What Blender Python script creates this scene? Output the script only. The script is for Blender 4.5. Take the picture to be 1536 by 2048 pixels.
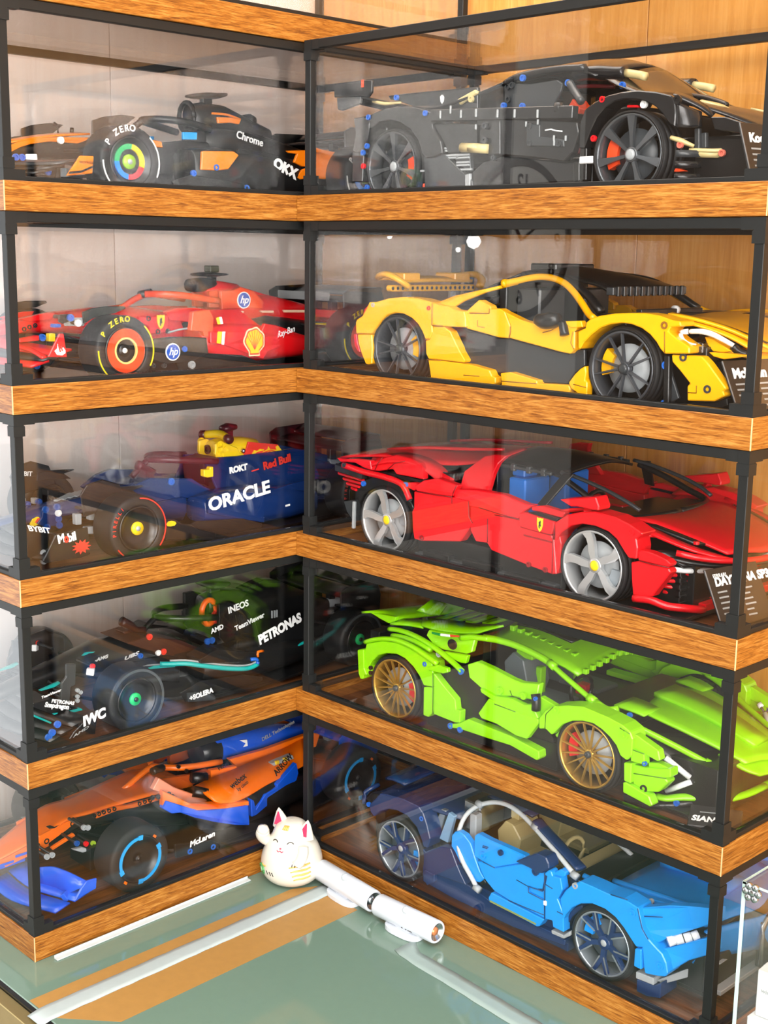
import bpy, bmesh, math, random
from mathutils import Vector, Matrix

# ------------------------------------------------------------------ camera, world, lights, exposure
SC = bpy.context.scene
for o in list(bpy.data.objects):
    bpy.data.objects.remove(o)
COL = SC.collection
cd = bpy.data.cameras.new('camera')
cam = bpy.data.objects.new('camera', cd)
COL.objects.link(cam)
cam.location = (1.1932, -1.0177, 0.7648)
cam.rotation_euler = (1.3755, -0.0147, 0.7992)
cd.sensor_fit = 'VERTICAL'
cd.sensor_height = 24.0
cd.lens = 2618.4 / 2048 * 24.0
cd.clip_start = 0.02
SC.camera = cam

w = bpy.data.worlds.new('room_light')
SC.world = w
w.use_nodes = True
bg = w.node_tree.nodes['Background']
bg.inputs[0].default_value = (0.95, 0.97, 1.0, 1)
bg.inputs[1].default_value = 0.35


def area(name, loc, aim, sx, sy, power, col=(1, 1, 1)):
    d = bpy.data.lights.new(name, 'AREA')
    d.shape = 'RECTANGLE'
    d.size, d.size_y, d.energy, d.color = sx, sy, power, col
    o = bpy.data.objects.new(name, d)
    COL.objects.link(o)
    o.location = loc
    o.rotation_euler = (Vector(aim) - Vector(loc)).to_track_quat('-Z', 'Y').to_euler()
    return o


area('ceiling_panel_light', (1.0, -1.15, 1.84), (0.7, -0.8, 0), 1.2, 1.2, 52, (1, 0.97, 0.93))
area('front_fill_light', (2.5, -2.4, 1.1), (0.0, 0.0, 0.5), 1.8, 2.0, 140, (1, 0.98, 0.95))  # added soft fill behind the camera, lights both stack fronts evenly
area('ceiling_panel_light.001', (-1.1, -2.4, 1.84), (-2.0, -2.4, 0.4), 1.2, 1.2, 36, (1, 0.97, 0.93))  # lamp under the ceiling, moved and turned to brighten the far wall
area('ceiling_panel_light.002', (0.0, 0.05, 1.84), (0.05, -0.05, 0), 0.8, 0.8, 14, (1, 0.95, 0.88))
area('side_fill_light', (3.1, -1.0, 0.55), (-0.3, -0.1, 0.4), 1.8, 1.5, 75, (1, 0.98, 0.96))  # added low fill for the left cases; wall_right has no window

cy = SC.cycles
cy.transparent_max_bounces = 28
cy.max_bounces = 8
cy.diffuse_bounces = 3
cy.glossy_bounces = 4

vs = SC.view_settings
vs.view_transform = 'Standard'
vs.look = 'None'
vs.gamma = 1.0
vs.exposure = -0.12
vs.use_curve_mapping = False

# ------------------------------------------------------------------ materials
MATS = {}


def lin(h):
    h = h.lstrip('#')
    c = [int(h[i:i + 2], 16) / 255 for i in (0, 2, 4)]
    return tuple(v / 12.92 if v <= 0.04045 else ((v + 0.055) / 1.055) ** 2.4 for v in c) + (1,)


def base(name):
    m = bpy.data.materials.new(name)
    m.use_nodes = True
    nt = m.node_tree
    return m, nt, nt.nodes['Principled BSDF']


def plastic(name, hexc, rough=0.3, metal=0.0, coat=0.0, var=0.06):
    """coloured plastic or metal with a very slight uneven tint and fine bumps"""
    if name in MATS:
        return MATS[name]
    m, nt, b = base(name)
    c = lin(hexc)
    n = nt.nodes.new('ShaderNodeTexNoise')
    n.inputs['Scale'].default_value = 90
    n.inputs['Detail'].default_value = 2
    tc = nt.nodes.new('ShaderNodeTexCoord')
    nt.links.new(tc.outputs['Object'], n.inputs['Vector'])
    mx = nt.nodes.new('ShaderNodeMix')
    mx.data_type = 'RGBA'
    mx.inputs['A'].default_value = tuple(v * (1 - var) for v in c[:3]) + (1,)
    mx.inputs['B'].default_value = tuple(min(1, v * (1 + var)) for v in c[:3]) + (1,)
    nt.links.new(n.outputs['Fac'], mx.inputs['Factor'])
    nt.links.new(mx.outputs['Result'], b.inputs['Base Color'])
    b.inputs['Roughness'].default_value = rough
    b.inputs['Metallic'].default_value = metal
    b.inputs['Coat Weight'].default_value = coat
    MATS[name] = m
    return m


def wood(name, dark, mid, light, rough=0.42, sc=(9, 150, 150), contrast=1.0):
    """laminate oak: long fibres along the object's own x axis"""
    m, nt, b = base(name)
    tc = nt.nodes.new('ShaderNodeTexCoord')
    oi = nt.nodes.new('ShaderNodeObjectInfo')
    ad = nt.nodes.new('ShaderNodeVectorMath')
    ad.operation = 'ADD'
    mul = nt.nodes.new('ShaderNodeVectorMath')
    mul.operation = 'SCALE'
    mul.inputs['Scale'].default_value = 7.0
    nt.links.new(oi.outputs['Location'], mul.inputs[0])
    nt.links.new(tc.outputs['Object'], ad.inputs[0])
    nt.links.new(mul.outputs['Vector'], ad.inputs[1])
    mp = nt.nodes.new('ShaderNodeMapping')
    mp.inputs['Scale'].default_value = sc
    nt.links.new(ad.outputs['Vector'], mp.inputs['Vector'])
    n1 = nt.nodes.new('ShaderNodeTexNoise')
    n1.inputs['Scale'].default_value = 3.2
    n1.inputs['Detail'].default_value = 7
    n1.inputs['Roughness'].default_value = 0.62
    n1.inputs['Distortion'].default_value = 1.1
    nt.links.new(mp.outputs['Vector'], n1.inputs['Vector'])
    mp2 = nt.nodes.new('ShaderNodeMapping')
    mp2.inputs['Scale'].default_value = (sc[0] * 0.35, sc[1] * 0.28, sc[2] * 0.28)
    nt.links.new(ad.outputs['Vector'], mp2.inputs['Vector'])
    n2 = nt.nodes.new('ShaderNodeTexNoise')
    n2.inputs['Scale'].default_value = 2.2
    n2.inputs['Detail'].default_value = 3
    n2.inputs['Distortion'].default_value = 2.4
    nt.links.new(mp2.outputs['Vector'], n2.inputs['Vector'])
    mix = nt.nodes.new('ShaderNodeMath')
    mix.operation = 'MULTIPLY_ADD'
    mix.inputs[1].default_value = 0.45
    nt.links.new(n2.outputs['Fac'], mix.inputs[0])
    sc1 = nt.nodes.new('ShaderNodeMath')
    sc1.operation = 'MULTIPLY'
    sc1.inputs[1].default_value = 0.55
    nt.links.new(n1.outputs['Fac'], sc1.inputs[0])
    nt.links.new(sc1.outputs[0], mix.inputs[2])
    cr = nt.nodes.new('ShaderNodeValToRGB')
    e = cr.color_ramp.elements
    e[0].position, e[0].color = 0.5 - 0.13 / contrast, lin(dark)
    e[1].position, e[1].color = 0.5 + 0.13 / contrast, lin(light)
    k = cr.color_ramp.elements.new(0.5)
    k.color = lin(mid)
    nt.links.new(mix.outputs[0], cr.inputs['Fac'])
    nt.links.new(cr.outputs['Color'], b.inputs['Base Color'])
    bp = nt.nodes.new('ShaderNodeBump')
    bp.inputs['Strength'].default_value = 0.12
    bp.inputs['Distance'].default_value = 0.0006
    nt.links.new(n1.outputs['Fac'], bp.inputs['Height'])
    nt.links.new(bp.outputs['Normal'], b.inputs['Normal'])
    b.inputs['Roughness'].default_value = rough
    MATS[name] = m
    return m


def clear(name, tint=(1, 1, 1), r0=0.045, rough=0.0):
    """thin clear acrylic: see-through with a Fresnel mirror on each face"""
    m = bpy.data.materials.new(name)
    m.use_nodes = True
    nt = m.node_tree
    nt.nodes.clear()
    out = nt.nodes.new('ShaderNodeOutputMaterial')
    tr = nt.nodes.new('ShaderNodeBsdfTransparent')
    tr.inputs[0].default_value = tint + (1,)
    gl = nt.nodes.new('ShaderNodeBsdfGlossy')
    gl.inputs['Roughness'].default_value = rough
    lw = nt.nodes.new('ShaderNodeLayerWeight')
    lw.inputs['Blend'].default_value = 0.5
    pw = nt.nodes.new('ShaderNodeMath')
    pw.operation = 'POWER'
    pw.inputs[1].default_value = 5.0
    nt.links.new(lw.outputs['Facing'], pw.inputs[0])
    ma = nt.nodes.new('ShaderNodeMath')
    ma.operation = 'MULTIPLY_ADD'
    ma.inputs[1].default_value = 1 - r0
    ma.inputs[2].default_value = r0
    nt.links.new(pw.outputs[0], ma.inputs[0])
    mx = nt.nodes.new('ShaderNodeMixShader')
    nt.links.new(ma.outputs[0], mx.inputs['Fac'])
    nt.links.new(tr.outputs[0], mx.inputs[1])
    nt.links.new(gl.outputs[0], mx.inputs[2])
    nt.links.new(mx.outputs[0], out.inputs['Surface'])
    MATS[name] = m
    return m


def glow(name, col, strength):
    m = bpy.data.materials.new(name)
    m.use_nodes = True
    nt = m.node_tree
    nt.nodes.clear()
    out = nt.nodes.new('ShaderNodeOutputMaterial')
    em = nt.nodes.new('ShaderNodeEmission')
    em.inputs[0].default_value = col + (1,)
    em.inputs[1].default_value = strength
    nt.links.new(em.outputs[0], out.inputs['Surface'])
    MATS[name] = m
    return m


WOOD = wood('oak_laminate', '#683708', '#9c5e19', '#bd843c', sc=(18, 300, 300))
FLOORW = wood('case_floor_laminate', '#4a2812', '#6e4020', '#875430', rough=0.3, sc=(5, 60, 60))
PANELW = wood('amber_wood_panel', '#bd7a2e', '#d89645', '#e8ae62', rough=0.35, sc=(4, 60, 60), contrast=0.6)
PINKW = wood('pale_rose_panel', '#e6d6cc', '#eee1d9', '#f3eae3', rough=0.35, sc=(2, 50, 50), contrast=0.6)
EDGE = plastic('pale_board_edge', '#e6b684', 0.5)
FRAME = plastic('black_anodised_frame', '#0c0e0e', 0.55)
JOINT = plastic('black_plastic_joint', '#101212', 0.55)
GLASS = clear('clear_acrylic')
BLACK = plastic('black_plastic', '#141516', 0.3)
DGREY = plastic('dark_grey_plastic', '#33373a', 0.32)
LGREY = plastic('light_grey_plastic', '#a3a8ab', 0.35)
WHITE = plastic('white_plastic', '#eef0f0', 0.3)
BLUEPIN = plastic('blue_pin_plastic', '#1f63c4', 0.3)
RUBBER = plastic('tyre_rubber', '#17181a', 0.6)
TAN = plastic('tan_plastic', '#cdbb84', 0.35)
REDP = plastic('red_plastic', '#d8101c', 0.26)
ORANGE = plastic('orange_plastic', '#f26a10', 0.3)
CLEARP = clear('clear_plastic_part', (0.9, 0.93, 0.95), 0.06)
PRINTW = plastic('white_print', '#f2f4f4', 0.45)
PRINTG = plastic('grey_print', '#9aa0a2', 0.5)
PRINTK = plastic('black_print', '#1a1414', 0.45)
METAL = plastic('brushed_metal', '#b9bec2', 0.25, 1.0)

# ------------------------------------------------------------------ mesh helpers (millimetres in, metres out)
MM = 0.001


def link(o, parent=None, loc=None):
    COL.objects.link(o)
    if parent is not None:
        o.parent = parent
    if loc is not None:
        o.location = tuple(v * MM for v in loc)
    return o


def mesh(name, vs_, fs, mat, parent=None, smooth=False, bevel=0.0, loc=None, seg=1):
    me = bpy.data.meshes.new(name)
    me.from_pydata([(v[0] * MM, v[1] * MM, v[2] * MM) for v in vs_], [], fs)
    if mat is not None:
        me.materials.append(mat)
    if smooth:
        me.polygons.foreach_set('use_smooth', [True] * len(me.polygons))
    me.update()
    o = link(bpy.data.objects.new(name, me), parent, loc)
    if bevel:
        md = o.modifiers.new('bevel', 'BEVEL')
        md.width, md.segments, md.limit_method = min(bevel, 0.5 + bevel * 0.3) * MM, seg, 'ANGLE'
        md.angle_limit = math.radians(35)
    return o


def fix(o):
    bm = bmesh.new()
    bm.from_mesh(o.data)
    bmesh.ops.recalc_face_normals(bm, faces=bm.faces)
    bm.to_mesh(o.data)
    bm.free()
    return o


def box_vf(x0, x1, y0, y1, z0, z1):
    v = [(x0, y0, z0), (x1, y0, z0), (x1, y1, z0), (x0, y1, z0), (x0, y0, z1), (x1, y0, z1), (x1, y1, z1), (x0, y1, z1)]
    f = [(0, 3, 2, 1), (4, 5, 6, 7), (0, 1, 5, 4), (1, 2, 6, 5), (2, 3, 7, 6), (3, 0, 4, 7)]
    return v, f


def box(name, x0, x1, y0, y1, z0, z1, mat, parent=None, bevel=0.0, seg=1):
    v, f = box_vf(min(x0, x1), max(x0, x1), min(y0, y1), max(y0, y1), min(z0, z1), max(z0, z1))
    return mesh(name, v, f, mat, parent, False, bevel, None, seg)


def thing(name, label, cat, loc=(0, 0, 0), rz=0.0, group=None):
    o = bpy.data.objects.new(name, None)
    o.empty_display_size = 0.02
    COL.objects.link(o)
    o.location = loc
    o.rotation_euler = (0, 0, rz)
    o['label'] = label
    o['category'] = cat
    if group:
        o['group'] = group
    return o


def tag(o, label, cat, group=None):
    o['label'] = label
    o['category'] = cat
    if group:
        o['group'] = group
    return o


def struct(o):
    o['kind'] = 'structure'
    return o


def lathe_vf(prof, n=40, axis='y'):
    """prof: (radius, along) pairs spun about an axis"""
    v, f = [], []
    m = len(prof)
    for i in range(n):
        a = 2 * math.pi * i / n
        c, s = math.cos(a), math.sin(a)
        for r, t in prof:
            v.append((r * c, t, r * s) if axis == 'y' else (r * c, r * s, t))
    for i in range(n):
        for j in range(m - 1):
            a, b = i * m + j, ((i + 1) % n) * m + j
            f.append((a, a + 1, b + 1, b))
    return v, f


def catmull(pts, sub=4):
    if sub <= 1 or len(pts) < 3:
        return [Vector(p) for p in pts]
    P_ = [Vector(p) for p in pts]
    P_ = [P_[0] * 2 - P_[1]] + P_ + [P_[-1] * 2 - P_[-2]]
    out = []
    for i in range(1, len(P_) - 2):
        for k in range(sub):
            t = k / sub
            a, b, c, d = P_[i - 1], P_[i], P_[i + 1], P_[i + 2]
            out.append(0.5 * ((2 * b) + (c - a) * t + (2 * a - 5 * b + 4 * c - d) * t * t + (3 * b - a - 3 * c + d) * t ** 3))
    out.append(P_[-2].copy())
    return out


def sweep_vf(pts, prof):
    """sweep a closed profile [(u, v)] or callable(t) along a path, capped"""
    v, f = [], []
    n = len(pts)
    up0 = Vector((0, 0, 1))
    for i, p in enumerate(pts):
        t = (pts[min(i + 1, n - 1)] - pts[max(i - 1, 0)]).normalized()
        up = up0 if abs(t.z) < 0.94 else Vector((1, 0, 0))
        side = t.cross(up).normalized()
        u2 = side.cross(t).normalized()
        pr = prof(i / (n - 1)) if callable(prof) else prof
        for a, b in pr:
            v.append(p + side * a + u2 * b)
    m = len(pr)
    for i in range(n - 1):
        for j in range(m):
            a, b = i * m + j, i * m + (j + 1) % m
            f.append((a, b, b + m, a + m))
    f.append(tuple(range(m))[::-1])
    f.append(tuple((n - 1) * m + j for j in range(m)))
    return v, f


def circ(r, n=10, sx=1, sy=1):
    return [(r * sx * math.cos(2 * math.pi * k / n), r * sy * math.sin(2 * math.pi * k / n)) for k in range(n)]


def tube(name, pts, r, mat, parent=None, sub=4, n=10, flat=1.0):
    pr = circ(r, n, 1, flat) if not callable(r) else (lambda t: circ(r(t), n, 1, flat))
    v, f = sweep_vf(catmull(pts, sub), pr)
    return mesh(name, v, f, mat, parent, True)


def bar(name, p0, p1, wd, ht, mat, parent=None, bevel=0.7):
    v, f = sweep_vf([Vector(p0), Vector(p1)], [(-wd / 2, -ht / 2), (wd / 2, -ht / 2), (wd / 2, ht / 2), (-wd / 2, ht / 2)])
    return mesh(name, v, f, mat, parent, False, bevel)


_txt = {}


def letters(name, s, mat, parent, origin, right, up, size, depth=0.25, bold=0.0, align='LEFT', shear=0.0, wid=1.0):
    """raised flat print: text laid with its own right and up directions (mm)"""
    key = (s, bold, align, shear)
    if key not in _txt:
        cu = bpy.data.curves.new('print', 'FONT')
        cu.body = s
        cu.align_x = align
        cu.shear = shear
        cu.offset = bold
        cu.resolution_u = 3
        cu.extrude = 0.02
        t = bpy.data.objects.new('print', cu)
        COL.objects.link(t)
        dg = bpy.context.evaluated_depsgraph_get()
        me = bpy.data.meshes.new_from_object(t.evaluated_get(dg))
        bpy.data.objects.remove(t)
        bpy.data.curves.remove(cu)
        _txt[key] = me
    me = _txt[key].copy()
    me.name = name
    me.materials.clear()
    me.materials.append(mat)
    r, u = Vector(right).normalized(), Vector(up).normalized()
    nrm = r.cross(u)
    k = size * MM
    me.transform(Matrix(((r.x * k * wid, u.x * k, nrm.x * k, 0), (r.y * k * wid, u.y * k, nrm.y * k, 0), (r.z * k * wid, u.z * k, nrm.z * k, 0), (0, 0, 0, 1))))
    o = link(bpy.data.objects.new(name, me), parent, origin)
    return o
# ------------------------------------------------------------------ the place
LR, LA, DP, PITCH, HB = 608.3, 372.3, 290.0, 200.0, 29.0
FLOOR_IN = 18.0


def plane_obj(name, verts, mat):
    return mesh(name, verts, [tuple(range(len(verts)))], mat)


# walls behind the two stacks: laminated cabinet boards with thin joints
def wall(name, along, p0, p1, fixed, thick, z0, z1, mat, n, board):
    root = struct(bpy.data.objects.new(name, None))
    COL.objects.link(root)
    back = (box('wall_core', p0, p1, fixed + 4 if along == 'x' else 0, fixed + thick, z0, z1, BLACK, root) if along == 'x'
            else box('wall_core', fixed - thick, fixed - 4, p0, p1, z0, z1, BLACK, root))
    step = (p1 - p0) / n
    for i in range(n):
        a, b = p0 + i * step + 0.6, p0 + (i + 1) * step - 0.6
        L, H, T = b - a, z1 - z0, 6.0
        v, f = box_vf(-H / 2, H / 2, -L / 2, L / 2, -T / 2, T / 2)
        o = mesh(board, v, f, mat, root, False, 0.5)
        # the board's own x axis (its grain) stands upright
        if along == 'x':
            o.matrix_local = Matrix.Translation(((a + b) / 2 * MM, (fixed + T / 2) * MM, (z0 + z1) / 2 * MM)) @ Matrix(((0, 1, 0, 0), (0, 0, 1, 0), (1, 0, 0, 0), (0, 0, 0, 1)))
        else:
            o.matrix_local = Matrix.Translation(((fixed - T / 2) * MM, (a + b) / 2 * MM, (z0 + z1) / 2 * MM)) @ Matrix(((0, 0, 1, 0), (0, 1, 0, 0), (1, 0, 0, 0), (0, 0, 0, 1)))
    return root


wall('wall_back', 'x', -318, 1400, 318, 40, -60, 1880, PANELW, 3, 'wall_panel')
wall('wall_left', 'y', -405, 318, -318, 40, -60, 1880, PINKW, 2, 'wall_panel')
PAINT = plastic('white_wall_paint', '#dcdcda', 0.6)
CEIL = plastic('ceiling_paint', '#e4e2de', 0.7)
TILEF = plastic('floor_tile', '#b7b2a6', 0.4)
struct(box('wall_far', -2240, -2200, -3400, 318, -750, 1900, PAINT))
struct(box('wall_front', -2240, 3200, -3440, -3400, -750, 1900, plastic('umber_wall_paint', '#6a5a4c', 0.6)))
struct(box('wall_right', 3200, 3240, -3400, 360, -750, 1900, plastic('beige_wall_paint', '#b5a893', 0.6)))
struct(box('ceiling', -2240, 3200, -3400, 360, 1900, 1940, CEIL))
struct(box('floor', -2240, 3200, -3400, 360, -790, -750, TILEF))
wn = struct(bpy.data.objects.new('window_1', None))
COL.objects.link(wn)
box('window_pane', -2196, -2192, -2050, -560, -715, 1500, glow('daylight_pane', (0.93, 0.97, 1.0), 4.0), wn)
for a, b in ((-2090, -2050), (-1320, -1280), (-560, -520)):
    box('window_frame', -2200, -2175, a, b, -745, 1540, WHITE, wn, 1)
for a, b in ((-745, -715), (1500, 1540)):
    box('window_frame', -2200, -2175, -2090, -520, a, b, WHITE, wn, 1)

# ---- the glass counter
TGLASS = plastic('green_tinted_counter_glass', '#6c8476', 0.07, coat=0.2, var=0.03)
ct = thing('glass_counter', 'green tinted glass counter top under both stacks of cases', 'table', (0, 0, 0))
box('glass_top', -420, 1600, -416, 316, -10, 0, TGLASS, ct, 1.2)
box('edge_seal', -420, 1600, -421, -416, -12, -1, BLACK, ct)
box('edge_rail', -420, 1600, -436, -421, -40, -4, plastic('champagne_rail', '#a08d5e', 0.35, 0.7), ct, 1)
box('cabinet_front', -420, 1600, -428, -424, -740, -40, plastic('cream_board', '#c9c5ae', 0.5), ct)
box('cabinet_body', -420, 1600, -424, 316, -745, -14, plastic('cream_board', '#c9c5ae', 0.5), ct)

# ---- display cases
_case_cache = {}


def plank(name, L, H, T, loc, rz, mat, parent):
    v, f = box_vf(-L / 2, L / 2, -T / 2, T / 2, 0, H)
    o = mesh(name, v, f, mat, parent, False, 0.5, loc)
    o.rotation_euler = (0, 0, rz)
    return o


def joint(parent, x, y, z, dx, dy, dz):
    """three-way corner connector: core plus three short sleeves"""
    key = ('j', dx, dy, dz)
    if key not in _case_cache:
        vs_, fs = [], []

        def add(b):
            v, f = b
            k = len(vs_)
            vs_.extend(v)
            fs.extend(tuple(i + k for i in q) for q in f)
        s = 11.4
        add(box_vf(*sorted((0, dx * s)), *sorted((0, dy * s)), *sorted((0, dz * s))))
        add(box_vf(*sorted((dx * s, dx * 24)), *sorted((dy * 0.6, dy * 10.4)), *sorted((0, dz * 10.6))))
        add(box_vf(*sorted((dx * 0.6, dx * 10.4)), *sorted((dy * s, dy * 24)), *sorted((0, dz * 10.6))))
        add(box_vf(*sorted((-dx * 0.5, dx * 12.2)), *sorted((-dy * 0.5, dy * 12.2)), *sorted((dz * s, dz * 22))))
        me = bpy.data.meshes.new('corner_joint')
        me.from_pydata([tuple(c * MM for c in v) for v in vs_], [], fs)
        me.materials.append(JOINT)
        me.update()
        _case_cache[key] = me
    link(bpy.data.objects.new('corner_joint', _case_cache[key]), parent, (x, y, z))


def case(label, x0, x1, y0, y1, zb, inset, group, roof=True, glazed=True):
    """wooden tray base, black square-tube frame, clear panes. inset = (x0, x1, y0, y1) frame set-backs"""
    t = thing('display_case', label, 'display case', ((x0 + x1) / 2 * MM, (y0 + y1) / 2 * MM, zb * MM), 0, group)
    cx, cy = (x0 + x1) / 2, (y0 + y1) / 2
    X0, X1, Y0, Y1 = x0 - cx, x1 - cx, y0 - cy, y1 - cy
    T = 14
    if x1 - x0 > y1 - y0:
        plank('front_plank', X1 - X0, HB, T, (0, Y0 + T / 2, 0), 0, WOOD, t)
        plank('back_plank', X1 - X0, HB, T, (0, Y1 - T / 2, 0), 0, WOOD, t)
        plank('end_plank', Y1 - Y0 - 2 * T, HB, T, (X0 + T / 2, 0, 0), math.pi / 2, WOOD, t)
        plank('end_plank', Y1 - Y0 - 1.2, HB, T, (X1 - T / 2 + 0.01, 0.6, 0), math.pi / 2, WOOD, t)
        e = box('edge_strip', X1 - 0.9, X1 + 0.15, Y0 - 0.15, Y0 + 0.6, 0.2, HB - 0.2, EDGE, t)
    else:
        plank('front_plank', Y1 - Y0, HB, T, (X1 - T / 2, 0, 0), math.pi / 2, WOOD, t)
        plank('back_plank', Y1 - Y0, HB, T, (X0 + T / 2, 0, 0), math.pi / 2, WOOD, t)
        plank('end_plank', X1 - X0 - 1.2, HB, T, (-0.6, Y0 + T / 2 - 0.01, 0), 0, WOOD, t)
        plank('end_plank', X1 - X0 - 2 * T, HB, T, (0, Y1 - T / 2, 0), 0, WOOD, t)
        box('edge_strip', X1 - 0.6, X1 + 0.15, Y0 - 0.15, Y0 + 0.9, 0.2, HB - 0.2, EDGE, t)
    # floor board inside the tray, its grain along the case
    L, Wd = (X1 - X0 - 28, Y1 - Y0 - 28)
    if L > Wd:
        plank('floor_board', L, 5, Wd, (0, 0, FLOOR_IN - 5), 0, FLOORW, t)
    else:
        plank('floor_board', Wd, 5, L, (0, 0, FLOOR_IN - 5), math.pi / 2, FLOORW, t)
    fx0, fx1, fy0, fy1 = X0 + inset[0], X1 - inset[1], Y0 + inset[2], Y1 - inset[3]
    z0, z1 = HB, PITCH - 0.6
    s = 9.6
    for px in (fx0, fx1 - s):
        for py in (fy0, fy1 - s):
            box('post', px, px + s, py, py + s, z0 + 4, z1 - 4, FRAME, t, 0.5)
    for zz in (z0, z1 - s):
        if zz > z0 and not roof:
            continue
        h = s if zz > z0 else 4.5
        for py in (fy0, fy1 - s):
            box('rail', fx0 + 4, fx1 - 4, py + 0.4, py + s - 0.4, zz, zz + h, FRAME, t, 0.5)
        for px in (fx0, fx1 - s):
            box('rail', px + 0.4, px + s - 0.4, fy0 + 4, fy1 - 4, zz, zz + h, FRAME, t, 0.5)
    for px, dx in ((fx0, 1), (fx1, -1)):
        for py, dy in ((fy0, 1), (fy1, -1)):
            joint(t, px - dx * 0.6, py - dy * 0.6, z0, dx, dy, 1)
            joint(t, px - dx * 0.6, py - dy * 0.6, z1, dx, dy, -1)
    if glazed:
        g = 2.4
        ym, xm = fy0 + s * 0.55, fx0 + s * 0.55
        box('pane', fx0 + s - 1, fx1 - s + 1, ym - g / 2, ym + g / 2, z0 + 5, z1 - s + 2, GLASS, t)
        ym = fy1 - s * 0.55
        box('pane', fx0 + s - 1, fx1 - s + 1, ym - g / 2, ym + g / 2, z0 + 5, z1 - s + 2, GLASS, t)
        box('pane', xm - g / 2, xm + g / 2, fy0 + s - 1, fy1 - s + 1, z0 + 5, z1 - s + 2, GLASS, t)
        xm = fx1 - s * 0.55
        box('pane', xm - g / 2, xm + g / 2, fy0 + s - 1, fy1 - s + 1, z0 + 5, z1 - s + 2, GLASS, t)
        box('pane', fx0 + s - 1, fx1 - s + 1, fy0 + s - 1, fy1 - s + 1, z1 - 5, z1 - 2.6, GLASS, t)
    return t


RI = (12.0, 1.5, 1.5, 2.0)
LI = (2.0, 1.5, 1.5, 2.0)
rl = ['topmost display case of the right stack holding the black supercar',
      'second display case of the right stack holding the yellow supercar',
      'middle display case of the right stack holding the red supercar',
      'display case of the right stack holding the lime green supercar',
      'lowest display case of the right stack holding the bright blue supercar']
ll = ['display case of the left stack holding the black and orange racing car',
      'display case of the left stack holding the scarlet racing car',
      'middle display case of the left stack holding the navy racing car with a yellow airbox',
      'display case of the left stack holding the black racing car with turquoise stripes',
      'lowest display case of the left stack holding the orange and blue racing car']
for k in range(5):
    case(rl[k], 0.4, LR, 0, DP, (4 - k) * PITCH, RI, 'display cases of the right stack')
    case(ll[k], -DP, 0, -LA, DP, (4 - k) * PITCH, LI, 'display cases of the left stack')
case('empty display case at the very top of the left stack', -DP, 0, -LA, DP, 5 * PITCH, LI, 'display cases of the left stack')
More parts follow.
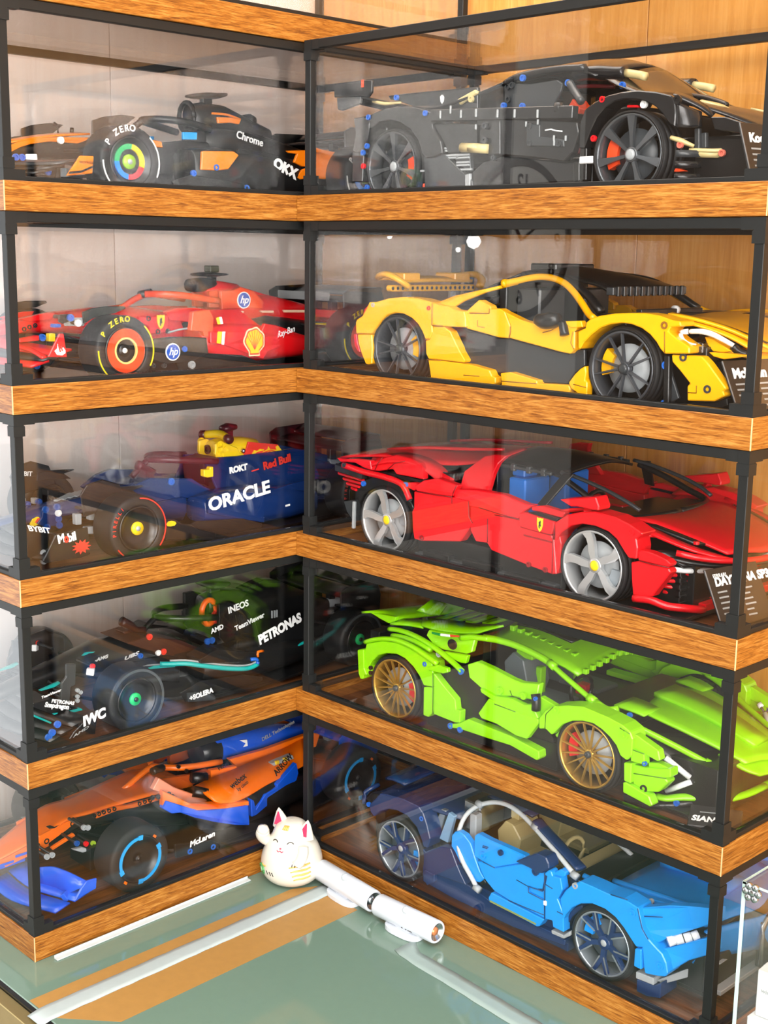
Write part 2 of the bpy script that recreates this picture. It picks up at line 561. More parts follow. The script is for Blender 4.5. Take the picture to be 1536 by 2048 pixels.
# ------------------------------------------------------------------ brick-model car helpers
class Car:
    """local frame in mm: x forward, z up, floor at 0; 'near' is the sign of y on the side facing the room"""

    def __init__(self, name, label, cat, frame, level, group):
        zf = ((5 - level) * PITCH + FLOOR_IN + 0.3) * MM
        if frame == 'R':
            self.root = thing(name, label, cat, (0, 0.145, zf), 0, group)
            self.s = -1
        else:
            self.root = thing(name, label, cat, (-0.145, 0.29, zf), -math.pi / 2, group)
            self.s = 1

    def mirror(self, o, par=None):
        c = bpy.data.objects.new(o.name.split('.')[0], o.data)
        link(c, par or self.root)
        l = o.location
        c.location = (l.x, -l.y, l.z)
        c.scale = (1, -1, 1)
        for md in o.modifiers:
            n = c.modifiers.new(md.name, md.type)
            for a in (('width', 'segments', 'limit_method', 'angle_limit') if md.type == 'BEVEL' else ('thickness', 'offset')):
                setattr(n, a, getattr(md, a))
        return c

    def plate(self, name, pts, y, th, mat, both=True, bevel=0.7, bend=None, par=None):
        """side panel: outline (x, z) with its outer face at |y| (number or function of x, z), th thick"""
        fy = y if callable(y) else (lambda x, z: y)
        ar = sum(a[0] * b[1] - b[0] * a[1] for a, b in zip(pts, pts[1:] + pts[:1]))
        if ar < 0:
            pts = pts[::-1]
        s = self.s
        n = len(pts)
        v = [(x, s * fy(x, z), z) for x, z in pts] + [(x, s * (fy(x, z) - th), z) for x, z in pts]
        f = [tuple(range(n)), tuple(range(2 * n - 1, n - 1, -1))]
        f += [(i, i + n, (i + 1) % n + n, (i + 1) % n) for i in range(n)]
        if s > 0:
            f = [t[::-1] for t in f]
        o = mesh(name, v, f, mat, par or self.root, False, bevel)
        if both:
            self.mirror(o, par)
        return o

    def loft(self, name, rows, mat, th=1.6, both=False, sub=3, par=None, smooth=True, cross=0):
        """skin through rows of 3-D points"""
        R = [catmull(r, sub) for r in rows]
        if cross:
            cols = [catmull([r[j] for r in R], cross) for j in range(len(R[0]))]
            R = [[c[i] for c in cols] for i in range(len(cols[0]))]
        m = len(R[0])
        v = [p for r in R for p in r]
        f = [(i * m + j, i * m + j + 1, (i + 1) * m + j + 1, (i + 1) * m + j) for i in range(len(R) - 1) for j in range(m - 1)]
        o = mesh(name, v, f, mat, par or self.root, smooth)
        md = o.modifiers.new('thick', 'SOLIDIFY')
        md.thickness, md.offset = th * MM, 0.0
        if both:
            self.mirror(o, par)
        return o

    def sym(self, name, edge, centre, mat, th=1.6, sub=3, crown=0.0, cross=3):
        """panel across the whole car: near edge points, centre-line points (y = 0); the far edge is the mirror image"""
        rows = []
        for e, c in zip(edge, centre):
            rows.append([(e[0], e[1], e[2]), ((e[0] + c[0]) / 2, e[1] / 2, (e[2] + c[2]) / 2 + crown), (c[0], 0, c[2]),
                         ((e[0] + c[0]) / 2, -e[1] / 2, (e[2] + c[2]) / 2 + crown), (e[0], -e[1], e[2])])
        return self.loft(name, rows, mat, th, False, sub, None, True, cross)

    def tube(self, name, pts, r, mat, both=True, sub=4, n=10, flat=1.0, par=None):
        o = tube(name, pts, r, mat, par or self.root, sub, n, flat)
        if both:
            self.mirror(o, par)
        return o

    def bar(self, name, p0, p1, w_, h, mat, both=True, bevel=0.7, par=None):
        o = bar(name, p0, p1, w_, h, mat, par or self.root, bevel)
        if both:
            self.mirror(o, par)
        return o

    def box(self, name, x0, x1, y0, y1, z0, z1, mat, both=False, bevel=0.8, par=None):
        """y0, y1 measured towards the near side when both or signed otherwise"""
        s = self.s if both else 1
        o = box(name, x0, x1, s * y0, s * y1, z0, z1, mat, par or self.root, bevel)
        if both:
            self.mirror(o, par)
        return o

    def pin(self, x, y, z, mat=None, both=True, r=2.5, axis='y', d=2.0):
        """connector pin end: a ring with a hollow, proud of the panel; y is the panel's |y|"""
        mat = mat or BLUEPIN
        key = ('pin', mat.name, r, axis, self.s, d)
        if key not in _case_cache:
            s = self.s if axis == 'y' else 1
            prof = ([(r * 0.55, -d * s), (r * 0.55, -2.0 * s)] if d > 2 else []) + [(r, -2.0 * s), (r, 0.8 * s), (r * 0.55, 0.8 * s), (r * 0.5, -0.8 * s), (0.01, -0.8 * s)]
            v, f = lathe_vf(prof, 12, 'y' if axis != 'z' else 'z')
            if axis == 'x':
                v = [(b, a, c) for a, b, c in v]
            me = bpy.data.meshes.new('pin')
            me.from_pydata([tuple(c * MM for c in p) for p in v], [], f)
            me.materials.append(mat)
            if d > 2:
                me.materials.append(BLACK)
                k = len(prof) - 1
                me.polygons.foreach_set('material_index', [1 if i % k < 2 else 0 for i in range(len(f))])
            me.update()
            _case_cache[key] = me
        yy = self.s * y if axis == 'y' else y
        o = link(bpy.data.objects.new('pin', _case_cache[key]), self.root, (x, yy, z))
        if both:
            c = link(bpy.data.objects.new('pin', _case_cache[key]), self.root, (x, -yy, z))
            c.scale = (1, -1, 1)
        return o

    def pins(self, lst, y, mat=None, both=False, r=2.5, d=2.0):
        for x, z in lst:
            self.pin(x, y, z, mat, both, r, 'y', d)

    def seam(self, pts, y, mat, r=0.55, both=True):
        """joint between two panels seen as a thin dark line; pts are (x, z)"""
        return self.tube('panel_joint', [(x, self.s * y, z) for x, z in pts], r, mat, both, 1, 5)

    def beam(self, name, p0, p1, mat, holes=True, both=False, wd=7.4, axis='y'):
        """studless beam with round ends and its row of pin holes every 8 mm; holes look along y (or x)"""
        a, b = Vector(p0), Vector(p1)
        d = b - a
        L = d.length
        d.normalize()
        nn = Vector((0, 1, 0)) if axis == 'y' else (Vector((1, 0, 0)) if axis == 'x' else Vector((0, 0, 1)))
        up = nn.cross(d).normalized()
        h = wd / 2
        out = []
        for k in range(9):
            t = math.pi / 2 + math.pi * k / 8
            out.append(a + d * (h * math.cos(t)) + up * (h * math.sin(t)))
        for k in range(9):
            t = -math.pi / 2 + math.pi * k / 8
            out.append(b + d * (h * math.cos(t)) + up * (h * math.sin(t)))
        n = len(out)
        v = [p + nn * h for p in out] + [p - nn * h for p in out]
        f = [tuple(range(n)), tuple(range(2 * n - 1, n - 1, -1))] + [(i, i + n, (i + 1) % n + n, (i + 1) % n) for i in range(n)]
        o = fix(mesh(name, v, f, mat, self.root, False, 0.5))
        if holes:
            hv, hf = [], []
            cnt = max(1, int(L / 8) + 1)
            for i in range(cnt):
                c = a + d * (L * i / max(1, cnt - 1))
                for sg in (1, -1):
                    k = len(hv)
                    for q in range(10):
                        t = 2 * math.pi * q / 10
                        hv.append(c + nn * (sg * (h + 0.12)) + d * (2.2 * math.cos(t)) + up * (2.2 * math.sin(t)))
                    hf.append(tuple(range(k, k + 10)))
            mesh('pin_holes', hv, hf, BLACK, o)
        if both:
            c = self.mirror(o)
            if holes:
                link(bpy.data.objects.new('pin_holes', o.children[0].data), c)
        return o

    def text(self, s, x, y, z, size, mat=None, ang=0.0, bold=0.0, shear=0.0, wid=1.0, both=False, normal=None, align='LEFT'):
        """print on the near side; reads left to right for the viewer"""
        r = Vector((-self.s, 0, 0))
        u = Vector((0, 0, 1))
        if normal is not None:
            nv = Vector(normal).normalized()
            u = (u - nv * u.dot(nv)).normalized()
            r = u.cross(nv).normalized()
        c, sn = math.cos(math.radians(ang)), math.sin(math.radians(ang))
        r2 = r * c + u * sn
        u2 = u * c - r * sn
        return letters('lettering', s, mat or PRINTW, self.root, (x, self.s * y, z), r2, u2, size, 0.2, bold, align, shear, wid)

    # ---- wheels
    def wheels(self, spots, R, W, rim_r, yface, rim_mat, spokes, tyre=None, disc=LGREY, caliper=None, hub=None, cover=None, hub_r=5.0, treads=3, capmat=None, spin=0.0, flat_tread=False):
        """spots: (x, z). rim, tyre, spokes, hub, brake disc and caliper; built once, shared by all four"""
        s = self.s
        tyre = tyre or RUBBER
        # meshes in a frame where +y points outwards; wheel centre plane outer face at y=0
        sw = 4.0
        tp = [(rim_r - 0.4, -W + 2), (rim_r + 2, -W), (R - sw, -W), (R - 0.8, -W + 2.4), (R, -W + 5)]
        if treads:
            span = W - 10
            for k in range(treads):
                c = -W + 5 + span * (k + 0.5) / treads
                tp += [(R, c - 1.3), (R - 1.5, c - 1.1), (R - 1.5, c + 1.1), (R, c + 1.3)]
        tp += [(R, -5), (R - 0.8, -2.2), (R - sw * 0.8, -0.4), (rim_r + 2.5, 0), (rim_r + 0.4, -0.9), (rim_r - 0.4, -2.5)]
        tv, tf = lathe_vf(tp, 56)
        if cover is None:
            rp = [(rim_r - 1.0, -W + 3), (rim_r + 0.3, -W + 2), (rim_r + 0.3, -1.6), (rim_r - 0.2, -0.6), (rim_r - 1.2, -0.5), (rim_r - 2.4, -2.0), (rim_r - 3.2, -7), (rim_r - 3.4, -W + 3), (rim_r - 1.0, -W + 3)]
        else:
            rp = cover(rim_r, W)
        rv, rf = lathe_vf(rp, 48)

        def mk(n, v, f, mat, smooth=True):
            me = bpy.data.meshes.new(n)
            me.from_pydata([(p[0] * MM, p[1] * MM, p[2] * MM) for p in v], [], f)
            me.materials.append(mat)
            if smooth:
                me.polygons.foreach_set('use_smooth', [True] * len(me.polygons))
            me.update()
            bm = bmesh.new()
            bm.from_mesh(me)
            bmesh.ops.recalc_face_normals(bm, faces=bm.faces)
            bm.to_mesh(me)
            bm.free()
            return me
        parts = [('tyre', mk('tyre', tv, tf, tyre))]
        for nm, v, f, mt, sm in spokes(rim_r):
            parts.append((nm, mk(nm, v, f, mt, sm)))
        if hub:
            hv, hf = lathe_vf([(0.01, -1.2 + hub[1]), (hub[0] * 0.6, -1.2 + hub[1]), (hub[0], -2.2 + hub[1]), (hub[0], -7)], 20)
            parts.append(('hub_cap', mk('hub_cap', hv, hf, capmat or rim_mat)))
        if disc is not None and cover is None:
            dv, df = lathe_vf([(5, -13), (rim_r * 0.66, -13), (rim_r * 0.66, -15), (5, -15)], 32)
            parts.append(('brake_disc', mk('brake_disc', dv, df, disc)))
        rim_me = mk('wheel', rv, rf, rim_mat)
        cal = None
        if caliper is not None:
            v, f = [], []
            r0, r1 = rim_r * 0.5, rim_r * 0.82
            n = 8
            for k in range(n + 1):
                t = math.radians(-27 + 54 * k / n)
                for r, yy in ((r0, -9), (r1, -9), (r1, -18), (r0, -18)):
                    v.append((r * math.cos(t), yy, r * math.sin(t)))
            for k in range(n):
                for j in range(4):
                    a, b = k * 4 + j, k * 4 + (j + 1) % 4
                    f.append((a, b, b + 4, a + 4))
            f += [(0, 1, 2, 3), tuple(n * 4 + j for j in (3, 2, 1, 0))]
            cal = mk('brake_caliper', v, f, caliper[0], False)
        for i, (x, z) in enumerate(spots):
            for side in (1, -1):
                yy = s * side
                o = link(bpy.data.objects.new('wheel', rim_me), self.root, (x, yy * yface, z))
                # +y outward on the +y side; turned half round on the other side
                o.rotation_euler = (0, 0, 0) if yy > 0 else (0, 0, math.pi)
                for nm, me in parts:
                    c = link(bpy.data.objects.new(nm, me), o)
                    if nm not in ('tyre', 'brake_disc'):
                        c.rotation_euler = (0, spin, 0)
                if cal is not None:
                    c = link(bpy.data.objects.new('brake_caliper', cal), o)
                    ang = caliper[1][i] if yy > 0 else 180 - caliper[1][i]
                    c.rotation_euler = (0, -math.radians(ang), 0)


def spoke_pair(n, mat, w0=3.2, w1=2.4, spread=0.0, hubr=6.5, dish=4.0, name='spoke', lead=0.0, thick=3.0, split=False, rim_in=1.5):
    """n spokes; spread (deg) > 0 makes each one a V of two blades"""
    def make(rr):
        out = []
        for k in range(n):
            a = 2 * math.pi * k / n
            for sg in ((-1, 1) if spread else (0,)):
                v, f = [], []
                a1 = a + math.radians(sg * spread + lead)
                p0 = Vector((hubr * 0.5 * math.cos(a + sg * 0.05), -dish, hubr * 0.5 * math.sin(a + sg * 0.05)))
                p1 = Vector(((rr - rim_in) * math.cos(a1), -1.6, (rr - rim_in) * math.sin(a1)))
                d = (p1 - p0).normalized()
                sd = d.cross(Vector((0, 1, 0))).normalized()
                for p, wd in ((p0, w0), (p1, w1)):
                    for q, yo in ((-1, 0), (1, 0), (1, -thick), (-1, -thick)):
                        v.append((p + sd * (q * wd / 2 * (0.7 if yo == 0 else 1)) + Vector((0, yo, 0)))[:])
                f = [(0, 1, 5, 4), (1, 2, 6, 5), (2, 3, 7, 6), (3, 0, 4, 7), (0, 3, 2, 1), (4, 5, 6, 7)]
                out.append((name, v, f, mat, False))
        hv, hf = lathe_vf([(0.01, -dish + 0.8), (hubr * 0.8, -dish + 0.6), (hubr, -dish - 0.6), (hubr, -dish - 5)], 20)
        out.append(('hub', hv, hf, mat, True))
        return out
    return make


def spoke_blades(n, mat, pts, hubr=7.0, dish=4.5, thick=3.4, name='spoke'):
    """n flat blades with an outline given as (radius fraction, angle deg) corners"""
    def make(rr):
        out = []
        for k in range(n):
            a = 2 * math.pi * k / n
            v = []
            m = len(pts)
            for yo in (0, -thick):
                for fr, dg in pts:
                    t = a + math.radians(dg)
                    r = fr * (rr - 0.8)
                    yy = -dish + (dish - 1.0) * max(0, min(1, (fr - 0.2) / 0.75)) + yo
                    v.append((r * math.cos(t), yy, r * math.sin(t)))
            f = [tuple(range(m)), tuple(range(2 * m - 1, m - 1, -1))] + [(i, i + m, (i + 1) % m + m, (i + 1) % m) for i in range(m)]
            out.append((name, v, f, mat, False))
        hv, hf = lathe_vf([(0.01, -dish + 1), (hubr * 0.85, -dish + 0.8), (hubr, -dish), (hubr, -dish - 5)], 20)
        out.append(('hub', hv, hf, mat, True))
        return out
    return make


def no_spokes(rr):
    return []
# ------------------------------------------------------------------ black supercar (right stack, top case)
SUPERK = plastic('satin_black_panel', '#1b1c1e', 0.22)
SMOKEG = plastic('grey_graphite_rim', '#55595d', 0.25, 0.5)
VERM = plastic('vermilion_plastic', '#f04a1e', 0.3)


def black_car():
    c = Car('model_supercar', 'black brick-built supercar with orange seats and tan details', 'model car', 'R', 1, 'brick model supercars in the right stack')
    K = SUPERK
    c.wheels([(127.5, 40.5), (443.5, 40.5)], 40.5, 36, 37, 117.5, SMOKEG,
             spoke_blades(7, SMOKEG, [(0.18, -14), (0.5, -6), (1.0, -7), (1.0, 7), (0.5, 6), (0.18, 14)], 7.5, 5, 4), hub=(5.2, -1), capmat=LGREY,
             caliper=(VERM, (-5, 178)), disc=plastic('shadow_disc_b', '#3d4246', 0.4), spin=0.2)
    c.box('chassis', 75, 570, -80, 80, 9, 56, BLACK)
    c.box('chassis', 175, 395, -106, 106, 6, 36, BLACK)
    # rear
    c.plate('rear_fender', [(94.8, 97.1), (105.7, 99.6), (118, 102.4), (142.4, 103.4), (166.2, 100.3), (181.6, 96.3), (190.8, 93.2), (189.9, 85.8), (191.9, 77.2), (203.4, 64.1), (206.7, 51), (193.9, 47.4), (182.3, 46.9), (176.3, 52.2), (170.1, 65.7), (157.9, 78.3), (142.8, 86.3), (127.5, 89.8), (109, 88.2), (95.8, 82.4), (92.6, 89.4)], 119, 22, K, bevel=1.6)
    c.plate('rear_corner', [(60.1, 96), (74.7, 96.8), (87.4, 98.1), (86.1, 83.9), (83.1, 71.4), (78.5, 57.7), (67.2, 57.1), (59, 60.7), (63.6, 78.7)], 112, 20, K, bevel=1.6)
    c.plate('rear_bumper', [(58.2, 59.1), (77.8, 56.7), (75.9, 25.6), (59.5, 26.1)], 112, 20, K, bevel=1.2)
    c.pins([(92.9, 94.6), (91, 63.7), (84.7, 56.8), (91.8, 18.7), (181, 93.5), (136.6, 112.6)], 120, BLUEPIN, False, 3)
    c.sym('rear_deck', [(92, -104, 97), (140, -106, 103), (180, -104, 100), (230, -92, 112), (262, -80, 124)], [(96, 0, 102), (140, 0, 112), (190, 0, 122), (230, 0, 130), (268, 0, 138)], K, 2.6, 3, 1)
    c.plate('deck_wall', [(95.3, 119.9), (123.1, 120.3), (168, 120.1), (229.8, 119.5), (230.6, 97.7), (162.7, 100), (138.7, 104.7), (114.1, 112.6), (98.5, 115.7)], lambda x, z: 92, 5, K)
    c.loft('tan_strip', [[(65.1, -88, 117.5), (86, -88, 113.4), (112.6, -88, 112.7)], [(69.3, -92, 115.2), (90.1, -92, 110.4), (116.6, -92, 111)]], TAN, 2, True)
    c.plate('tan_flap', [(204.1, 108.4), (228.9, 116.6), (231.8, 112.4), (207.2, 102.2)], 95, 7, TAN, bevel=1.4)
    c.pins([(224.5, 107)], 96, TAN, True, 3.4)
    c.plate('crest', [(179.2, 115.1), (182.2, 112.7), (181.6, 107.6), (179.5, 105.6), (177.2, 107.9), (176.4, 113.1)], 92.6, 0.6, PRINTW, False, 0)
    c.box('tail_block', 84, 100, -98, 98, 30, 96, BLACK, False, 2)
    # tall rear wing: end plates, blade and struts
    c.plate('wing_endplate', [(26.6, 135.8), (70.8, 136.1), (72.4, 137), (89.9, 134.9), (89.3, 122.6), (83.1, 117.3), (71.1, 119.2), (26.8, 121.2)], 112, 4, BLACK, bevel=0.8)
    c.plate('wing_endplate', [(30.1, 120.7), (71.1, 119.2), (69.6, 111.4), (38.6, 105.9), (31.9, 107.4)], 111, 4, DGREY, bevel=0.8)
    wa = [(72.7, 136.6), (76.7, 136.6), (76.9, 128.6), (72.9, 128.5)]
    c.plate('wing_accent', wa, 112.6, 2, VERM, bevel=0.2)
    c.sym('wing_blade', [(34, -110, 119), (54, -110, 120), (74, -110, 118)], [(30, 0, 112), (54, 0, 114), (76, 0, 112)], BLACK, 2.6, 3)
    c.bar('wing_strut', (84, -30, 96), (60, -30, 114), 5, 9, BLACK)
    # flank beams and panels
    bm = [(190.7, -117, 90.4)] + [(282.9, -117, 89.7), (378.4, -115, 82.5)]
    c.bar('side_beam', bm[0], bm[2], 10, 12, K)
    for x, z in [(255.6, 88.9), (284.8, 86.6), (307.4, 85.2), (336.9, 83.1), (219.8, 94.5)] + [(205.4, 90.4), (234.7, 89.1)]:
        c.box('beam_notch', x - 1, x + 1, 121, 122.6, z - 4, z + 4, LGREY, True, 0.3)
    c.plate('side_panel', [(188.6, 82.1), (224, 81.1), (256.3, 78.3), (257.2, 54.9), (249.8, 50.3), (210.9, 51), (203.4, 64.3)], 115, 8, K, bevel=1.2)
    c.plate('door_panel', [(250.4, 84.6), (282.4, 82.2), (283.8, 47.1), (267.9, 46.8), (251.4, 57.2)], 115, 8, K, bevel=1.2)
    c.plate('door_panel', [(285.4, 81.9), (335.1, 77.5), (381.8, 73), (384.7, 62.9), (381.1, 53.5), (378, 45), (368.2, 36.9), (329.3, 42.3), (286.9, 46.4)], 117, 10, K, bevel=1.4)
    c.plate('door_recess', [(320.3, 74.6), (337.2, 73.2), (337.7, 61.6), (351.9, 59.9), (367.8, 57.3), (368.7, 50.4), (326.3, 53.2), (321.1, 56.3)], 118.4, 3, DGREY, bevel=0.8)
    c.pins([(264.6, 75.9), (265.1, 61.3), (324.4, 72.1), (325.2, 56.1), (362.5, 53.9), (277.1, 43.9)], 118.6, DGREY, True, 3.2)
    for x, z in [(253.2, 75.5), (320.3, 74.5), (335.2, 75.7), (356.7, 54.6), (356.2, 59.3), (370.7, 58.4)]:
        c.box('edge_tick', x - 0.8, x + 0.8, 118, 119.6, z - 2.5, z + 2.5, LGREY, True, 0.2)
    tx, tz = [(344.3, 65.9)][0]
    c.text('Sadair', tx, 118.2, tz, 8, PRINTW, -4, 0, 0.5, 1.2) if False else c.tube('script_mark', [(343.9, -117.6, 67.3), (351.2, -117.6, 67.9), (353.7, -117.6, 67.1), (357.4, -117.6, 66.3), (365.2, -117.6, 65.3)], 0.7, PRINTW, False)
    c.plate('vent_panel', [(204.1, 58.5), (239.3, 52), (241.5, 31.1), (224.5, 38.7), (215.8, 47)], 112, 6, DGREY)
    for i, (x, z) in enumerate([(212.9, 56.6), (213, 53.9), (213.9, 49), (216.1, 46.4), (231.4, 48.8), (231.5, 46), (231.6, 41.2), (231.7, 38.4), (235.4, 33.8), (189.8, 42.1), (174.7, 34.4), (182.2, 27)]):
        c.box('vent_slit', x - (9 if i < 9 else 5), x + (9 if i < 9 else 5), 112, 114.4, z - 1.0, z + 1.0, LGREY, True, 0.2)
    c.tube('tan_pipe', [(231.8, -116, 56), (257.2, -116, 54.4)] + [(243.3, -116, 55.1), (268.4, -116, 53.1)], 5.0, TAN, sub=2)
    c.plate('skirt_panel', [(175.9, 52.3), (190.4, 52.8), (206.2, 50.1), (240.7, 25.9), (247.7, 21.8), (247.9, 14.9), (178.4, 16.5)], 116, 10, DGREY, bevel=1.2)
    c.plate('skirt_corner', [(237.9, 28.2), (245, 29.4), (245.5, 15), (238.3, 15.2)], 117, 6, LGREY)
    c.plate('floor_tab', [(172.8, 16.9), (173.4, 21), (179.3, 21.3), (186.7, 17.5)], 114, 8, VERM)
    c.plate('skirt_panel', [(244.2, 30), (260.2, 40.2), (286.5, 45.1), (327.8, 40.6), (367.3, 35.4), (379.3, 35.9), (380.2, 18.3), (365.8, 17.8), (244.8, 15.1)], 114, 10, K, bevel=1.2)
    c.bar('strut', [(390.3, -112, 48.5)][0], [(391.4, -112, 18.2)][0], 8, 8, BLACK)
    c.bar('strut', [(383.7, -114, 35.8)][0], [(384.7, -114, 17.4)][0], 7, 7, BLACK)
    wx, wz = [(395.3, 37.2)][0]
    c.box('white_clip', wx - 8, wx + 8, 108, 118, wz - 3.4, wz + 3.4, WHITE, True, 1)
    c.pins([(404.2, 56.6), (412.5, 91.8)] + [(84.4, 42.2)], 119, REDP, False, 3)
    c.plate('red_liner', [(375.1, 65), (383.3, 66.4), (384.4, 56.3), (379.8, 44.6), (375.1, 43.8)], 108, 6, plastic('maroon_plastic', '#5c1018', 0.4))
    # front fender
    c.plate('front_fender', [(387.3, 72.6), (392.5, 84), (404.8, 90.3), (419.3, 95.1), (434.7, 96.8), (452.2, 97), (471.6, 94.3), (489.1, 89.9), (493.1, 85.2), (494.9, 74.1), (494.6, 62.2), (488.1, 66), (481.3, 74.1), (472.4, 81.5), (462.5, 86.4), (450.5, 89.4), (437.3, 90.3), (426.3, 88.9), (415.4, 83.8), (406.8, 75.9), (399.5, 62.9), (393.3, 47.9), (387.5, 48.1)], 119, 24, K, bevel=1.8)
    c.pins([(495.1, 85.9)], 118, BLACK, True, 4)
    tl = [(425.3, -112, 95.7), (440.2, -112, 97.1)]
    c.bar('tan_line', tl[0], tl[1], 2.4, 2.0, TAN)
    c.plate('red_liner', [(435.8, 85.6), (448, 84.9), (449.2, 82.6), (435.4, 83.5)], 112, 6, REDP)
    c.pins([(455.6, 84.9)], 113, WHITE, True, 3.6)
    c.loft('bumper_curve', [[(493.2, -116, 84.6), (494.6, -117, 74.2), (495.4, -117, 61.9)], [(502, -110, 79.4), (503.9, -112, 70.7), (504.5, -112, 61.3)], [(507.8, -98, 75.8), (509.6, -100, 68.7), (510, -100, 62.3)]], K, 3, True, 3, None, True, 3)
    for (a, b) in ((980, 1050), (1060, 1130), (1150, 1210)):
        lo = [[(495.1, -116, 41.9), (495.5, -116, 35.9)], [(504.6, -110, 41.9), (505, -110, 35.8)], [(510.2, -98, 41.9), (510.6, -98, 36.3)]]
        dz = -(a - 980) / 5.12 * 0.62
        c.loft('bumper_ring', [[(p[0], p[1], p[2] + dz) for p in r] for r in lo], DGREY if a == 980 else K, 3, True, 1, None, True, 3)
    for x in (820, 890):
        p = [(505.7, -98, 61.9), (507.1, -98, 42.5), (510.6, -94, 58), (511.6, -94, 44.3)]
        i = 0 if x == 820 else 2
        c.bar('bumper_strut', p[i], p[i + 1], 5, 5, DGREY)
    c.tube('headlight', [(486.9, -112, 53.7), (495.7, -110, 50.8), (502.2, -107, 47.7), (506.4, -104, 45.7)], lambda t: 4.4 - 2.6 * abs(t - 0.35), TAN, flat=0.6)
    c.tube('headlight', [(501.7, -104, 43), (511.5, -100, 42.2), (523, -94, 41.6), (529.3, -88, 42.6), (535.3, -84, 43)], lambda t: 3.0 - 1.6 * abs(t - 0.5), TAN, flat=0.7)
    hb = [(506.6, -100, 39.4), (525.8, -90, 38.8)]
    c.tube('headlight_pipe', hb, 3.6, TAN, sub=1)
    for i, (x, z) in enumerate([(496.7, 47)] + [(530.1, 39.4)]):
        c.pin(x, 112 if i == 0 else 95, z, plastic('pink_lens', '#d9705e', 0.3), True, 3.2)
    c.box('nose_core', 500, 556, -92, 92, 10, 52, BLACK)
    c.plate('floor_tab', [(492.6, 23.2), (494.5, 27.1), (504, 23.7), (498.9, 23)], 114, 8, VERM)
    c.box('splitter_tray', 480, 560, -100, 100, 4, 9, BLACK)
    c.sym('hood', [(470, -98, 90), (500, -92, 82), (522, -80, 74), (544, -64, 63), (555, -46, 52)], [(420, 0, 100), (470, 0, 92), (520, 0, 80), (556, 0, 66), (576, 0, 52)], K, 2.6, 3, 1)
    c.loft('fender_blade', [[(486, -112, 90.1), (496.9, -106, 85.2), (508.7, -98, 78.3), (514.3, -90, 71.8)], [(478.2, -96, 95.1), (491.6, -92, 90.2), (504.9, -86, 82.1), (511.8, -80, 76.2)]], K, 3, True)
    c.loft('tan_hood_line', [[(475.1, -50, 92), (492.5, -50, 85.1), (519.3, -52, 74.9)], [(473.4, -44, 93), (497, -44, 87), (518, -50, 75.6)]], TAN, 2, True)
    c.tube('wiper', [(435.5, -10, 103.7), (462.1, -20, 98.6), (484.9, -30, 92.1), (494.5, -34, 88.5)], 2.6, BLACK, False)
    c.plate('nose_side', [(515.5, 71.6), (530.7, 70.7), (548.9, 64.6), (549.1, 55.3), (520.4, 60.2)], 94, 6, K)
    for i in range(5):
        c.box('nose_tooth', 545 + i * 5, 548 + i * 5, -88, 88, 14 + i * 4, 44 - i * 2, DGREY, False, 0.5)
    # cabin
    c.sym('roof', [(256, -76, 125), (300, -78, 130), (345, -78, 128), (372, -78, 120)], [(262, 0, 139), (305, 0, 146), (350, 0, 145), (384, 0, 136)], K, 2.8, 3, 2)
    c.tube('roof_edge', [(258.3, -80, 121.2), (273.3, -80, 126.3), (300.8, -79, 129.5), (331.4, -78, 130.3), (359.4, -78, 128.9)], 4, K)
    c.tube('roof_pod', [(341.5, -70, 123.7), (354.4, -68, 125.2), (368.5, -66, 124.7), (383.4, -62, 123.4)] + [(395.4, -60, 123.1)], lambda t: 10.5 - 3 * abs(t - 0.5), K, flat=0.75)
    c.tube('tan_pod', [(395.4, -60, 122.7), (408.2, -60, 120.3), (419.7, -60, 117.5)], 4.2, TAN, sub=2)
    c.plate('rear_window_wall', [(256.6, 121.5), (292.8, 118.7), (325.7, 120), (333.4, 115.6), (331.3, 108.3), (322, 93.8), (257.6, 97.4)], 80, 4, DGREY)
    c.pins([(262.4, 118), (263.7, 105.2), (268.4, 119)], 82, DGREY, True, 3.4)
    c.pins([(285.9, 124.4), (344.8, 115.1), (261.4, 98.7), (286.5, 96.5)] + [(410.6, 107.8)], 86, BLUEPIN, False, 3.4)
    c.plate('seat_shell', [(281.3, 112.6), (294, 119.4), (306.9, 117.5), (313.6, 110.3), (320.3, 102.2), (307.8, 99.2), (294.8, 103)], 72, 14, DGREY, bevel=2)
    c.plate('seat', [(279.6, 96.4), (280.4, 104.6), (286.3, 110), (291.4, 106.5), (307.4, 99.8), (307.4, 94.4)], 76, 30, VERM, bevel=1.4)
    c.plate('seat', [(331.1, 93.7), (337.1, 102.3), (340.4, 98.3), (347.5, 92), (344.7, 86.7), (340.3, 88.8)], 68, 24, VERM, bevel=1.4)
    c.tube('windscreen_pillar', [(345.4, -84, 115.1), (356.4, -88, 104.6), (368.7, -94, 94.9)], 4, DGREY)
    c.tube('door_mirror_arm', [(358.2, -116, 91.9), (359.4, -117, 83.5)], 4.6, K, sub=1)
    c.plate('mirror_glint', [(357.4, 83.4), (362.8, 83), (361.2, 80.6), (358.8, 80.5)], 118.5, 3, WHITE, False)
    for p in ([(307.8, -60, 116.4), (315.5, -60, 114.9)],):
        c.bar('red_light', p[0], p[1], 8, 6, plastic('coral_red', '#d8404c', 0.3))
    c.tube('cockpit_rail', [(335.5, -60, 114.3), (353.6, -58, 114.1), (378.3, -54, 111.7)], 2.0, plastic('maroon_plastic', '#5c1018', 0.4))
    c.sym('windscreen', [(386, -80, 116), (410, -88, 106), (440, -94, 96)], [(392, 0, 134), (420, 0, 118), (452, 0, 98)], plastic('smoked_screen', '#16110f', 0.12), 1.6, 3, 1)
    c.box('dashboard', 380, 430, -84, 84, 60, 88, BLACK, False, 4)
    c.box('cabin_floor', 180, 440, -94, 94, 34, 42, BLACK)
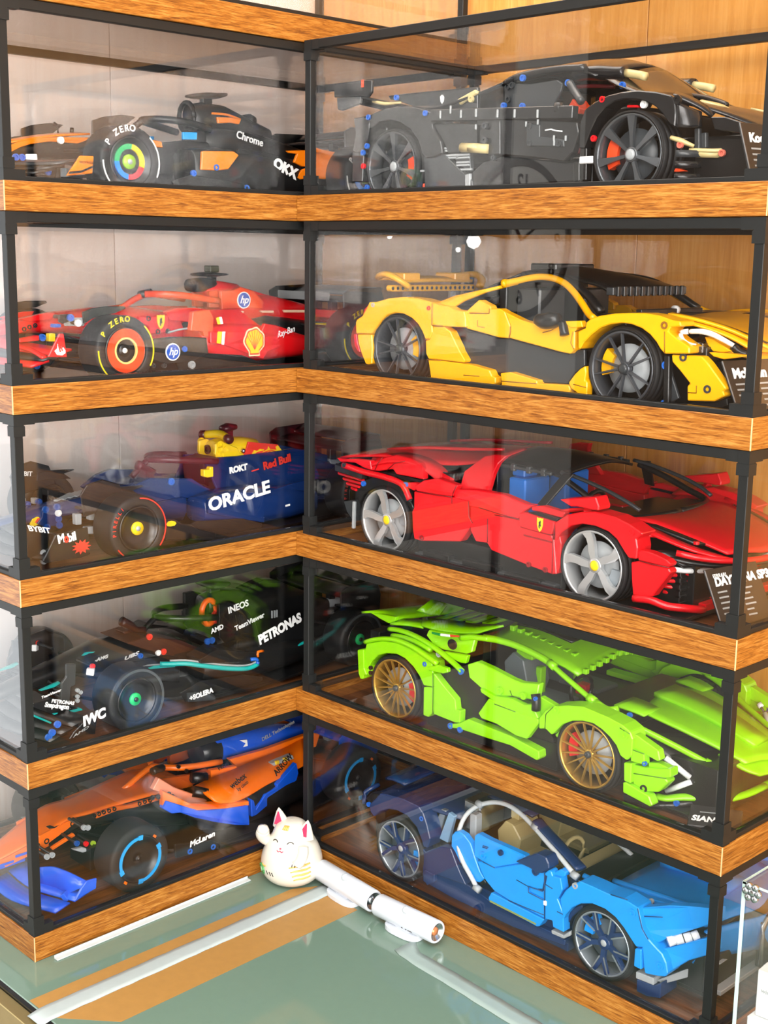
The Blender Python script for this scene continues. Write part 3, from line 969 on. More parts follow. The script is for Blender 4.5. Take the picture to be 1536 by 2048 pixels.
    c.box('bulkhead', 246, 256, -70, 70, 40, 124, BLACK)
    return c


black_car()
# ------------------------------------------------------------------ yellow supercar (right stack, second case)
SUPER = 'brick model supercars in the right stack'
YEL = plastic('bright_yellow_orange_plastic', '#ffb400', 0.27)
GUN = plastic('gunmetal_rim', '#4a4d52', 0.3, 0.4)
SMOKE = clear('smoked_plastic', (0.25, 0.25, 0.26), 0.05)


def yellow_car():
    c = Car('model_supercar', 'yellow and black brick-built supercar with a raised rear wing', 'model car', 'R', 2, SUPER)
    Y = YEL
    c.wheels([(141, 40.5), (448, 40.5)], 40.5, 34, 36, 117.5, GUN,
             spoke_pair(5, GUN, 3.0, 2.0, 13, 6.5, 5.0), caliper=(YEL, (10, 170)), hub=(5, 0.0), capmat=DGREY)
    c.box('chassis', 85, 545, -80, 80, 9, 52, BLACK)
    c.box('chassis', 190, 395, -106, 106, 9, 40, BLACK)
    c.box('floor_plate', 80, 558, -98, 98, 7, 10, BLACK)
    # rear quarter
    c.plate('rear_fender', [(76.6, 67), (77.9, 70.3), (87.9, 75.3), (96.4, 86.8), (98.9, 91.3), (110.8, 92), (131, 96.8), (154.1, 99), (175.1, 98.3), (192.6, 95.6), (198.6, 94.2), (198.5, 88), (198.7, 70), (199.6, 62.2), (195.7, 55.2), (189.1, 54.2), (184.1, 62.5), (177.5, 70.1), (167.6, 76.5), (154.5, 80.7), (141.3, 81.3), (128.1, 77.8), (118.1, 71), (109.7, 62.1), (103.3, 55.6), (77.7, 54.8)], 121, 22, Y, bevel=1.6)
    c.plate('rear_quarter_panel', [(199.3, 94), (208.4, 92.2), (222.3, 91.1), (230, 88.1), (245.1, 87.1), (247.6, 80.1), (248.4, 70.2), (215.3, 69.7), (199.7, 70.3)], 121, 14, Y, bevel=1.2)
    c.plate('rear_bumper', [(78.9, 53.7), (103, 55), (104.3, 39.4), (103.6, 21.5), (97.5, 20.1), (93.2, 20.7), (85.9, 32.2), (80.5, 43.9)], 120, 26, Y, bevel=1.4)
    c.plate('tail_light', [(83.5, 73.6), (86.8, 82.8), (92.8, 87.2), (92.1, 82.5), (88.7, 77)], 117, 20, REDP)
    c.plate('tail_light', [(63.6, 52.9), (68.6, 53.5), (70.9, 43), (75.5, 32.4), (71, 33.3), (65.6, 39.1)], 112, 30, REDP)
    c.pins([(106.1, 88.4)], 121.4, LGREY, True)
    c.pins([(193.8, 88.3)], 121.4, REDP, True)
    c.plate('skirt_panel', [(199.1, 68.3), (215.1, 69.3), (225, 64.6), (233.3, 52.8), (239.7, 44.3), (247.5, 35.4), (246.1, 32.5), (213.9, 33.3), (193.5, 33.1), (189.5, 38.8), (188.5, 53.4), (194.8, 54.5), (198.7, 62.1)], 120, 12, Y, bevel=1.2)
    c.plate('skirt_panel', [(193.9, 32.3), (214, 32.5), (246.2, 31.6), (255.2, 31.4), (283.3, 27.4), (287.2, 21.4), (292.3, 20.4), (292.5, 14.1), (288.3, 11.8), (211.5, 12.5), (198.9, 11.5), (196.3, 23.3)], 121, 12, Y, bevel=1.2)
    c.box('skirt_edge', 178, 262, 100, 119, 3, 8, plastic('pale_yellow_lip', '#b9a95a', 0.4), True)
    # doors
    c.plate('door_panel', [(242.1, 86.3), (244.2, 88.6), (259.4, 99.5), (275, 93.8), (276.5, 91), (276.7, 86.1), (242.1, 85.4)], 113, 10, Y, bevel=1.4)
    c.plate('door_panel', [(244.5, 85.1), (277.6, 86.2), (278.1, 91.1), (291, 91.6), (298.3, 88.7), (306.7, 74.1), (306.5, 67.7), (305.1, 61.7), (290.8, 62), (271.9, 65), (245.8, 68.9)], 117, 12, Y, bevel=1.2)
    c.plate('door_panel', [(299, 88.4), (321, 81.2), (341.7, 77.4), (358, 75.1), (369.7, 78.5), (380, 82.6), (394.1, 83.5), (393.8, 77.9), (390.2, 73.1), (390.5, 55.7), (385.6, 50.8), (371.1, 52.4), (350.9, 55.4), (306.2, 62.1), (307.4, 67.7), (307.4, 74.1)], 117, 12, Y, bevel=1.2)
    c.plate('mirror_mount', [(376.1, 82.5), (398, 84.1), (400.6, 77.8), (386.8, 76.4), (382.9, 77.7)], 118, 8, Y)
    c.plate('door_lower_panel', [(240.1, 65), (264, 63.8), (283.1, 60.7), (298.9, 60.7), (364, 51.1), (378.6, 49.9), (384.9, 54), (397.8, 55.6), (398.9, 39.4), (386.2, 30.2), (378.2, 20.1), (337.2, 19), (300.4, 25.3), (287.5, 24.4), (275, 26.2), (235.2, 31.7)], 110, 4, DGREY)
    c.plate('door_lower_panel', [(214.3, 67.1), (238, 68.8), (243.4, 65.2), (277.6, 59.4), (289.4, 55.7), (290.6, 25.2), (280.6, 22.3), (274.5, 27.4), (246.2, 30.9), (238.4, 34.8), (224.1, 53)], 106, 4, BLACK)
    c.plate('skirt_panel', [(297.8, 25.2), (310.5, 27.2), (346.9, 21.5), (347.3, 18.5), (388, 20), (390, 15.5), (388.5, 10.7), (300.2, 10.2), (299.6, 17.7)], 120, 12, Y, bevel=1.2)
    c.plate('skirt_wedge', [(388.1, 22.6), (395.4, 31.5), (401.5, 37.1), (407.7, 40.6), (409.3, 34.6), (408.1, 26.3), (411.1, 25.3), (411.4, 20.2), (410.8, 8.5), (401.6, 12.4), (391.7, 16.7)], 121, 10, Y, bevel=1.4)
    c.box('skirt_edge', 280, 390, 100, 118, 3, 8, MATS['pale_yellow_lip'], True)
    DY = plastic('seam_ochre', '#a06a00', 0.5)
    for q, y in (([(198.6, 94), (198.5, 88), (198.7, 70)], 121.2), ([(199.7, 70), (215.3, 70.1)], 121.2), ([(193.5, 32.6), (214, 32.9)], 121.3), ([(247.5, 19.5), (269.9, 20.1)], 121.2),
                 ([(250.5, 85), (277.6, 86), (277.8, 91)], 117.2), ([(261.8, 78.4), (262.1, 71.9), (271.6, 71.3)], 117.2), ([(307.1, 74.1), (307.1, 67.7), (305.8, 62.1)], 117.3), ([(350.2, 70), (360.8, 72.6), (369.8, 77.2)], 117.2),
                 ([(388.3, 73), (386.3, 61.6), (390.5, 55.7)], 117.3), ([(299.6, 17.2), (347, 18.3)], 120.2), ([(394.6, 21.6), (410.1, 19.8)], 121.2), ([(497, 78.8), (498.3, 58.6)], 120.2), ([(523.6, 24.2), (533, 24.5), (532.6, 31.2)], 117.3),
                 ([(406.6, 83.2), (405.7, 77.6), (393.2, 73.4)], 120.2), ([(189.7, 54.2), (194.8, 54.8)], 121.2)):
        c.seam(q, y, DY)
    # front fender
    c.plate('front_fender', [(396.3, 73.5), (404.4, 77.5), (406, 83.1), (412.7, 87.5), (421.9, 89.9), (438.9, 92.8), (453.3, 94), (473.4, 94.6), (488.6, 93.3), (504.8, 89.4), (512.9, 88.9), (514.1, 84.2), (502.9, 83.1), (500.7, 79), (510.4, 72.8), (524.3, 66), (524.7, 60), (497.7, 58.3), (492.9, 62.2), (487.9, 68.6), (480.5, 75.2), (470.8, 80.6), (458.7, 83.9), (447.9, 84.3), (434.6, 82.7), (422.5, 78.4), (411.7, 70.8), (403.9, 63.3), (399.8, 56.6), (397.5, 56.5)], 120, 24, Y, bevel=1.8)
    c.pins([(496.4, 84.5)], 120.4, plastic('brown_pin', '#8a5a1c', 0.4), True, 3.6)
    c.plate('front_bumper', [(503.7, 57.7), (535.5, 58.3), (542.5, 52.8), (563.5, 30.8), (560.5, 28.2), (562.4, 24.1), (551.5, 18.4), (523.5, 16.4), (522.5, 30.1), (525.4, 32.4), (513.1, 44), (504.7, 51.1)], 117, 12, Y, bevel=1.6)
    c.pins([(516.8, 56), (544.4, 28.9)], 117.4, DGREY, True, 3.8)
    c.pins([(494.6, 46.9), (495.2, 10.3)], 112, BLUEPIN, True, 4.0)
    c.bar('bumper_strut', [(495.6, -110, 56.1)][0], [(497.8, -110, 9.2)][0], 6, 6, BLACK)
    c.plate('bumper_vent', [(494.9, 44), (507.1, 16.5), (492.6, 8.3), (495.9, 28.4)], 106, 4, DGREY)
    c.plate('front_lip', [(509.3, 11.9), (550.2, 17.1), (561.7, 21.9), (563.3, 15.4), (547.4, 10.1), (514.1, 7.9)], 112, 60, BLACK)
    # nose and hood
    c.sym('hood', [(412, -104, 87), (450, -100, 91), (490, -96, 88), (520, -88, 82), (540, -78, 74), (556, -62, 62)],
          [(412, 0, 85), (450, 0, 87), (490, 0, 86.5), (520, 0, 80), (550, 0, 71), (578, 0, 55)], Y, 2.0, 3, 1.0)
    c.loft('hood_vent', [[(470, -74, 91), (500, -70, 88), (530, -62, 80), (560, -50, 68)], [(470, -60, 90.5), (500, -57, 88), (530, -50, 80.3), (560, -42, 69)]], BLACK, 1.2, True)
    c.loft('hood_rib', [[(478, -88, 93), (510, -82, 88), (540, -72, 79), (570, -56, 64)], [(478, -80, 94), (510, -75, 89), (540, -66, 80), (570, -51, 65)]], Y, 2.5, True)
    c.sym('nose', [(536, -84, 62), (552, -66, 56), (562, -48, 50)], [(552, 0, 66), (574, 0, 56), (580, 0, 46)], Y, 2.0, 3)
    c.sym('nose_lower', [(536, -100, 36), (548, -80, 30), (562, -40, 26)], [(552, 0, 34), (576, 0, 30), (580, 0, 25)], BLACK, 3.0, 3)
    c.box('nose_core', 500, 546, -70, 70, 14, 52, BLACK)
    c.tube('headlight_arc', [(516, -106, 79.4), (527.6, -106, 80), (536.2, -102, 77.9), (545, -98, 73.5), (554.3, -94, 68.2)], lambda t: 3.9 - 1.4 * abs(t - 0.4), WHITE, flat=0.7)
    c.tube('headlight_hook', [(514.5, -108, 79.3), (508, -110, 78.1), (510.1, -110, 72.5), (516.5, -110, 69), (524.9, -110, 68)], lambda t: 3.4 * (1 - 0.75 * t), WHITE, flat=0.8)
    c.tube('headlight_tip', [(553.8, -94, 67.7), (557.1, -90, 63), (562.3, -84, 60.8)], 3.6, BLACK)
    c.box('headlight_lens', 520, 531, 98, 108, 60, 70, CLEARP, True, 1.5)
    c.box('headlight_block', 505, 533, 82, 104, 52, 66, BLACK, True)
    c.plate('headlight_frame', [(525, 74.7), (533.9, 73.3), (539.7, 69.8), (550.9, 64.8), (554.3, 63.1), (545.7, 61.6), (534.8, 61.9), (528.9, 67.3)], 97, 12, ORANGE if False else Y)
    c.plate('headlight_lip', [(534.9, 61.3), (560.3, 61.5), (569.9, 60.9), (570, 59.3), (551.1, 55.9), (540.1, 57.8)], 104, 10, Y)
    # cabin
    c.tube('window_arch', [(269.6, -85, 117), (281.1, -80, 119.4), (296.8, -75, 123.1), (311.1, -72, 124.5), (329.4, -74, 122.8), (346.3, -78, 117.9), (362.1, -84, 110), (377.9, -92, 100.8), (395.2, -102, 90.4), (407, -109, 86.4)], 3.6, Y, flat=1.0)
    c.tube('arch_joint', [(268.3, -86, 116.4), (272.5, -85, 117.1)], 4.6, Y, sub=1)
    c.plate('buttress', [(187.4, 91.4), (222, 102.4), (247.4, 109.3), (280.7, 118.4), (281.7, 115.8), (252, 106.7), (229.9, 96.6), (222.4, 91.3), (211.8, 88.1)], lambda x, z: 112 - max(0, x - 220) * 0.52, 5, Y)
    c.sym('roof', [(262, -48, 127), (290, -58, 127), (330, -60, 124), (372, -62, 118), (392, -64, 111)],
          [(258, 0, 131), (290, 0, 134), (330, 0, 131), (375, 0, 124), (397, 0, 114)], BLACK, 3.0, 3, 1.0)
    c.box('roof_vent', 262, 298, -34, 34, 128, 138, BLACK, False, 3)
    c.sym('engine_cover', [(175, -58, 92), (215, -56, 108), (262, -50, 126)], [(170, 0, 92), (215, 0, 112), (258, 0, 130)], BLACK, 2.4, 3)
    for sg in (-1, 1):
        tube('roof_edge', [(300, sg * 66, 126), (345, sg * 72, 121), (375, sg * 79, 108), (400, sg * 88, 92)], 5.0, BLACK, c.root, 4, 8, 0.8)
    c.bar('windscreen_header', (393, -66, 112), (393, 66, 112), 9, 8, DGREY, False)
    for i in range(12):
        c.box('header_rib', 396.5, 400, -61 + i * 10.4, -56 + i * 10.4, 107, 117, BLACK, False, 0.5)
    c.bar('wiper_bar', (432, -70, 93), (432, 40, 93), 7, 5, BLACK, False)
    tube('wiper_joint', [(432, -8, 94), (432, -3, 94)], 4.6, WHITE, c.root, 1)
    c.box('scuttle', 405, 436, -96, 96, 78, 91, BLACK)
    # cockpit
    c.box('dashboard', 385, 410, -78, 78, 62, 84, BLACK, False, 3)
    c.box('seat', 268, 300, 18, 62, 45, 112, DGREY, True, 5)
    c.box('seat_base', 295, 345, 18, 62, 40, 58, DGREY, True, 4)
    c.box('bulkhead', 252, 262, -72, 72, 40, 118, BLACK)
    c.box('cabin_floor', 190, 420, -90, 90, 36, 44, BLACK)
    c.box('engine_block', 130, 225, -62, 62, 50, 86, DGREY, False, 2)
    # door mirror: smoked cup and its clear arm
    c.tube('door_mirror', [(345.3, -120, 82.9), (355.5, -121, 81.8), (364.8, -121, 83.3), (372.3, -119, 84.6)], lambda t: 6.5 + 3 * math.sin(math.pi * t), BLACK, flat=0.9)
    c.tube('mirror_arm', [(375.7, -119, 81.7), (378.8, -120, 75.7), (381, -121, 69.2)], lambda t: 4.0 + t, BLACK, sub=3)
    # rear deck and wing
    c.sym('rear_deck', [(82, -100, 82), (120, -102, 92), (170, -100, 92), (215, -92, 92)], [(86, 0, 84), (120, 0, 88), (170, 0, 94), (215, 0, 104)], BLACK, 2.4, 3)
    c.box('rear_panel', 84, 90, -100, 100, 20, 82, BLACK)
    c.sym('wing_blade', [(52, -62, 116), (72, -64, 117), (92, -62, 114)], [(50, 0, 117), (72, 0, 119), (94, 0, 115)], Y, 3.4, 3)
    for sg in (-1, 1):
        tube('wing_tip', [(52, sg * 60, 118), (66, sg * 70, 121), (84, sg * 76, 122), (98, sg * 72, 116), (104, sg * 62, 108)], 5.4, Y, c.root, 4, 10, 0.7)
        c.box('wing_cap', 58, 92, sg * 58, sg * 30, 115, 124, Y, False, 3)
        c.bar('wing_strut', (80, sg * 40, 88), (80, sg * 40, 104), 8, 10, CLEARP, False)
        c.pin(84, sg * 40, 94, LGREY, False, 3.2, 'x')
    c.beam('wing_beam', (82, -70, 106), (82, 70, 106), Y, True, False, 7.6, 'x')
    return c


yellow_car()
# ------------------------------------------------------------------ red supercar (right stack, middle case)
SIL = plastic('satin_silver_rim', '#c3c6c8', 0.28, 0.55)
BLUESEAT = plastic('azure_plastic', '#1273d4', 0.3)
YBADGE = plastic('badge_yellow', '#f6d21c', 0.35)


def shield(c, x, y, z, w_, h, mat=None):
    """small shield badge with a dark mark on it"""
    p = [(-0.5, 0.5), (-0.25, 0.46), (0, 0.5), (0.25, 0.46), (0.5, 0.5), (0.48, 0), (0.3, -0.32), (0, -0.5), (-0.3, -0.32), (-0.48, 0)]
    b = c.plate('badge', [(x + a * w_, z + b_ * h) for a, b_ in p], y + 0.3, 0.6, mat or YBADGE, False, 0)
    m = [(-0.1, -0.28), (0.02, -0.24), (-0.02, -0.05), (0.12, -0.14), (0.2, -0.02), (0.1, 0.06), (0.16, 0.22), (0.04, 0.32), (-0.1, 0.2), (-0.2, 0.18), (-0.14, 0.04), (-0.2, -0.1)]
    k = -c.s
    c.plate('badge_mark', [(x + k * a * w_, z + b_ * h) for a, b_ in m], y + 0.45, 0.3, PRINTK, False, 0, None, b)
    return b


def red_car():
    c = Car('model_supercar', 'red brick-built supercar with silver five-spoke wheels and blue seats', 'model car', 'R', 3, SUPER)
    R = REDP
    blade = [(0.16, -22), (0.45, 4), (0.62, 12), (0.8, 13), (1.0, 8), (1.0, 26), (0.8, 31), (0.55, 33), (0.3, 34), (0.2, 40)]
    c.wheels([(124, 40.5), (424, 40.5)], 40.5, 36, 36.5, 117.5, SIL, spoke_blades(5, SIL, blade, 8, 5.5, 4.5), hub=(5.5, -2.5), capmat=YBADGE,
             caliper=(plastic('grey_caliper', '#8b949b', 0.35), (20, -30)), disc=LGREY, spin=0.25)
    c.box('chassis', 60, 520, -80, 80, 10, 56, BLACK)
    c.box('chassis', 172, 380, -108, 108, 6, 34, BLACK)
    c.box('side_sill', 175, 378, 100, 117, 4, 12, DGREY, True, 1.5)
    c.box('sill_ridge', 190, 230, 108, 119, 10, 17, BLACK, True, 1.5)
    c.box('sill_ridge', 250, 300, 108, 119, 10, 17, BLACK, True, 1.5)
    c.box('sill_ridge', 310, 360, 108, 119, 6, 13, BLACK, True, 1.5)
    # tail
    c.plate('rear_wheel_liner', [(71.1, 65.1), (85.3, 82.1), (101.2, 89.2), (125.7, 90), (142.9, 86.2), (156.6, 77.2), (167.1, 61.7), (167.3, 54.5), (153.5, 67), (139.8, 74.8), (119, 78.6), (101.5, 75.6), (85.6, 65.9), (76.8, 53.3)], 112, 26, BLACK)
    c.plate('tail_corner', [(35.9, 103.3), (48.5, 103), (68.7, 105.9), (94.7, 107), (97.9, 95.6), (85.1, 96.8), (68.7, 101.3), (52.3, 100.2), (43, 99.1)], lambda x, z: 112, 8, R, bevel=1.0)
    c.tube('fender_beam', [(51.5, -115, 96.6), (71.3, -116, 95.1), (92.2, -117, 93.3), (122.4, -119, 92.8), (147.5, -120, 90.5), (159.4, -120, 85.7), (168.9, -120, 72.4)], 3.6, R, sub=3)
    c.pins([(57.2, 97.8), (167.9, 72.4)], 119.5, DGREY, True, 2.6)
    c.pins([(91.3, 80), (160.8, 88)], 119.5, BLUEPIN, True, 3.2)
    c.plate('rear_fender', [(97.4, 105.8), (111.3, 112.4), (125.1, 116.2), (149, 115.1), (165.8, 112.4), (175.8, 107.4), (183.5, 96.5), (159.5, 96.9), (139.2, 96.7), (129.7, 101.3), (109.9, 96.8), (96.1, 95.7)], lambda x, z: 116 - max(0, z - 92) * 0.7, 8, R, bevel=1.6)
    c.plate('rear_fender_gap', [(101.1, 96), (149.4, 96.2), (181.1, 95), (174.6, 90.5), (149.6, 90.8), (132.5, 93.3), (102.9, 94.1)], 110, 10, BLACK)
    c.plate('rear_fender_lip', [(153.9, 89), (170.5, 91.8), (180.5, 91.4), (177.3, 85.6), (172.5, 82.5), (162.4, 84.7)], 117, 8, R)
    for a, b in (('90,372,-104', '325,440,-114'), ('138,425,-104', '300,468,-113'), ('170,470,-104', '285,502,-112'), ('215,520,-104', '255,532,-111')):
        pass
    sl = [(28.2, -100, 81.9), (86.5, -114, 82.5), (37.3, -100, 76.3), (81, -113, 78.1), (45.5, -102, 71.8), (77.3, -112, 73.3), (58.2, -106, 68.3), (70.9, -111, 68.5)]
    for i in range(0, 8, 2):
        c.bar('tail_slat', sl[i], sl[i + 1], 3.2, 3.0, R)
        c.bar('tail_slat', (sl[i][0] - 2, -sl[i][1], sl[i][2]), (sl[i][0] - 2, sl[i][1], sl[i][2]), 3.2, 3.0, R, False)
    hl = [(28.7, -104, 90.3), (87.3, -114, 88.2)]
    c.bar('tail_beam', hl[0], hl[1], 8, 8, BLACK)
    c.box('tail_block', 52, 78, -96, 96, 40, 92, BLACK, False, 2)
    c.plate('diffuser', [(41.6, 49.8), (61, 53.9), (63.1, 37.6), (62.4, 27.2), (55.8, 30.7), (47.4, 37.8)], 105, 10, DGREY)
    c.bar('diffuser_strut', [(62.1, -106, 52.9)][0], [(61.3, -106, 19.5)][0], 4, 4, LGREY)
    # rear deck
    c.sym('rear_deck', [(30, -100, 102), (70, -98, 108), (110, -95, 112), (150, -88, 110), (200, -78, 112), (250, -66, 122)],
          [(32, 0, 106), (70, 0, 111), (115, 0, 118), (155, 0, 122), (205, 0, 127), (255, 0, 130)], R, 2.2, 3, 1.5)
    c.loft('haunch', [[(92, -112, 100), (120, -108, 108), (150, -104, 110), (178, -104, 104), (205, -108, 94)], [(80, -92, 108), (120, -84, 116), (152, -82, 116), (185, -86, 110), (215, -96, 98)]], R, 2.5, True)
    c.loft('deck_strake', [[(70, -60, 113), (130, -56, 121), (190, -52, 126), (240, -46, 131)], [(70, -52, 113), (130, -48, 122), (190, -44, 127), (240, -40, 131)]], R, 3, True)
    c.box('deck_vent', 190, 214, 66, 96, 96, 105, BLACK, True, 2)
    # flanks
    c.plate('rear_quarter_panel', [(175.3, 88.8), (187, 96.3), (205.4, 101.2), (238.6, 97.7), (234, 88.9), (232.9, 84.7), (214, 83.7), (178.4, 83.2)], lambda x, z: 119 - max(0, z - 92) * 0.5, 10, R, bevel=1.2)
    c.plate('rear_quarter_panel', [(174.4, 82.3), (213.7, 83.1), (233.2, 83.9), (257.6, 83.1), (259, 66), (264.3, 59.8), (247, 36.5), (186.8, 27.1), (175.9, 27.6), (173.3, 39.3), (171.8, 58.2), (174.6, 63.5)], 119, 12, R, bevel=1.2)
    c.pins([(188.5, 31)], 119.6, plastic('dark_red_pin', '#8c0d16', 0.3), True, 3)
    c.plate('door_cap', [(233.7, 92.3), (262, 95.7), (300.7, 96), (333.9, 90.7), (343.7, 90.9), (332.9, 82.8), (328.1, 74.3), (301.6, 74.7), (271.8, 77.5), (249, 77.6), (232.6, 78.1)], lambda x, z: 118 - max(0, z - 80) * 0.35, 10, R, bevel=1.4)
    c.plate('door_panel', [(259.9, 77.8), (273.6, 77.5), (303.3, 74.6), (329.8, 73.9), (331, 66.6), (372.8, 64.2), (376, 60.2), (381, 24.7), (374.9, 23.4), (368, 24.3), (341.3, 27.2), (291.7, 34.5), (285.5, 41.3), (268.9, 40.4), (260.9, 51.3)], 118.5, 12, R, bevel=1.2)
    c.plate('fender_vent_panel', [(330.6, 81.5), (338.2, 82.9), (377.2, 79.1), (376.2, 72.4), (373.9, 65.2), (347.4, 65.7), (331.3, 67.1)], 121, 8, R, bevel=1.4)
    c.plate('fender_vent', [(335.1, 81.9), (350.4, 85.6), (379.5, 82.2), (376.7, 78.7), (336.6, 81.1)], 117, 8, BLACK)
    c.plate('fender_vent_lip', [(340.5, 89), (354.3, 91.6), (384.7, 88.9), (380.7, 82.8), (349.1, 84.8), (340.7, 84.6)], 113, 10, R, bevel=1.4)
    c.pins([(344.9, 28.6), (367.3, 27)], 119.6, MATS['dark_red_pin'], True, 3)
    bx, bz = [(359.2, 73.4)][0]
    shield(c, bx, 121, bz, 8, 15)
    ln = [(336.3, -118.8, 58.6), (373.8, -118.8, 57.2)]
    c.bar('panel_joint', ln[0], ln[1], 1, 1.6, MATS['dark_red_pin'], True, 0)
    DR = plastic('seam_red', '#7c0a10', 0.5)
    for q, y in (([(178.7, 82.9), (214, 83.4), (233.2, 84.2)], 119), ([(233.2, 84.2), (233.4, 77.2)], 119.2), ([(257.6, 83.1), (259, 66), (264.3, 59.8)], 118.9),
                 ([(238.6, 97.7), (234.3, 89), (232.9, 84.7)], 118.4), ([(295.4, 73.9), (330.7, 74.2), (331.8, 66.9), (373.6, 64.5)], 118.8), ([(375, 63.4), (375.7, 24.1)], 118.8),
                 ([(376.4, 77.8), (376.8, 60.4)], 119.3), ([(286.3, 42.4), (285.6, 68)], 118.7), ([(271.8, 78.1), (291.2, 76.5), (327.6, 74.2)], 117.6), ([(480.4, 56.8), (494.9, 55.9), (515, 56.1)], 117.2)):
        c.seam(q, y, DR)
    for q in ([(123.5, 99.4), (135.3, 108.8), (152.1, 113.4)], [(102.6, 96.1), (107.7, 105.4), (115.4, 113.1)]):
        c.seam(q, 112, DR)
    # front fender and nose
    c.plate('front_fender', [(377.4, 58.9), (376.5, 77.9), (391.2, 88.6), (408.1, 93.9), (426, 97.3), (442.5, 95.9), (450.1, 95.6), (467.6, 91.1), (483.8, 84.4), (477, 77.8), (479, 69.1), (478.2, 58.1), (469, 57.5), (463.2, 63.2), (453.8, 73.9), (443.3, 79.8), (426.8, 82.9), (411.3, 82.5), (397.1, 78.1), (384.9, 68.9)], 119, 24, R, bevel=1.8)
    c.loft('fender_top', [[(378, -112, 90), (400, -110, 95), (425, -108, 94), (450, -104, 88), (478, -98, 78)], [(382, -84, 84), (405, -80, 88), (430, -78, 87), (458, -76, 82), (486, -72, 74)]], R, 2.4, True)
    c.plate('fender_liner', [(373, 56.6), (380.6, 66.7), (383.8, 56.8), (383.6, 34.8), (380.1, 24.2), (376.3, 23.5)], 116, 20, R)
    c.pins([(471, 83.8)], 119.5, R, True, 4)
    c.plate('bumper_upper', [(477.7, 66.3), (488.6, 66.9), (498.2, 65.5), (510.5, 62.6), (515.4, 59.4), (513.3, 55.7), (491.7, 56.1), (478.3, 56.5)], 116, 12, R, bevel=1.2)
    c.plate('bumper_side', [(470.9, 53.2), (479.1, 55.7), (493.6, 54.7), (513.7, 55.1), (516.6, 51.6), (499.1, 26.5), (498, 24), (475.2, 19.4), (472.5, 36)], 117, 12, R, bevel=1.4)
    c.tube('front_splitter', [(476.8, -118, 18.4), (493.5, -115, 19.6), (508.2, -108, 15.1), (520.6, -98, 13.8), (529.2, -82, 11.1), (521, -60, 5.4)], 4.0, R, sub=3)
    c.bar('front_splitter', (524, -70, 10), (524, 70, 10), 9, 8, R, False)
    c.box('splitter_tray', 450, 530, -112, 112, 3, 7, BLACK)
    c.box('nose_core', 470, 512, -92, 92, 8, 50, BLACK)
    for i in range(5):
        z = 44 - i * 6.6
        o = 4.0 * i
        pts = [(498 - o * 0.4, -104 + o, z), (510 - o * 0.3, -84, z - 1.5), (518, -50, z - 2), (522, 0, z - 2.2), (518, 50, z - 2), (510 - o * 0.3, 84, z - 1.5), (498 - o * 0.4, 104 - o, z)]
        c.tube('grille_slat', pts, 2.1, R, False, 3, 8)
        for sg in (-1, 1):
            c.box('slat_clip', 506, 513, sg * 92, sg * 80, z - 4, z - 1, BLACK)
    c.tube('daytime_light', [(506, -99, 50), (516, -80, 47), (525, -45, 45), (528, 0, 44.5), (525, 45, 45), (516, 80, 47), (506, 99, 50)], 2.7, WHITE, False, 4)
    c.sym('headlight_band', [(492, -104, 66), (508, -98, 58), (516, -92, 52)], [(520, 0, 58), (534, 0, 52), (532, 0, 47)], BLACK, 3, 3)
    c.sym('hood', [(436, -74, 86), (462, -73, 85.5), (492, -70, 79), (518, -64, 72), (541, -58, 65)], [(440, 0, 84), (468, 0, 84), (500, 0, 79), (528, 0, 71), (552, 0, 61)], R, 2.4, 3, 0.8)
    c.loft('fender_crest', [[(440, -102, 90), (470, -98, 82), (495, -96, 76), (520, -88, 69), (543, -66, 61)], [(446, -88, 87), (474, -84, 82), (500, -82, 75), (524, -74, 68), (546, -58, 61)]], R, 2.2, True)
    c.loft('hood_vent', [[(462, -82, 84.5), (490, -80, 79), (515, -73, 72)], [(468, -74, 84.2), (494, -70, 78.6), (520, -64, 71.6)]], BLACK, 2.6, True)
    c.pin(514, -71, 74, R, False, 3.2, 'z')
    c.tube('nose_edge', [(508, -96, 66), (528, -82, 62), (546, -58, 59), (556, -20, 57), (556, 20, 57), (546, 58, 59), (528, 82, 62), (508, 96, 66)], 3.2, R, False, 3)
    c.tube('nose_edge', [(504, -100, 60), (524, -84, 56), (542, -58, 53), (552, 0, 51), (542, 58, 53), (524, 84, 56), (504, 100, 60)], 2.4, BLACK, False, 3)
    # cabin
    c.plate('buttress', [(227, 109.4), (244.9, 127.4), (258.5, 130.8), (275, 131.6), (267.9, 122.5), (267.8, 111.2), (273, 90.2), (246.4, 89.4), (232.4, 90)], lambda x, z: 112 - max(0, z - 84) * 0.72, 8, R, bevel=1.4)
    c.sym('roof', [(246, -62, 119), (280, -64, 120), (315, -64, 118), (340, -66, 115)], [(250, 0, 130), (285, 0, 132), (320, 0, 130), (352, 0, 126)], BLACK, 3, 3, 1.5)
    wf = [(256.3, -70, 118.3), (278.1, -70, 118.1), (300.2, -70, 118.1), (320.4, -70, 117.8), (331.8, -70, 117.6)]
    c.tube('window_rail', wf, 2.0, DGREY)
    for x, y, z in wf[1:4]:
        c.box('rail_clip', x - 3, x + 3, -y - 3, -y + 2, z - 4, z + 4, DGREY, True, 1)
    c.plate('door_pillar', [(347.6, 120.7), (361.4, 121.4), (357.7, 113.2), (347.9, 87.4), (336.6, 89.1)], lambda x, z: 108 - max(0, z - 80) * 0.9, 4, BLACK)
    c.tube('windscreen_pillar', [(341.2, -66, 120.4), (364.2, -67, 117.6), (400.4, -68, 110), (426.9, -68, 101.8), (443.3, -66, 94.3)], 2.6, DGREY, flat=0.8)
    c.tube('windscreen_frame', [(345, -70, 116), (375, -76, 106), (405, -80, 94), (432, -76, 86), (446, -40, 86), (448, 0, 86)], 3.4, BLACK, True, 4)
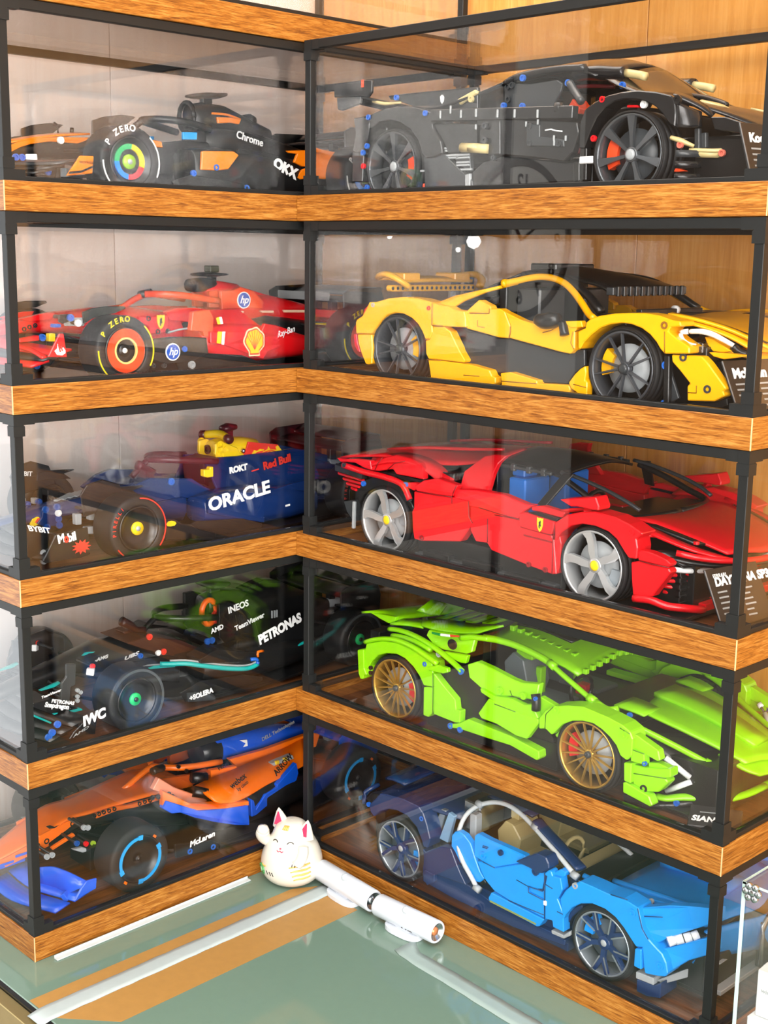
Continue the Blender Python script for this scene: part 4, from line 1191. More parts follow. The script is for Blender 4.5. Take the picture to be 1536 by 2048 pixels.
    c.box('scuttle', 405, 446, -78, 78, 70, 85, BLACK, False, 3)
    for sg in (-1, 1):
        c.box('seat', 262, 286, sg * 14, sg * 58, 46, 104, BLUESEAT, False, 4)
        c.box('seat_base', 284, 330, sg * 14, sg * 58, 44, 62, BLUESEAT, False, 4)
        c.box('headrest', 258, 276, sg * 24, sg * 48, 104, 114, BLUESEAT, False, 3)
    tube('steering_wheel', [(362 + 5 * math.sin(t / 8 * math.pi), -36 + 20 * math.cos(t * math.pi / 8), 82 + 18 * math.sin(t * math.pi / 8)) for t in range(17)], 2.6, BLACK, c.root, 1, 8)
    c.box('dashboard', 370, 410, -74, 74, 60, 82, BLACK, False, 4)
    c.box('red_trim', 340, 384, -12, 12, 58, 84, plastic('deep_red_plastic', '#9c0a14', 0.3), False, 2)
    c.box('bulkhead', 245, 256, -70, 70, 40, 122, BLACK)
    c.box('cabin_floor', 240, 420, -92, 92, 34, 42, BLACK)
    mr = [(383.5, 103.7), (408, 108.6), (428.4, 112.8), (433, 103.8), (432.7, 99.5), (424.1, 99.1), (405.9, 99.7), (398.1, 98.6), (394.1, 99.9)]
    c.plate('door_mirror', mr, 122, 20, R, bevel=2.0)
    st = [(412.3, -112, 97.6), (408.8, -106, 89.9)]
    c.bar('mirror_arm', st[0], st[1], 8, 8, R)
    return c


red_car()
# ------------------------------------------------------------------ lime supercar (right stack, fourth case)
LIME = plastic('lime_plastic', '#8fdc00', 0.27)
GOLD = plastic('pale_gold_rim', '#c9a04a', 0.28, 0.75)


def green_car():
    c = Car('model_supercar', 'lime green brick-built supercar with gold wheels and white Y-shaped lights', 'model car', 'R', 4, SUPER)
    G = LIME
    c.wheels([(145.5, 40.5), (428, 40.5)], 40.5, 36, 35.5, 117.5, GOLD, spoke_pair(8, GOLD, 2.6, 1.6, 11, 6, 5.5, 'spoke', 0, 2.4),
             hub=(3.6, 0.2), capmat=DGREY, caliper=(REDP, (0, 175)))
    c.box('chassis', 90, 560, -80, 80, 10, 54, BLACK)
    c.box('chassis', 190, 382, -106, 106, 6, 36, BLACK)
    # rear fender and blades
    c.plate('rear_fender', [(99.3, 85.7), (126.1, 95), (150.6, 98.7), (171.2, 97.1), (193.3, 92.2), (208.3, 87.1), (210.3, 76.4), (210, 59.5), (195.9, 57.8), (188.9, 67.4), (178.6, 76.1), (164.8, 82.9), (150.9, 85), (133.5, 81.9), (119.4, 76), (108.8, 65.7), (102.6, 55.1), (97.1, 55.1), (96.8, 75.9)], 119, 22, G, bevel=1.4)
    c.tube('fender_blade', [(93, -114, 85.6), (109.5, -116, 92.6), (130, -117, 98.5), (152, -118, 101.7), (177, -119, 100.1), (197.2, -119, 94.8), (217.2, -119, 89)], 3.6, G, flat=0.8)
    c.plate('fender_bracket', [(202.6, 81.8), (218.8, 88.2), (234.2, 88.2), (235.2, 83.5), (227.2, 80.1), (204.3, 78.4)], 121, 6, G, bevel=1.6)
    c.plate('rear_corner', [(85.8, 75.3), (96.7, 78.3), (98, 55.3), (102.7, 47.9), (97.3, 45.9), (96.4, 41.1), (91.9, 40), (88.1, 46.3)], 121, 16, G, bevel=1.2)
    c.plate('rear_corner_block', [(99.3, 56.1), (105.6, 60.2), (107.6, 48.9), (101.3, 45.8)], 117, 10, G)
    c.pins([(106.1, 57), (106.2, 50.8)], 118, BLACK, True, 2.6)
    c.pins([(197.5, 84)], 119.6, BLUEPIN, True, 2.8)
    c.plate('rear_skirt', [(196, 55.9), (210, 58.9), (211.7, 29.2), (204.5, 21.6), (196.1, 21.8)], 119, 14, G, bevel=1.2)
    c.plate('rear_side_panel', [(211, 76.3), (227.7, 64.4), (245, 53.4), (247, 42.2), (253.3, 42.1), (253, 27.8), (245.1, 26.2), (212.5, 27.3)], 118.5, 10, G, bevel=1.2)
    c.plate('side_intake', [(205.5, 73.8), (232.9, 86.7), (253.6, 86.9), (296.1, 67.3), (272.5, 41.5), (286.6, 38), (280.9, 25.4), (250.9, 29.4), (243.1, 22.3), (234.2, 48.6)], 108, 5, BLACK)
    for k, y in ((0, 104), (1, 96)):
        pass
    c.tube('rear_blade', [(115.6, -96, 103.4), (135.2, -98, 106.2), (159, -101, 106.9), (186.8, -105, 104.5), (213.9, -109, 99.1), (238.9, -113, 92.3), (252.1, -116, 88.3)], 3.8, G, flat=0.75)
    c.tube('rear_blade', [(125.1, -100, 98.5), (146.3, -102, 101.1), (170, -105, 101.3), (196.5, -108, 98.2)], 3.8, G, flat=0.7)
    c.pins([(251.8, 87.9)], 118, BLUEPIN, True, 3.4)
    c.pins([(208.2, 96)], 108, LGREY, True, 3.6)
    # rear wing and deck
    c.plate('wing_tip', [(76.6, 114.8), (102.2, 117.3), (121.8, 118.9), (120.2, 113.4), (109.6, 108.2), (95.1, 110.6)], 92, 6, G)
    c.sym('wing', [(62, -92, 112), (84, -90, 116), (112, -86, 112)], [(92, 0, 112), (112, 0, 114), (134, 0, 110)], G, 2.6, 3)
    c.loft('deck_panel', [[(112.3, -92, 108), (141.1, -90, 112.4), (164.1, -88, 113.8)], [(103.9, -74, 109.1), (130.3, -72, 113.7), (144.1, -70, 115)]], G, 2.4, True)
    c.loft('deck_panel', [[(165.4, -92, 117.4), (194, -92, 118), (223.3, -92, 121.8), (246.9, -90, 125.9), (260, -82, 131.9), (275.3, -74, 137.9)], [(147.6, -72, 119.4), (173, -70, 122.5), (194.5, -68, 124.9), (217.3, -66, 126.2), (239.5, -64, 129.4), (273.6, -72, 137.5)]], G, 2.4, True)
    c.loft('deck_panel', [[(116.5, -40, 122.6), (110.8, -10, 126.1), (128.8, -10, 119.8)], [(111.8, -46, 116.1), (127.4, -40, 114.3), (139.2, -34, 114.4)]], G, 2.4, True)
    c.sym('engine_deck', [(100, -84, 100), (150, -80, 108), (210, -72, 114), (262, -64, 122)], [(120, 0, 106), (160, 0, 114), (215, 0, 122), (262, 0, 128)], BLACK, 2.4, 3)
    for i in range(4):
        c.bar('deck_slat', (150 + i * 26, -52, 113 + i * 4.2), (150 + i * 26, 52, 113 + i * 4.2), 9, 3.6, G, False)
    c.box('tail_block', 84, 100, -98, 98, 34, 96, BLACK, False, 2)
    c.plate('roof_intake', [(178, 115.6), (196.4, 117.2), (224.1, 119.7), (248.8, 120.9), (249.4, 105.8), (242.4, 102.3), (206.8, 99.6), (190.2, 102), (176.8, 109.1)], lambda x, z: 108 - max(0, z - 80) * 0.4, 7, G, bevel=1.4)
    c.plate('roof_intake', [(213.3, 99.8), (250.9, 103.7), (248.1, 93.9), (238.6, 92.8), (220.8, 95.4)], 106, 6, G, bevel=1.2)
    fx = [(191.8, 118.1), (205.8, 119.3), (220.5, 121.3), (234.9, 123.3), (234.9, 121.5), (221.4, 118.4), (205.9, 116.2), (192.7, 115.8)]
    for i, mt in enumerate((plastic('flag_green', '#0c8a3a', 0.4), WHITE, plastic('flag_red', '#e0431c', 0.4))):
        c.plate('tricolour_stripe', [fx[i], fx[i + 1], fx[6 - i], fx[7 - i]], 104, 2, mt)
    bx, bz = [(229, 112.5)][0]
    c.plate('badge', [(bx + 7 * math.cos(t * math.pi / 8), bz + 6 * math.sin(t * math.pi / 8)) for t in range(16)], 108.6, 1.5, PRINTK, True, 0.2)
    # roof rails and pillars
    c.tube('roof_rail', [(230.4, -96, 118.2), (244.4, -94, 122.2), (256.7, -92, 123.3), (267.4, -90, 124.1)], 3.4, G)
    c.tube('roof_rail', [(259.9, -90, 123.8), (276.5, -86, 124.3), (297.5, -82, 122.8), (319.8, -80, 119.2), (340.5, -80, 115.2), (351.5, -81, 111.6)], 4.0, G)
    c.tube('windscreen_pillar', [(351.5, -81, 111.6), (369.9, -84, 105), (392.8, -88, 97.7), (411.2, -92, 92.5), (423.5, -94, 89.9)], 3.0, G)
    c.tube('pillar_joint', [(347.1, -81, 114), (356, -82, 110.5)], 4.6, G, sub=1)
    c.tube('pillar_joint', [(409.8, -92, 93.3), (418.7, -93, 90.7)], 4.8, G, sub=1)
    c.tube('pillar_foot', [(420.8, -94, 90.4), (432.4, -95, 86.9), (439.6, -94, 86.8), (447, -90, 89)], 4.4, G, sub=2)
    c.sym('roof', [(258, -80, 119), (300, -78, 118), (350, -72, 112), (378, -70, 104)], [(252, 0, 131), (300, 0, 132), (350, 0, 126), (384, 0, 116)], G, 2.6, 3, 1.0)
    c.sym('roof_hatch', [(262, -34, 129.5), (300, -35, 130.5), (342, -36, 126)], [(262, 0, 133.8), (300, 0, 134.6), (344, 0, 129.4)], BLACK, 2.2, 2)
    for sg in (-1, 1):
        for i in range(9):
            c.box('roof_tooth', 264 + i * 11, 270 + i * 11, sg * 42, sg * 50, 125 - i * 1.2, 131.5 - i * 1.5, G, False, 0.6)
    for i in range(11):
        c.box('header_tooth', 381, 386, -66 + i * 12, -60 + i * 12, 105 + 9 * (1 - abs(i - 5) / 5.5), 111 + 9 * (1 - abs(i - 5) / 5.5), G, False, 0.6)
    # flanks
    c.plate('door_panel', [(253.3, 94.6), (265.6, 100.6), (288.7, 98.4), (318.9, 94), (332.2, 93.2), (355.8, 97.4), (356.6, 79.6), (347.3, 79.5), (338.7, 78.4), (324.1, 77), (301.9, 71.8), (282.1, 73.9), (260, 81.6)], lambda x, z: 119 - max(0, z - 60) * 0.3, 9, G, bevel=1.4)
    c.plate('door_panel', [(282.8, 76.7), (304.3, 73.2), (327.9, 76.4), (345.5, 74), (356.8, 77.6), (366, 64.4), (360.4, 62.3), (334.3, 64), (307.5, 66.3), (284.5, 72.3)], 120, 8, G, bevel=1.0)
    c.pins([(308.5, 79.7), (342.2, 82.5)], 117, G, True, 4)
    c.plate('door_lower_panel', [(281.8, 47.7), (296.2, 68.6), (335.2, 64.4), (366.1, 63.5), (366.4, 58.9), (351.6, 37.4), (336.4, 37), (307.9, 42.7), (286.6, 42.9)], 120.5, 8, G, bevel=1.2)
    c.plate('door_corner', [(360.7, 85.7), (382, 80.9), (371.4, 69.9), (366.2, 60.4), (354.5, 65.4), (360.8, 68.8)], 112, 8, G)
    c.plate('door_lower_black', [(244.4, 74.6), (269.9, 66.3), (282.4, 62.3), (354.2, 56.3), (366, 48.9), (374.9, 40.9), (375.9, 21.1), (357.4, 18.1), (293.3, 22.5), (255.6, 28), (236.2, 32.7), (226.2, 40.1)], 104, 4, BLACK)
    c.plate('sill', [(252.1, 27.3), (264.5, 35.4), (291, 34.4), (326.6, 33), (366.7, 27.3), (367.8, 19.4), (364.4, 16.1), (327.1, 22.3), (291.5, 21.1), (254, 20.4), (238, 17.8), (235.5, 20.8)], 118, 14, G, bevel=1.4)
    c.pins([(238.7, 20.5), (253.5, 20)], 118.6, BLUEPIN, True, 3.4)
    c.tube('door_mirror', [(360.5, -119, 90.2), (362.8, -120, 82.3), (362.8, -120, 73.1)], lambda t: 5.4, BLACK, sub=2, flat=0.9)
    c.pins([(365, 87.3)], 125, BLUEPIN, False, 2.2)
    DG = plastic('seam_green', '#4c7a00', 0.5)
    for q, y in (([(375.7, 55.7), (376.3, 72.1), (385.5, 82.6)], 120.2), ([(210.2, 76.1), (211.6, 27.7)], 119), ([(322.6, 83.6), (325.7, 78.5), (340.3, 78.8)], 116), ([(305.5, 64.8), (335.2, 63.9)], 120.7),
                 ([(484, 37.5), (523.6, 44.2)], 114.3), ([(483.9, 63.9), (499.5, 63.6)], 118.2), ([(470.3, 83.2), (482.6, 80.1)], 120.2)):
        c.seam(q, y, DG)
    # front fender
    c.plate('front_fender', [(366.8, 64.8), (374.7, 76.2), (385.5, 83.2), (403, 88.6), (423, 92.6), (436.3, 91.6), (454.6, 89.9), (472.6, 86.6), (482.4, 82.3), (485.9, 75.6), (485.7, 58), (479.8, 51.3), (472.1, 53.9), (466.4, 63.4), (458.3, 69.9), (447.7, 75.3), (437, 78.4), (423.8, 77.6), (410.6, 74), (397.4, 66.3), (387, 54.2), (384.3, 51.2), (375.7, 55.7), (367.3, 53.3)], 120, 24, G, bevel=1.8)
    c.plate('fender_clip', [(382.8, 49.1), (389.5, 55.6), (398.7, 62.8), (397.7, 55.6), (389.8, 48.2), (385, 46.8)], 112, 12, G)
    c.pins([(390.4, 81), (477, 77.4)], 120.6, G, True, 4.2)
    c.plate('fender_nose', [(483, 77.2), (485.4, 79.3), (513, 70), (515.8, 60.6), (512.5, 58.8), (483.1, 64.6)], 115, 10, G, bevel=1.4)
    c.plate('fender_nose', [(483, 64.2), (498.8, 63.4), (500.2, 51.8), (483.4, 51.1)], 118, 10, G, bevel=1.2)
    c.pins([(500.1, 53.4)], 118, BLUEPIN, True, 2.4)
    # bumper stack
    c.plate('bumper_block', [(476.1, 47.6), (485.5, 49.3), (485.5, 28.2), (477.3, 28.5)], 119, 14, G, bevel=1.4)
    c.plate('bumper_block', [(483, 46.1), (509.9, 49.8), (527.7, 55.2), (528.3, 46.2), (521.8, 43.6), (525.6, 41), (524, 37.8), (515, 26.8), (499.3, 22.8), (485.3, 26.7)], 114, 14, G, bevel=1.6)
    c.plate('bumper_block', [(498.9, 51.9), (509.1, 55), (523.8, 53.5), (523.9, 51.3), (499.8, 46.2)], 110, 10, G, bevel=1.2)
    c.pins([(498.5, 25.6)], 114.6, BLACK, True, 4)
    c.plate('bumper_fin', [(476.2, 26.4), (479.3, 27.4), (507.7, 22), (512.6, 13.7), (509.7, 11.1), (493.4, 13.5), (476.8, 16)], 119, 12, G, bevel=1.6)
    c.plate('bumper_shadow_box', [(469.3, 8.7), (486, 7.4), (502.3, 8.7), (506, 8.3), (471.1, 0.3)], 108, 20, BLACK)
    # nose
    c.box('nose_core', 470, 512, -72, 72, 12, 46, BLACK)
    c.sym('nose_shell', [(470, -96, 70), (490, -90, 60), (508, -82, 44), (514, -74, 30)], [(520, 0, 60), (545, 0, 50), (562, 0, 40), (566, 0, 30)], BLACK, 3, 3)
    c.tube('fender_rail', [(432.7, -96, 83.1), (448.3, -92, 80.7), (470.2, -86, 74.6), (501.8, -76, 64.2), (522.8, -70, 57.1), (536.9, -65, 51.7), (546.1, -60, 47)], 3.2, G)
    c.tube('rail_end', [(536.3, -66, 51.8), (546.1, -60, 46.5)], 5.0, G, sub=1)
    c.pin(0, 0, 0, BLACK, False, 0.2) if False else None
    c.sym('hood', [(452, -56, 80), (470, -58, 78), (505, -52, 70), (540, -44, 60), (566, -40, 52)], [(440, 0, 84), (470, 0, 82), (505, 0, 75), (545, 0, 64), (580, 0, 50)], G, 2.6, 3, 2.0)
    c.loft('hood_spine', [[(442, -20, 88), (480, -19, 84), (520, -17, 75), (560, -14, 62)], [(442, 20, 88), (480, 19, 84), (520, 17, 75), (560, 14, 62)]], G, 5.0)
    c.loft('hood_flap', [[(428, -72, 84), (446, -70, 83), (462, -66, 80)], [(430, -40, 86), (448, -40, 85), (464, -40, 82)]], G, 2.2, True)
    c.sym('nose_lip', [(540, -48, 56), (566, -44, 47), (580, -34, 42)], [(560, 0, 56), (582, 0, 46), (588, 0, 40)], G, 2.6, 3)
    c.plate('nose_badge', [(0, 0), (1, 0), (1, 1)], 0.5, 0.2, BLACK, False, 0) if False else None
    # white Y lights
    for a, b in (('450,855,-100', '545,935,-96'), ('550,940,-96', '785,1130,-82'), ('560,1262,-84', '800,1170,-80'), ('825,1165,-78', '1050,1172,-62')):
        pass
    yl = [(499.4, -100, 64.3), (508.2, -96, 58.1), (509.5, -96, 56.8), (530.1, -82, 38.3), (505.3, -84, 16.4), (530.9, -80, 33.6), (532.6, -78, 34.1), (549.4, -62, 34.1)]
    c.tube('light_stem', yl[0:2], 1.5, DGREY, sub=1)
    c.tube('light_tip', [yl[0], tuple(v + d for v, d in zip(yl[0], (4, 0.6, -3)))], 3.2, WHITE, sub=1)
    for i in (2, 4, 6):
        c.tube('light_bar', yl[i:i + 2], 3.0, WHITE, sub=1)
    c.tube('front_lip', [(502.5, -98, 14.2), (512.2, -94, 13.9), (522.6, -84, 15.5), (533.2, -76, 16.5), (541.1, -66, 19.5), (547.7, -56, 22.6)], lambda t: 5.0 + 1.6 * t, G, flat=0.6)
    c.tube('front_lip', [(552, -52, 12), (564, -30, 16), (568, 0, 18)], 5, G, sub=3, flat=0.6)
    c.tube('splitter_edge', [(491.1, -104, 3.3), (505.6, -98, 4.9), (517.4, -90, 6.6), (530.1, -80, 10.1), (545.1, -62, 11.6)], 3.4, BLACK, sub=3)
    c.box('splitter_tray', 470, 560, -98, 98, 3, 7, BLACK)
    c.pins([(522.7, 11.2), (461.5, 87.1)], 92, BLUEPIN, False, 3)
    # cabin
    c.box('cabin_floor', 200, 440, -92, 92, 34, 42, BLACK)
    c.box('bulkhead', 242, 254, -70, 70, 40, 120, BLACK)
    c.box('dashboard', 384, 425, -80, 80, 56, 76, BLACK, False, 5)
    c.box('scuttle', 420, 452, -90, 90, 66, 78, BLACK, False, 3)
    for sg in (-1, 1):
        c.plate('seat', [(270, 48), (292, 48), (300, 70), (292, 98), (276, 104), (264, 90)], sg * c.s * 58 if False else 58, 40, DGREY if False else plastic('slate_seat', '#5d666c', 0.4), True, 2) if sg < 0 else None
        c.box('seat_base', 286, 342, sg * 16, sg * 58, 42, 58, MATS['slate_seat'], False, 4)
        c.box('headrest', 276, 300, sg * 26, sg * 52, 98, 112, G, False, 3)
        c.box('seat_stripe', 296, 304, sg * 30, sg * 40, 56, 88, G, False, 2)
        c.box('door_sill_trim', 310, 372, sg * 76, sg * 92, 56, 62, G, False, 2)
    tube('steering_wheel', [(360, -38 + 19 * math.cos(t * math.pi / 8), 76 + 17 * math.sin(t * math.pi / 8)) for t in range(17)], 2.6, BLACK, c.root, 1, 8)
    c.box('red_switch', 330, 345, -10, 4, 58, 70, REDP, False, 2)
    return c


green_car()
# ------------------------------------------------------------------ two-tone blue supercar (right stack, lowest case)
AZ = plastic('bright_azure_plastic', '#0a95f2', 0.27)
NAVY = plastic('navy_plastic', '#14305e', 0.27)
RIMB = plastic('polished_rim_edge', '#9aa4ac', 0.25, 0.6)


def blue_car():
    c = Car('model_supercar', 'two-tone blue brick-built supercar with a pale C-shaped side tube', 'model car', 'R', 5, SUPER)
    A, N = AZ, NAVY
    def wheel_spokes(rr):
        out = []
        for nm, v, f, mt, sm in spoke_blades(5, N, [(0.15, -30), (0.5, -9), (1.0, -17), (1.0, -11), (0.62, 0), (1.0, 11), (1.0, 17), (0.5, 9), (0.15, 30)], 8, 5.0, 4.0)(rr):
            out.append((nm, v, f, mt, sm))
        for k in range(5):
            for sg in (-1, 1):
                a = 2 * math.pi * k / 5
                p0 = Vector((0.42 * rr * math.cos(a + sg * 0.17), -2.6, 0.42 * rr * math.sin(a + sg * 0.17)))
                p1 = Vector(((rr - 1.2) * math.cos(a + sg * 0.32), -0.7, (rr - 1.2) * math.sin(a + sg * 0.32)))
                d = (p1 - p0).normalized()
                sd = d.cross(Vector((0, 1, 0))).normalized() * 0.75
                up = Vector((0, 0.7, 0))
                v = [(p + sd * q + up * u)[:] for p in (p0, p1) for q, u in ((-1, 0), (1, 0), (1, 1), (-1, 1))]
                out.append(('spoke_edge', v, [(0, 1, 5, 4), (1, 2, 6, 5), (2, 3, 7, 6), (3, 0, 4, 7), (0, 3, 2, 1), (4, 5, 6, 7)], RIMB, False))
        return out
    c.wheels([(158, 40.5), (459, 40.5)], 40.5, 36, 35, 117.5, RIMB, wheel_spokes, hub=(4, -2), capmat=LGREY, disc=plastic('shadow_disc', '#5b6670', 0.4), caliper=(AZ, (-20, 150)), spin=0.3)
    c.box('chassis', 105, 570, -80, 80, 10, 56, BLACK)
    c.box('chassis', 205, 408, -106, 106, 6, 34, N)
    # rear, navy
    c.plate('rear_fender', [(107.4, 82.1), (119.7, 95), (126.8, 103.3), (141.2, 105.7), (166, 108.6), (192.1, 107.6), (199.9, 101.3), (206.2, 89), (212.1, 73.4), (207.9, 60.7), (201.1, 59.6), (198.3, 66.6), (189.4, 80.6), (173.5, 89.6), (155.9, 90.6), (141.6, 87.6), (127.3, 79.9), (116.5, 69.5), (110, 74.1)], 119, 22, N, bevel=1.6)
    c.plate('rear_side_panel', [(203.2, 54.1), (227.8, 68.7), (242.6, 72), (253.8, 54.1), (259.8, 45.3), (268.3, 35.5), (220.6, 30.5), (206.5, 16.2), (203.8, 32.5)], 117, 12, N, bevel=1.2)
    c.plate('rear_skirt', [(203.6, 31.4), (219.8, 30.8), (220.1, 21.6), (208.4, 13.3), (204, 16.9)], 119, 14, N, bevel=1.4)
    c.plate('sill', [(194.2, 54.3), (237.1, 34.2), (256.8, 36.3), (279.5, 33.2), (303.5, 27.6), (371.7, 25), (392, 25.8), (409.9, 23.4), (408.8, 16.8), (336.6, 9.6), (241.3, 9.5), (197.1, 12.6)], 114, 16, N, bevel=1.0)
    c.pins([(106.9, 82.4), (197.4, 94.2)], 119, BLUEPIN, True, 3)
    c.box('tail_block', 98, 116, -98, 98, 30, 92, BLACK, False, 2)
    c.plate('tail_grille', [(88.7, 79.8), (98.8, 91.3), (115.4, 94.5), (113.7, 85.1), (95.3, 76.4)], 106, 16, BLACK)
    c.tube('tail_rim', [(85, -106, 73.1), (85.5, -104, 86.5), (90.4, -98, 92.5), (93.1, -88, 95.3)], 3.0, N, sub=3)
    c.sym('rear_deck', [(106, -98, 92), (150, -104, 101), (195, -104, 101), (240, -96, 100)], [(112, 0, 100), (150, 0, 106), (200, 0, 113), (250, 0, 122)], N, 2.4, 3, 1)
    c.sym('spoiler', [(100, -84, 104), (116, -86, 108), (134, -84, 106)], [(104, 0, 112), (120, 0, 115), (138, 0, 112)], N, 3, 3)
    c.loft('deck_rib', [[(140, -14, 112), (200, -14, 118), (262, -14, 128)], [(140, 14, 112), (200, 14, 118), (262, 14, 128)]], N, 5)
    for sg in (-1, 1):
        c.box('engine_pipe', 175, 236, sg * 24, sg * 38, 112, 119, METAL, False, 3)
        for i in range(3):
            c.box('engine_bolt', 182 + 18 * i, 188 + 18 * i, sg * 30, sg * 36, 119, 122, plastic('gold_bolt', '#c79a2e', 0.3, 0.5), False, 1)
    ip = [(193.6, 69.6), (209.2, 104), (216.8, 103.9), (207.3, 70.6), (202, 65.8)]
    c.plate('side_intake', ip, 98, 6, RIMB)
    ip = [(210.6, 68.1), (224.5, 105.7), (233.7, 103.5), (224.1, 67.3)]
    c.plate('side_intake', ip, 102, 6, plastic('clear_blue', '#7fa3c4', 0.15))
    c.box('engine_bay', 120, 240, -70, 70, 50, 96, BLACK)
    # C line
    c.tube('c_line_tube', [(289, -121, 40.8), (277.9, -120, 51.4), (262.7, -118, 64.4), (252, -114, 79.9), (247.9, -108, 94.6), (250.4, -101, 110), (261.6, -96, 123.4), (274.6, -93, 131.2), (287.5, -90, 135.3), (302.8, -88, 136.1), (321.4, -88, 132), (341.4, -90, 124.6), (363.5, -95, 116.6), (389.7, -102, 108.6), (413.1, -108, 99.9)], 2.7, plastic('pale_grey_hose', '#c9ced0', 0.35), sub=3)
    for p in [(289, -121, 40.8), (266.1, -95, 127.5), (344.7, -90, 124.5), (414.5, -108, 98.7)]:
        c.tube('hose_clip', [(p[0] - 4, p[1], p[2] + 1), (p[0] + 4, p[1], p[2] - 1)], 4.2, LGREY, sub=1)
    c.plate('c_line_panel', [(244, 88.6), (248.7, 94.4), (254.3, 96.7), (263.2, 95.3), (273.1, 88.5), (281.7, 71.2), (288.4, 59.7), (295.3, 53.3), (288.2, 46.2), (282.7, 45.4), (267.9, 56), (258, 59.5), (249.5, 70), (243.6, 75)], 117, 9, A, bevel=1.4)
    # doors
    c.plate('door_upper', [(276, 97.6), (279.5, 101.6), (296.1, 100.4), (322.2, 100.2), (349.2, 99.9), (356.1, 95), (309.6, 72.5), (294, 73.8), (279.7, 76.2)], lambda x, z: 118 - max(0, z - 84) * 0.3, 9, A, bevel=1.4)
    c.plate('door_panel', [(286, 71.9), (296.6, 74.5), (312.2, 73.6), (358.5, 96.3), (366.7, 92.6), (381.9, 93.3), (381.5, 72.5), (360.5, 70), (360.8, 62.8), (382.7, 62), (384.4, 41.2), (333.3, 42.9), (311.8, 45.9), (299, 53.8), (292.4, 61.5)], 119, 12, A, bevel=1.2)
    c.plate('door_inset', [(361.2, 69.5), (381.2, 71.8), (382, 62.3), (361.5, 63.1)], 117.5, 8, A, bevel=0.8)
    c.plate('door_front', [(382.6, 93.6), (387.3, 98.9), (390.9, 98.4), (393.3, 93.9), (403.8, 95.2), (406.9, 82.8), (401.1, 70.3), (409.7, 56.2), (411.1, 35.3), (396.2, 35.6), (395.1, 42.5), (385.4, 41)], 119, 12, A, bevel=1.2)
    c.plate('door_vent', [(383.8, 91.6), (386.3, 91.3), (384, 78.3), (380.8, 71.6), (374.2, 72.2), (380.6, 74.6)], 119.6, 3, NAVY, bevel=0.2)
    c.plate('door_tab', [(382.7, 61.7), (387, 62.4), (387.2, 57), (383, 56.6)], 120.4, 4, WHITE)
    c.plate('door_sill', [(304.7, 35), (308.8, 42.9), (333.4, 41.7), (384.5, 40), (378.5, 29.6), (374.9, 27.9), (306.1, 31.7)], 120, 12, A, bevel=1.0)
    se = [(308.1, -120.4, 32.6), (374.5, -120.4, 31)]
    c.bar('sill_trim', se[0], se[1], 1.4, 1.6, plastic('olive_trim', '#8f9a52', 0.4), True, 0)
    c.pins([(318.9, 94)], 118.5, NAVY, True, 3.4)
    c.pins([(293.6, 81.9)], 118.5, A, True, 4)
    for s_ in (('300,545', '350,560'), ('300,560', '340,575')):
        pass
    c.plate('hinge_block', [(284.2, 44.6), (292.3, 50.6), (295.6, 47.6), (290.3, 42.4)], 114, 10, BLACK)
    c.plate('sill_block', [(392.7, 29.9), (409, 30.5), (418.3, 39.2), (418.6, 33.8), (409.9, 26.6), (393.6, 26)], 117, 14, LGREY)
    DB = plastic('seam_blue', '#06406e', 0.5)
    for q, y in (([(294.2, 74.9), (312.2, 73.8)], 119.3), ([(361.2, 69.7), (361.5, 63.1), (382, 62.1)], 119.4), ([(344.1, 71.3), (361.2, 69.7), (380.8, 71.6)], 119.3), ([(333.3, 42.9), (354.3, 43.6), (383.5, 45.2)], 119.3),
                 ([(382.5, 81.4), (394, 79.7)], 119.3), ([(382.3, 93.5), (384.9, 40.8)], 119.3), ([(291.2, 92.1), (299, 92.7)], 116), ([(290.5, 90.2), (297.5, 90.5)], 116), ([(401.6, 56), (409.3, 56)], 119.3),
                 ([(506.5, 89.7), (527.9, 97.3)], 112.5), ([(502.7, 99.2), (505.8, 89.5), (509.6, 79.6), (517.1, 71.2)], 119.4), ([(256.5, 57), (266.3, 54.1)], 117.4), ([(469.1, 101.7), (489.7, 103.8)], 119.2)):
        c.seam(q, y, DB)
    # front fender
    c.plate('front_fender', [(404.4, 72.1), (410.5, 83.4), (418.4, 92.4), (428.9, 101.1), (443.8, 101.4), (463.8, 100.8), (484.6, 102.8), (502.7, 99.5), (506, 90.7), (509.3, 79.4), (515.8, 71.8), (526.2, 65.8), (533.8, 62.1), (539.3, 54.2), (541.9, 43.9), (539.1, 39), (529.4, 35.6), (515.2, 32.3), (513.6, 37.4), (510.3, 59.2), (502.8, 56.6), (496.1, 62.5), (486.5, 71.4), (475.7, 78.7), (462.3, 82.7), (446.2, 82.3), (431.6, 76.6), (419.7, 67.2), (412, 55.7), (408.9, 47.3)], 119, 24, A, bevel=1.8)
    c.plate('fender_block', [(502.9, 55.5), (510.6, 57.6), (512, 35.6), (502.6, 35.9)], 121, 14, A, bevel=1.4)
    c.pins([(496.8, 92.2), (532.9, 48.6)], 119.6, A, True, 4.2)
    c.pins([(423.8, 94.4)], 119.6, LGREY, True, 3.4)
    c.plate('fender_liner', [(400, 38.4), (411.7, 58.9), (426.3, 70), (427.9, 66.5), (414.8, 51.6), (407.2, 36.4)], 110, 20, NAVY)
    c.plate('cowl_block', [(386.3, 92), (399.3, 102.2), (406.4, 101.2), (405.9, 96.2), (398.5, 91)], 114, 14, A, bevel=1.2)
    c.plate('cowl_gap', [(393.1, 86.3), (414.4, 95.4), (420.1, 92.8), (398.8, 72.6), (395.2, 73.7)], 106, 8, BLACK)
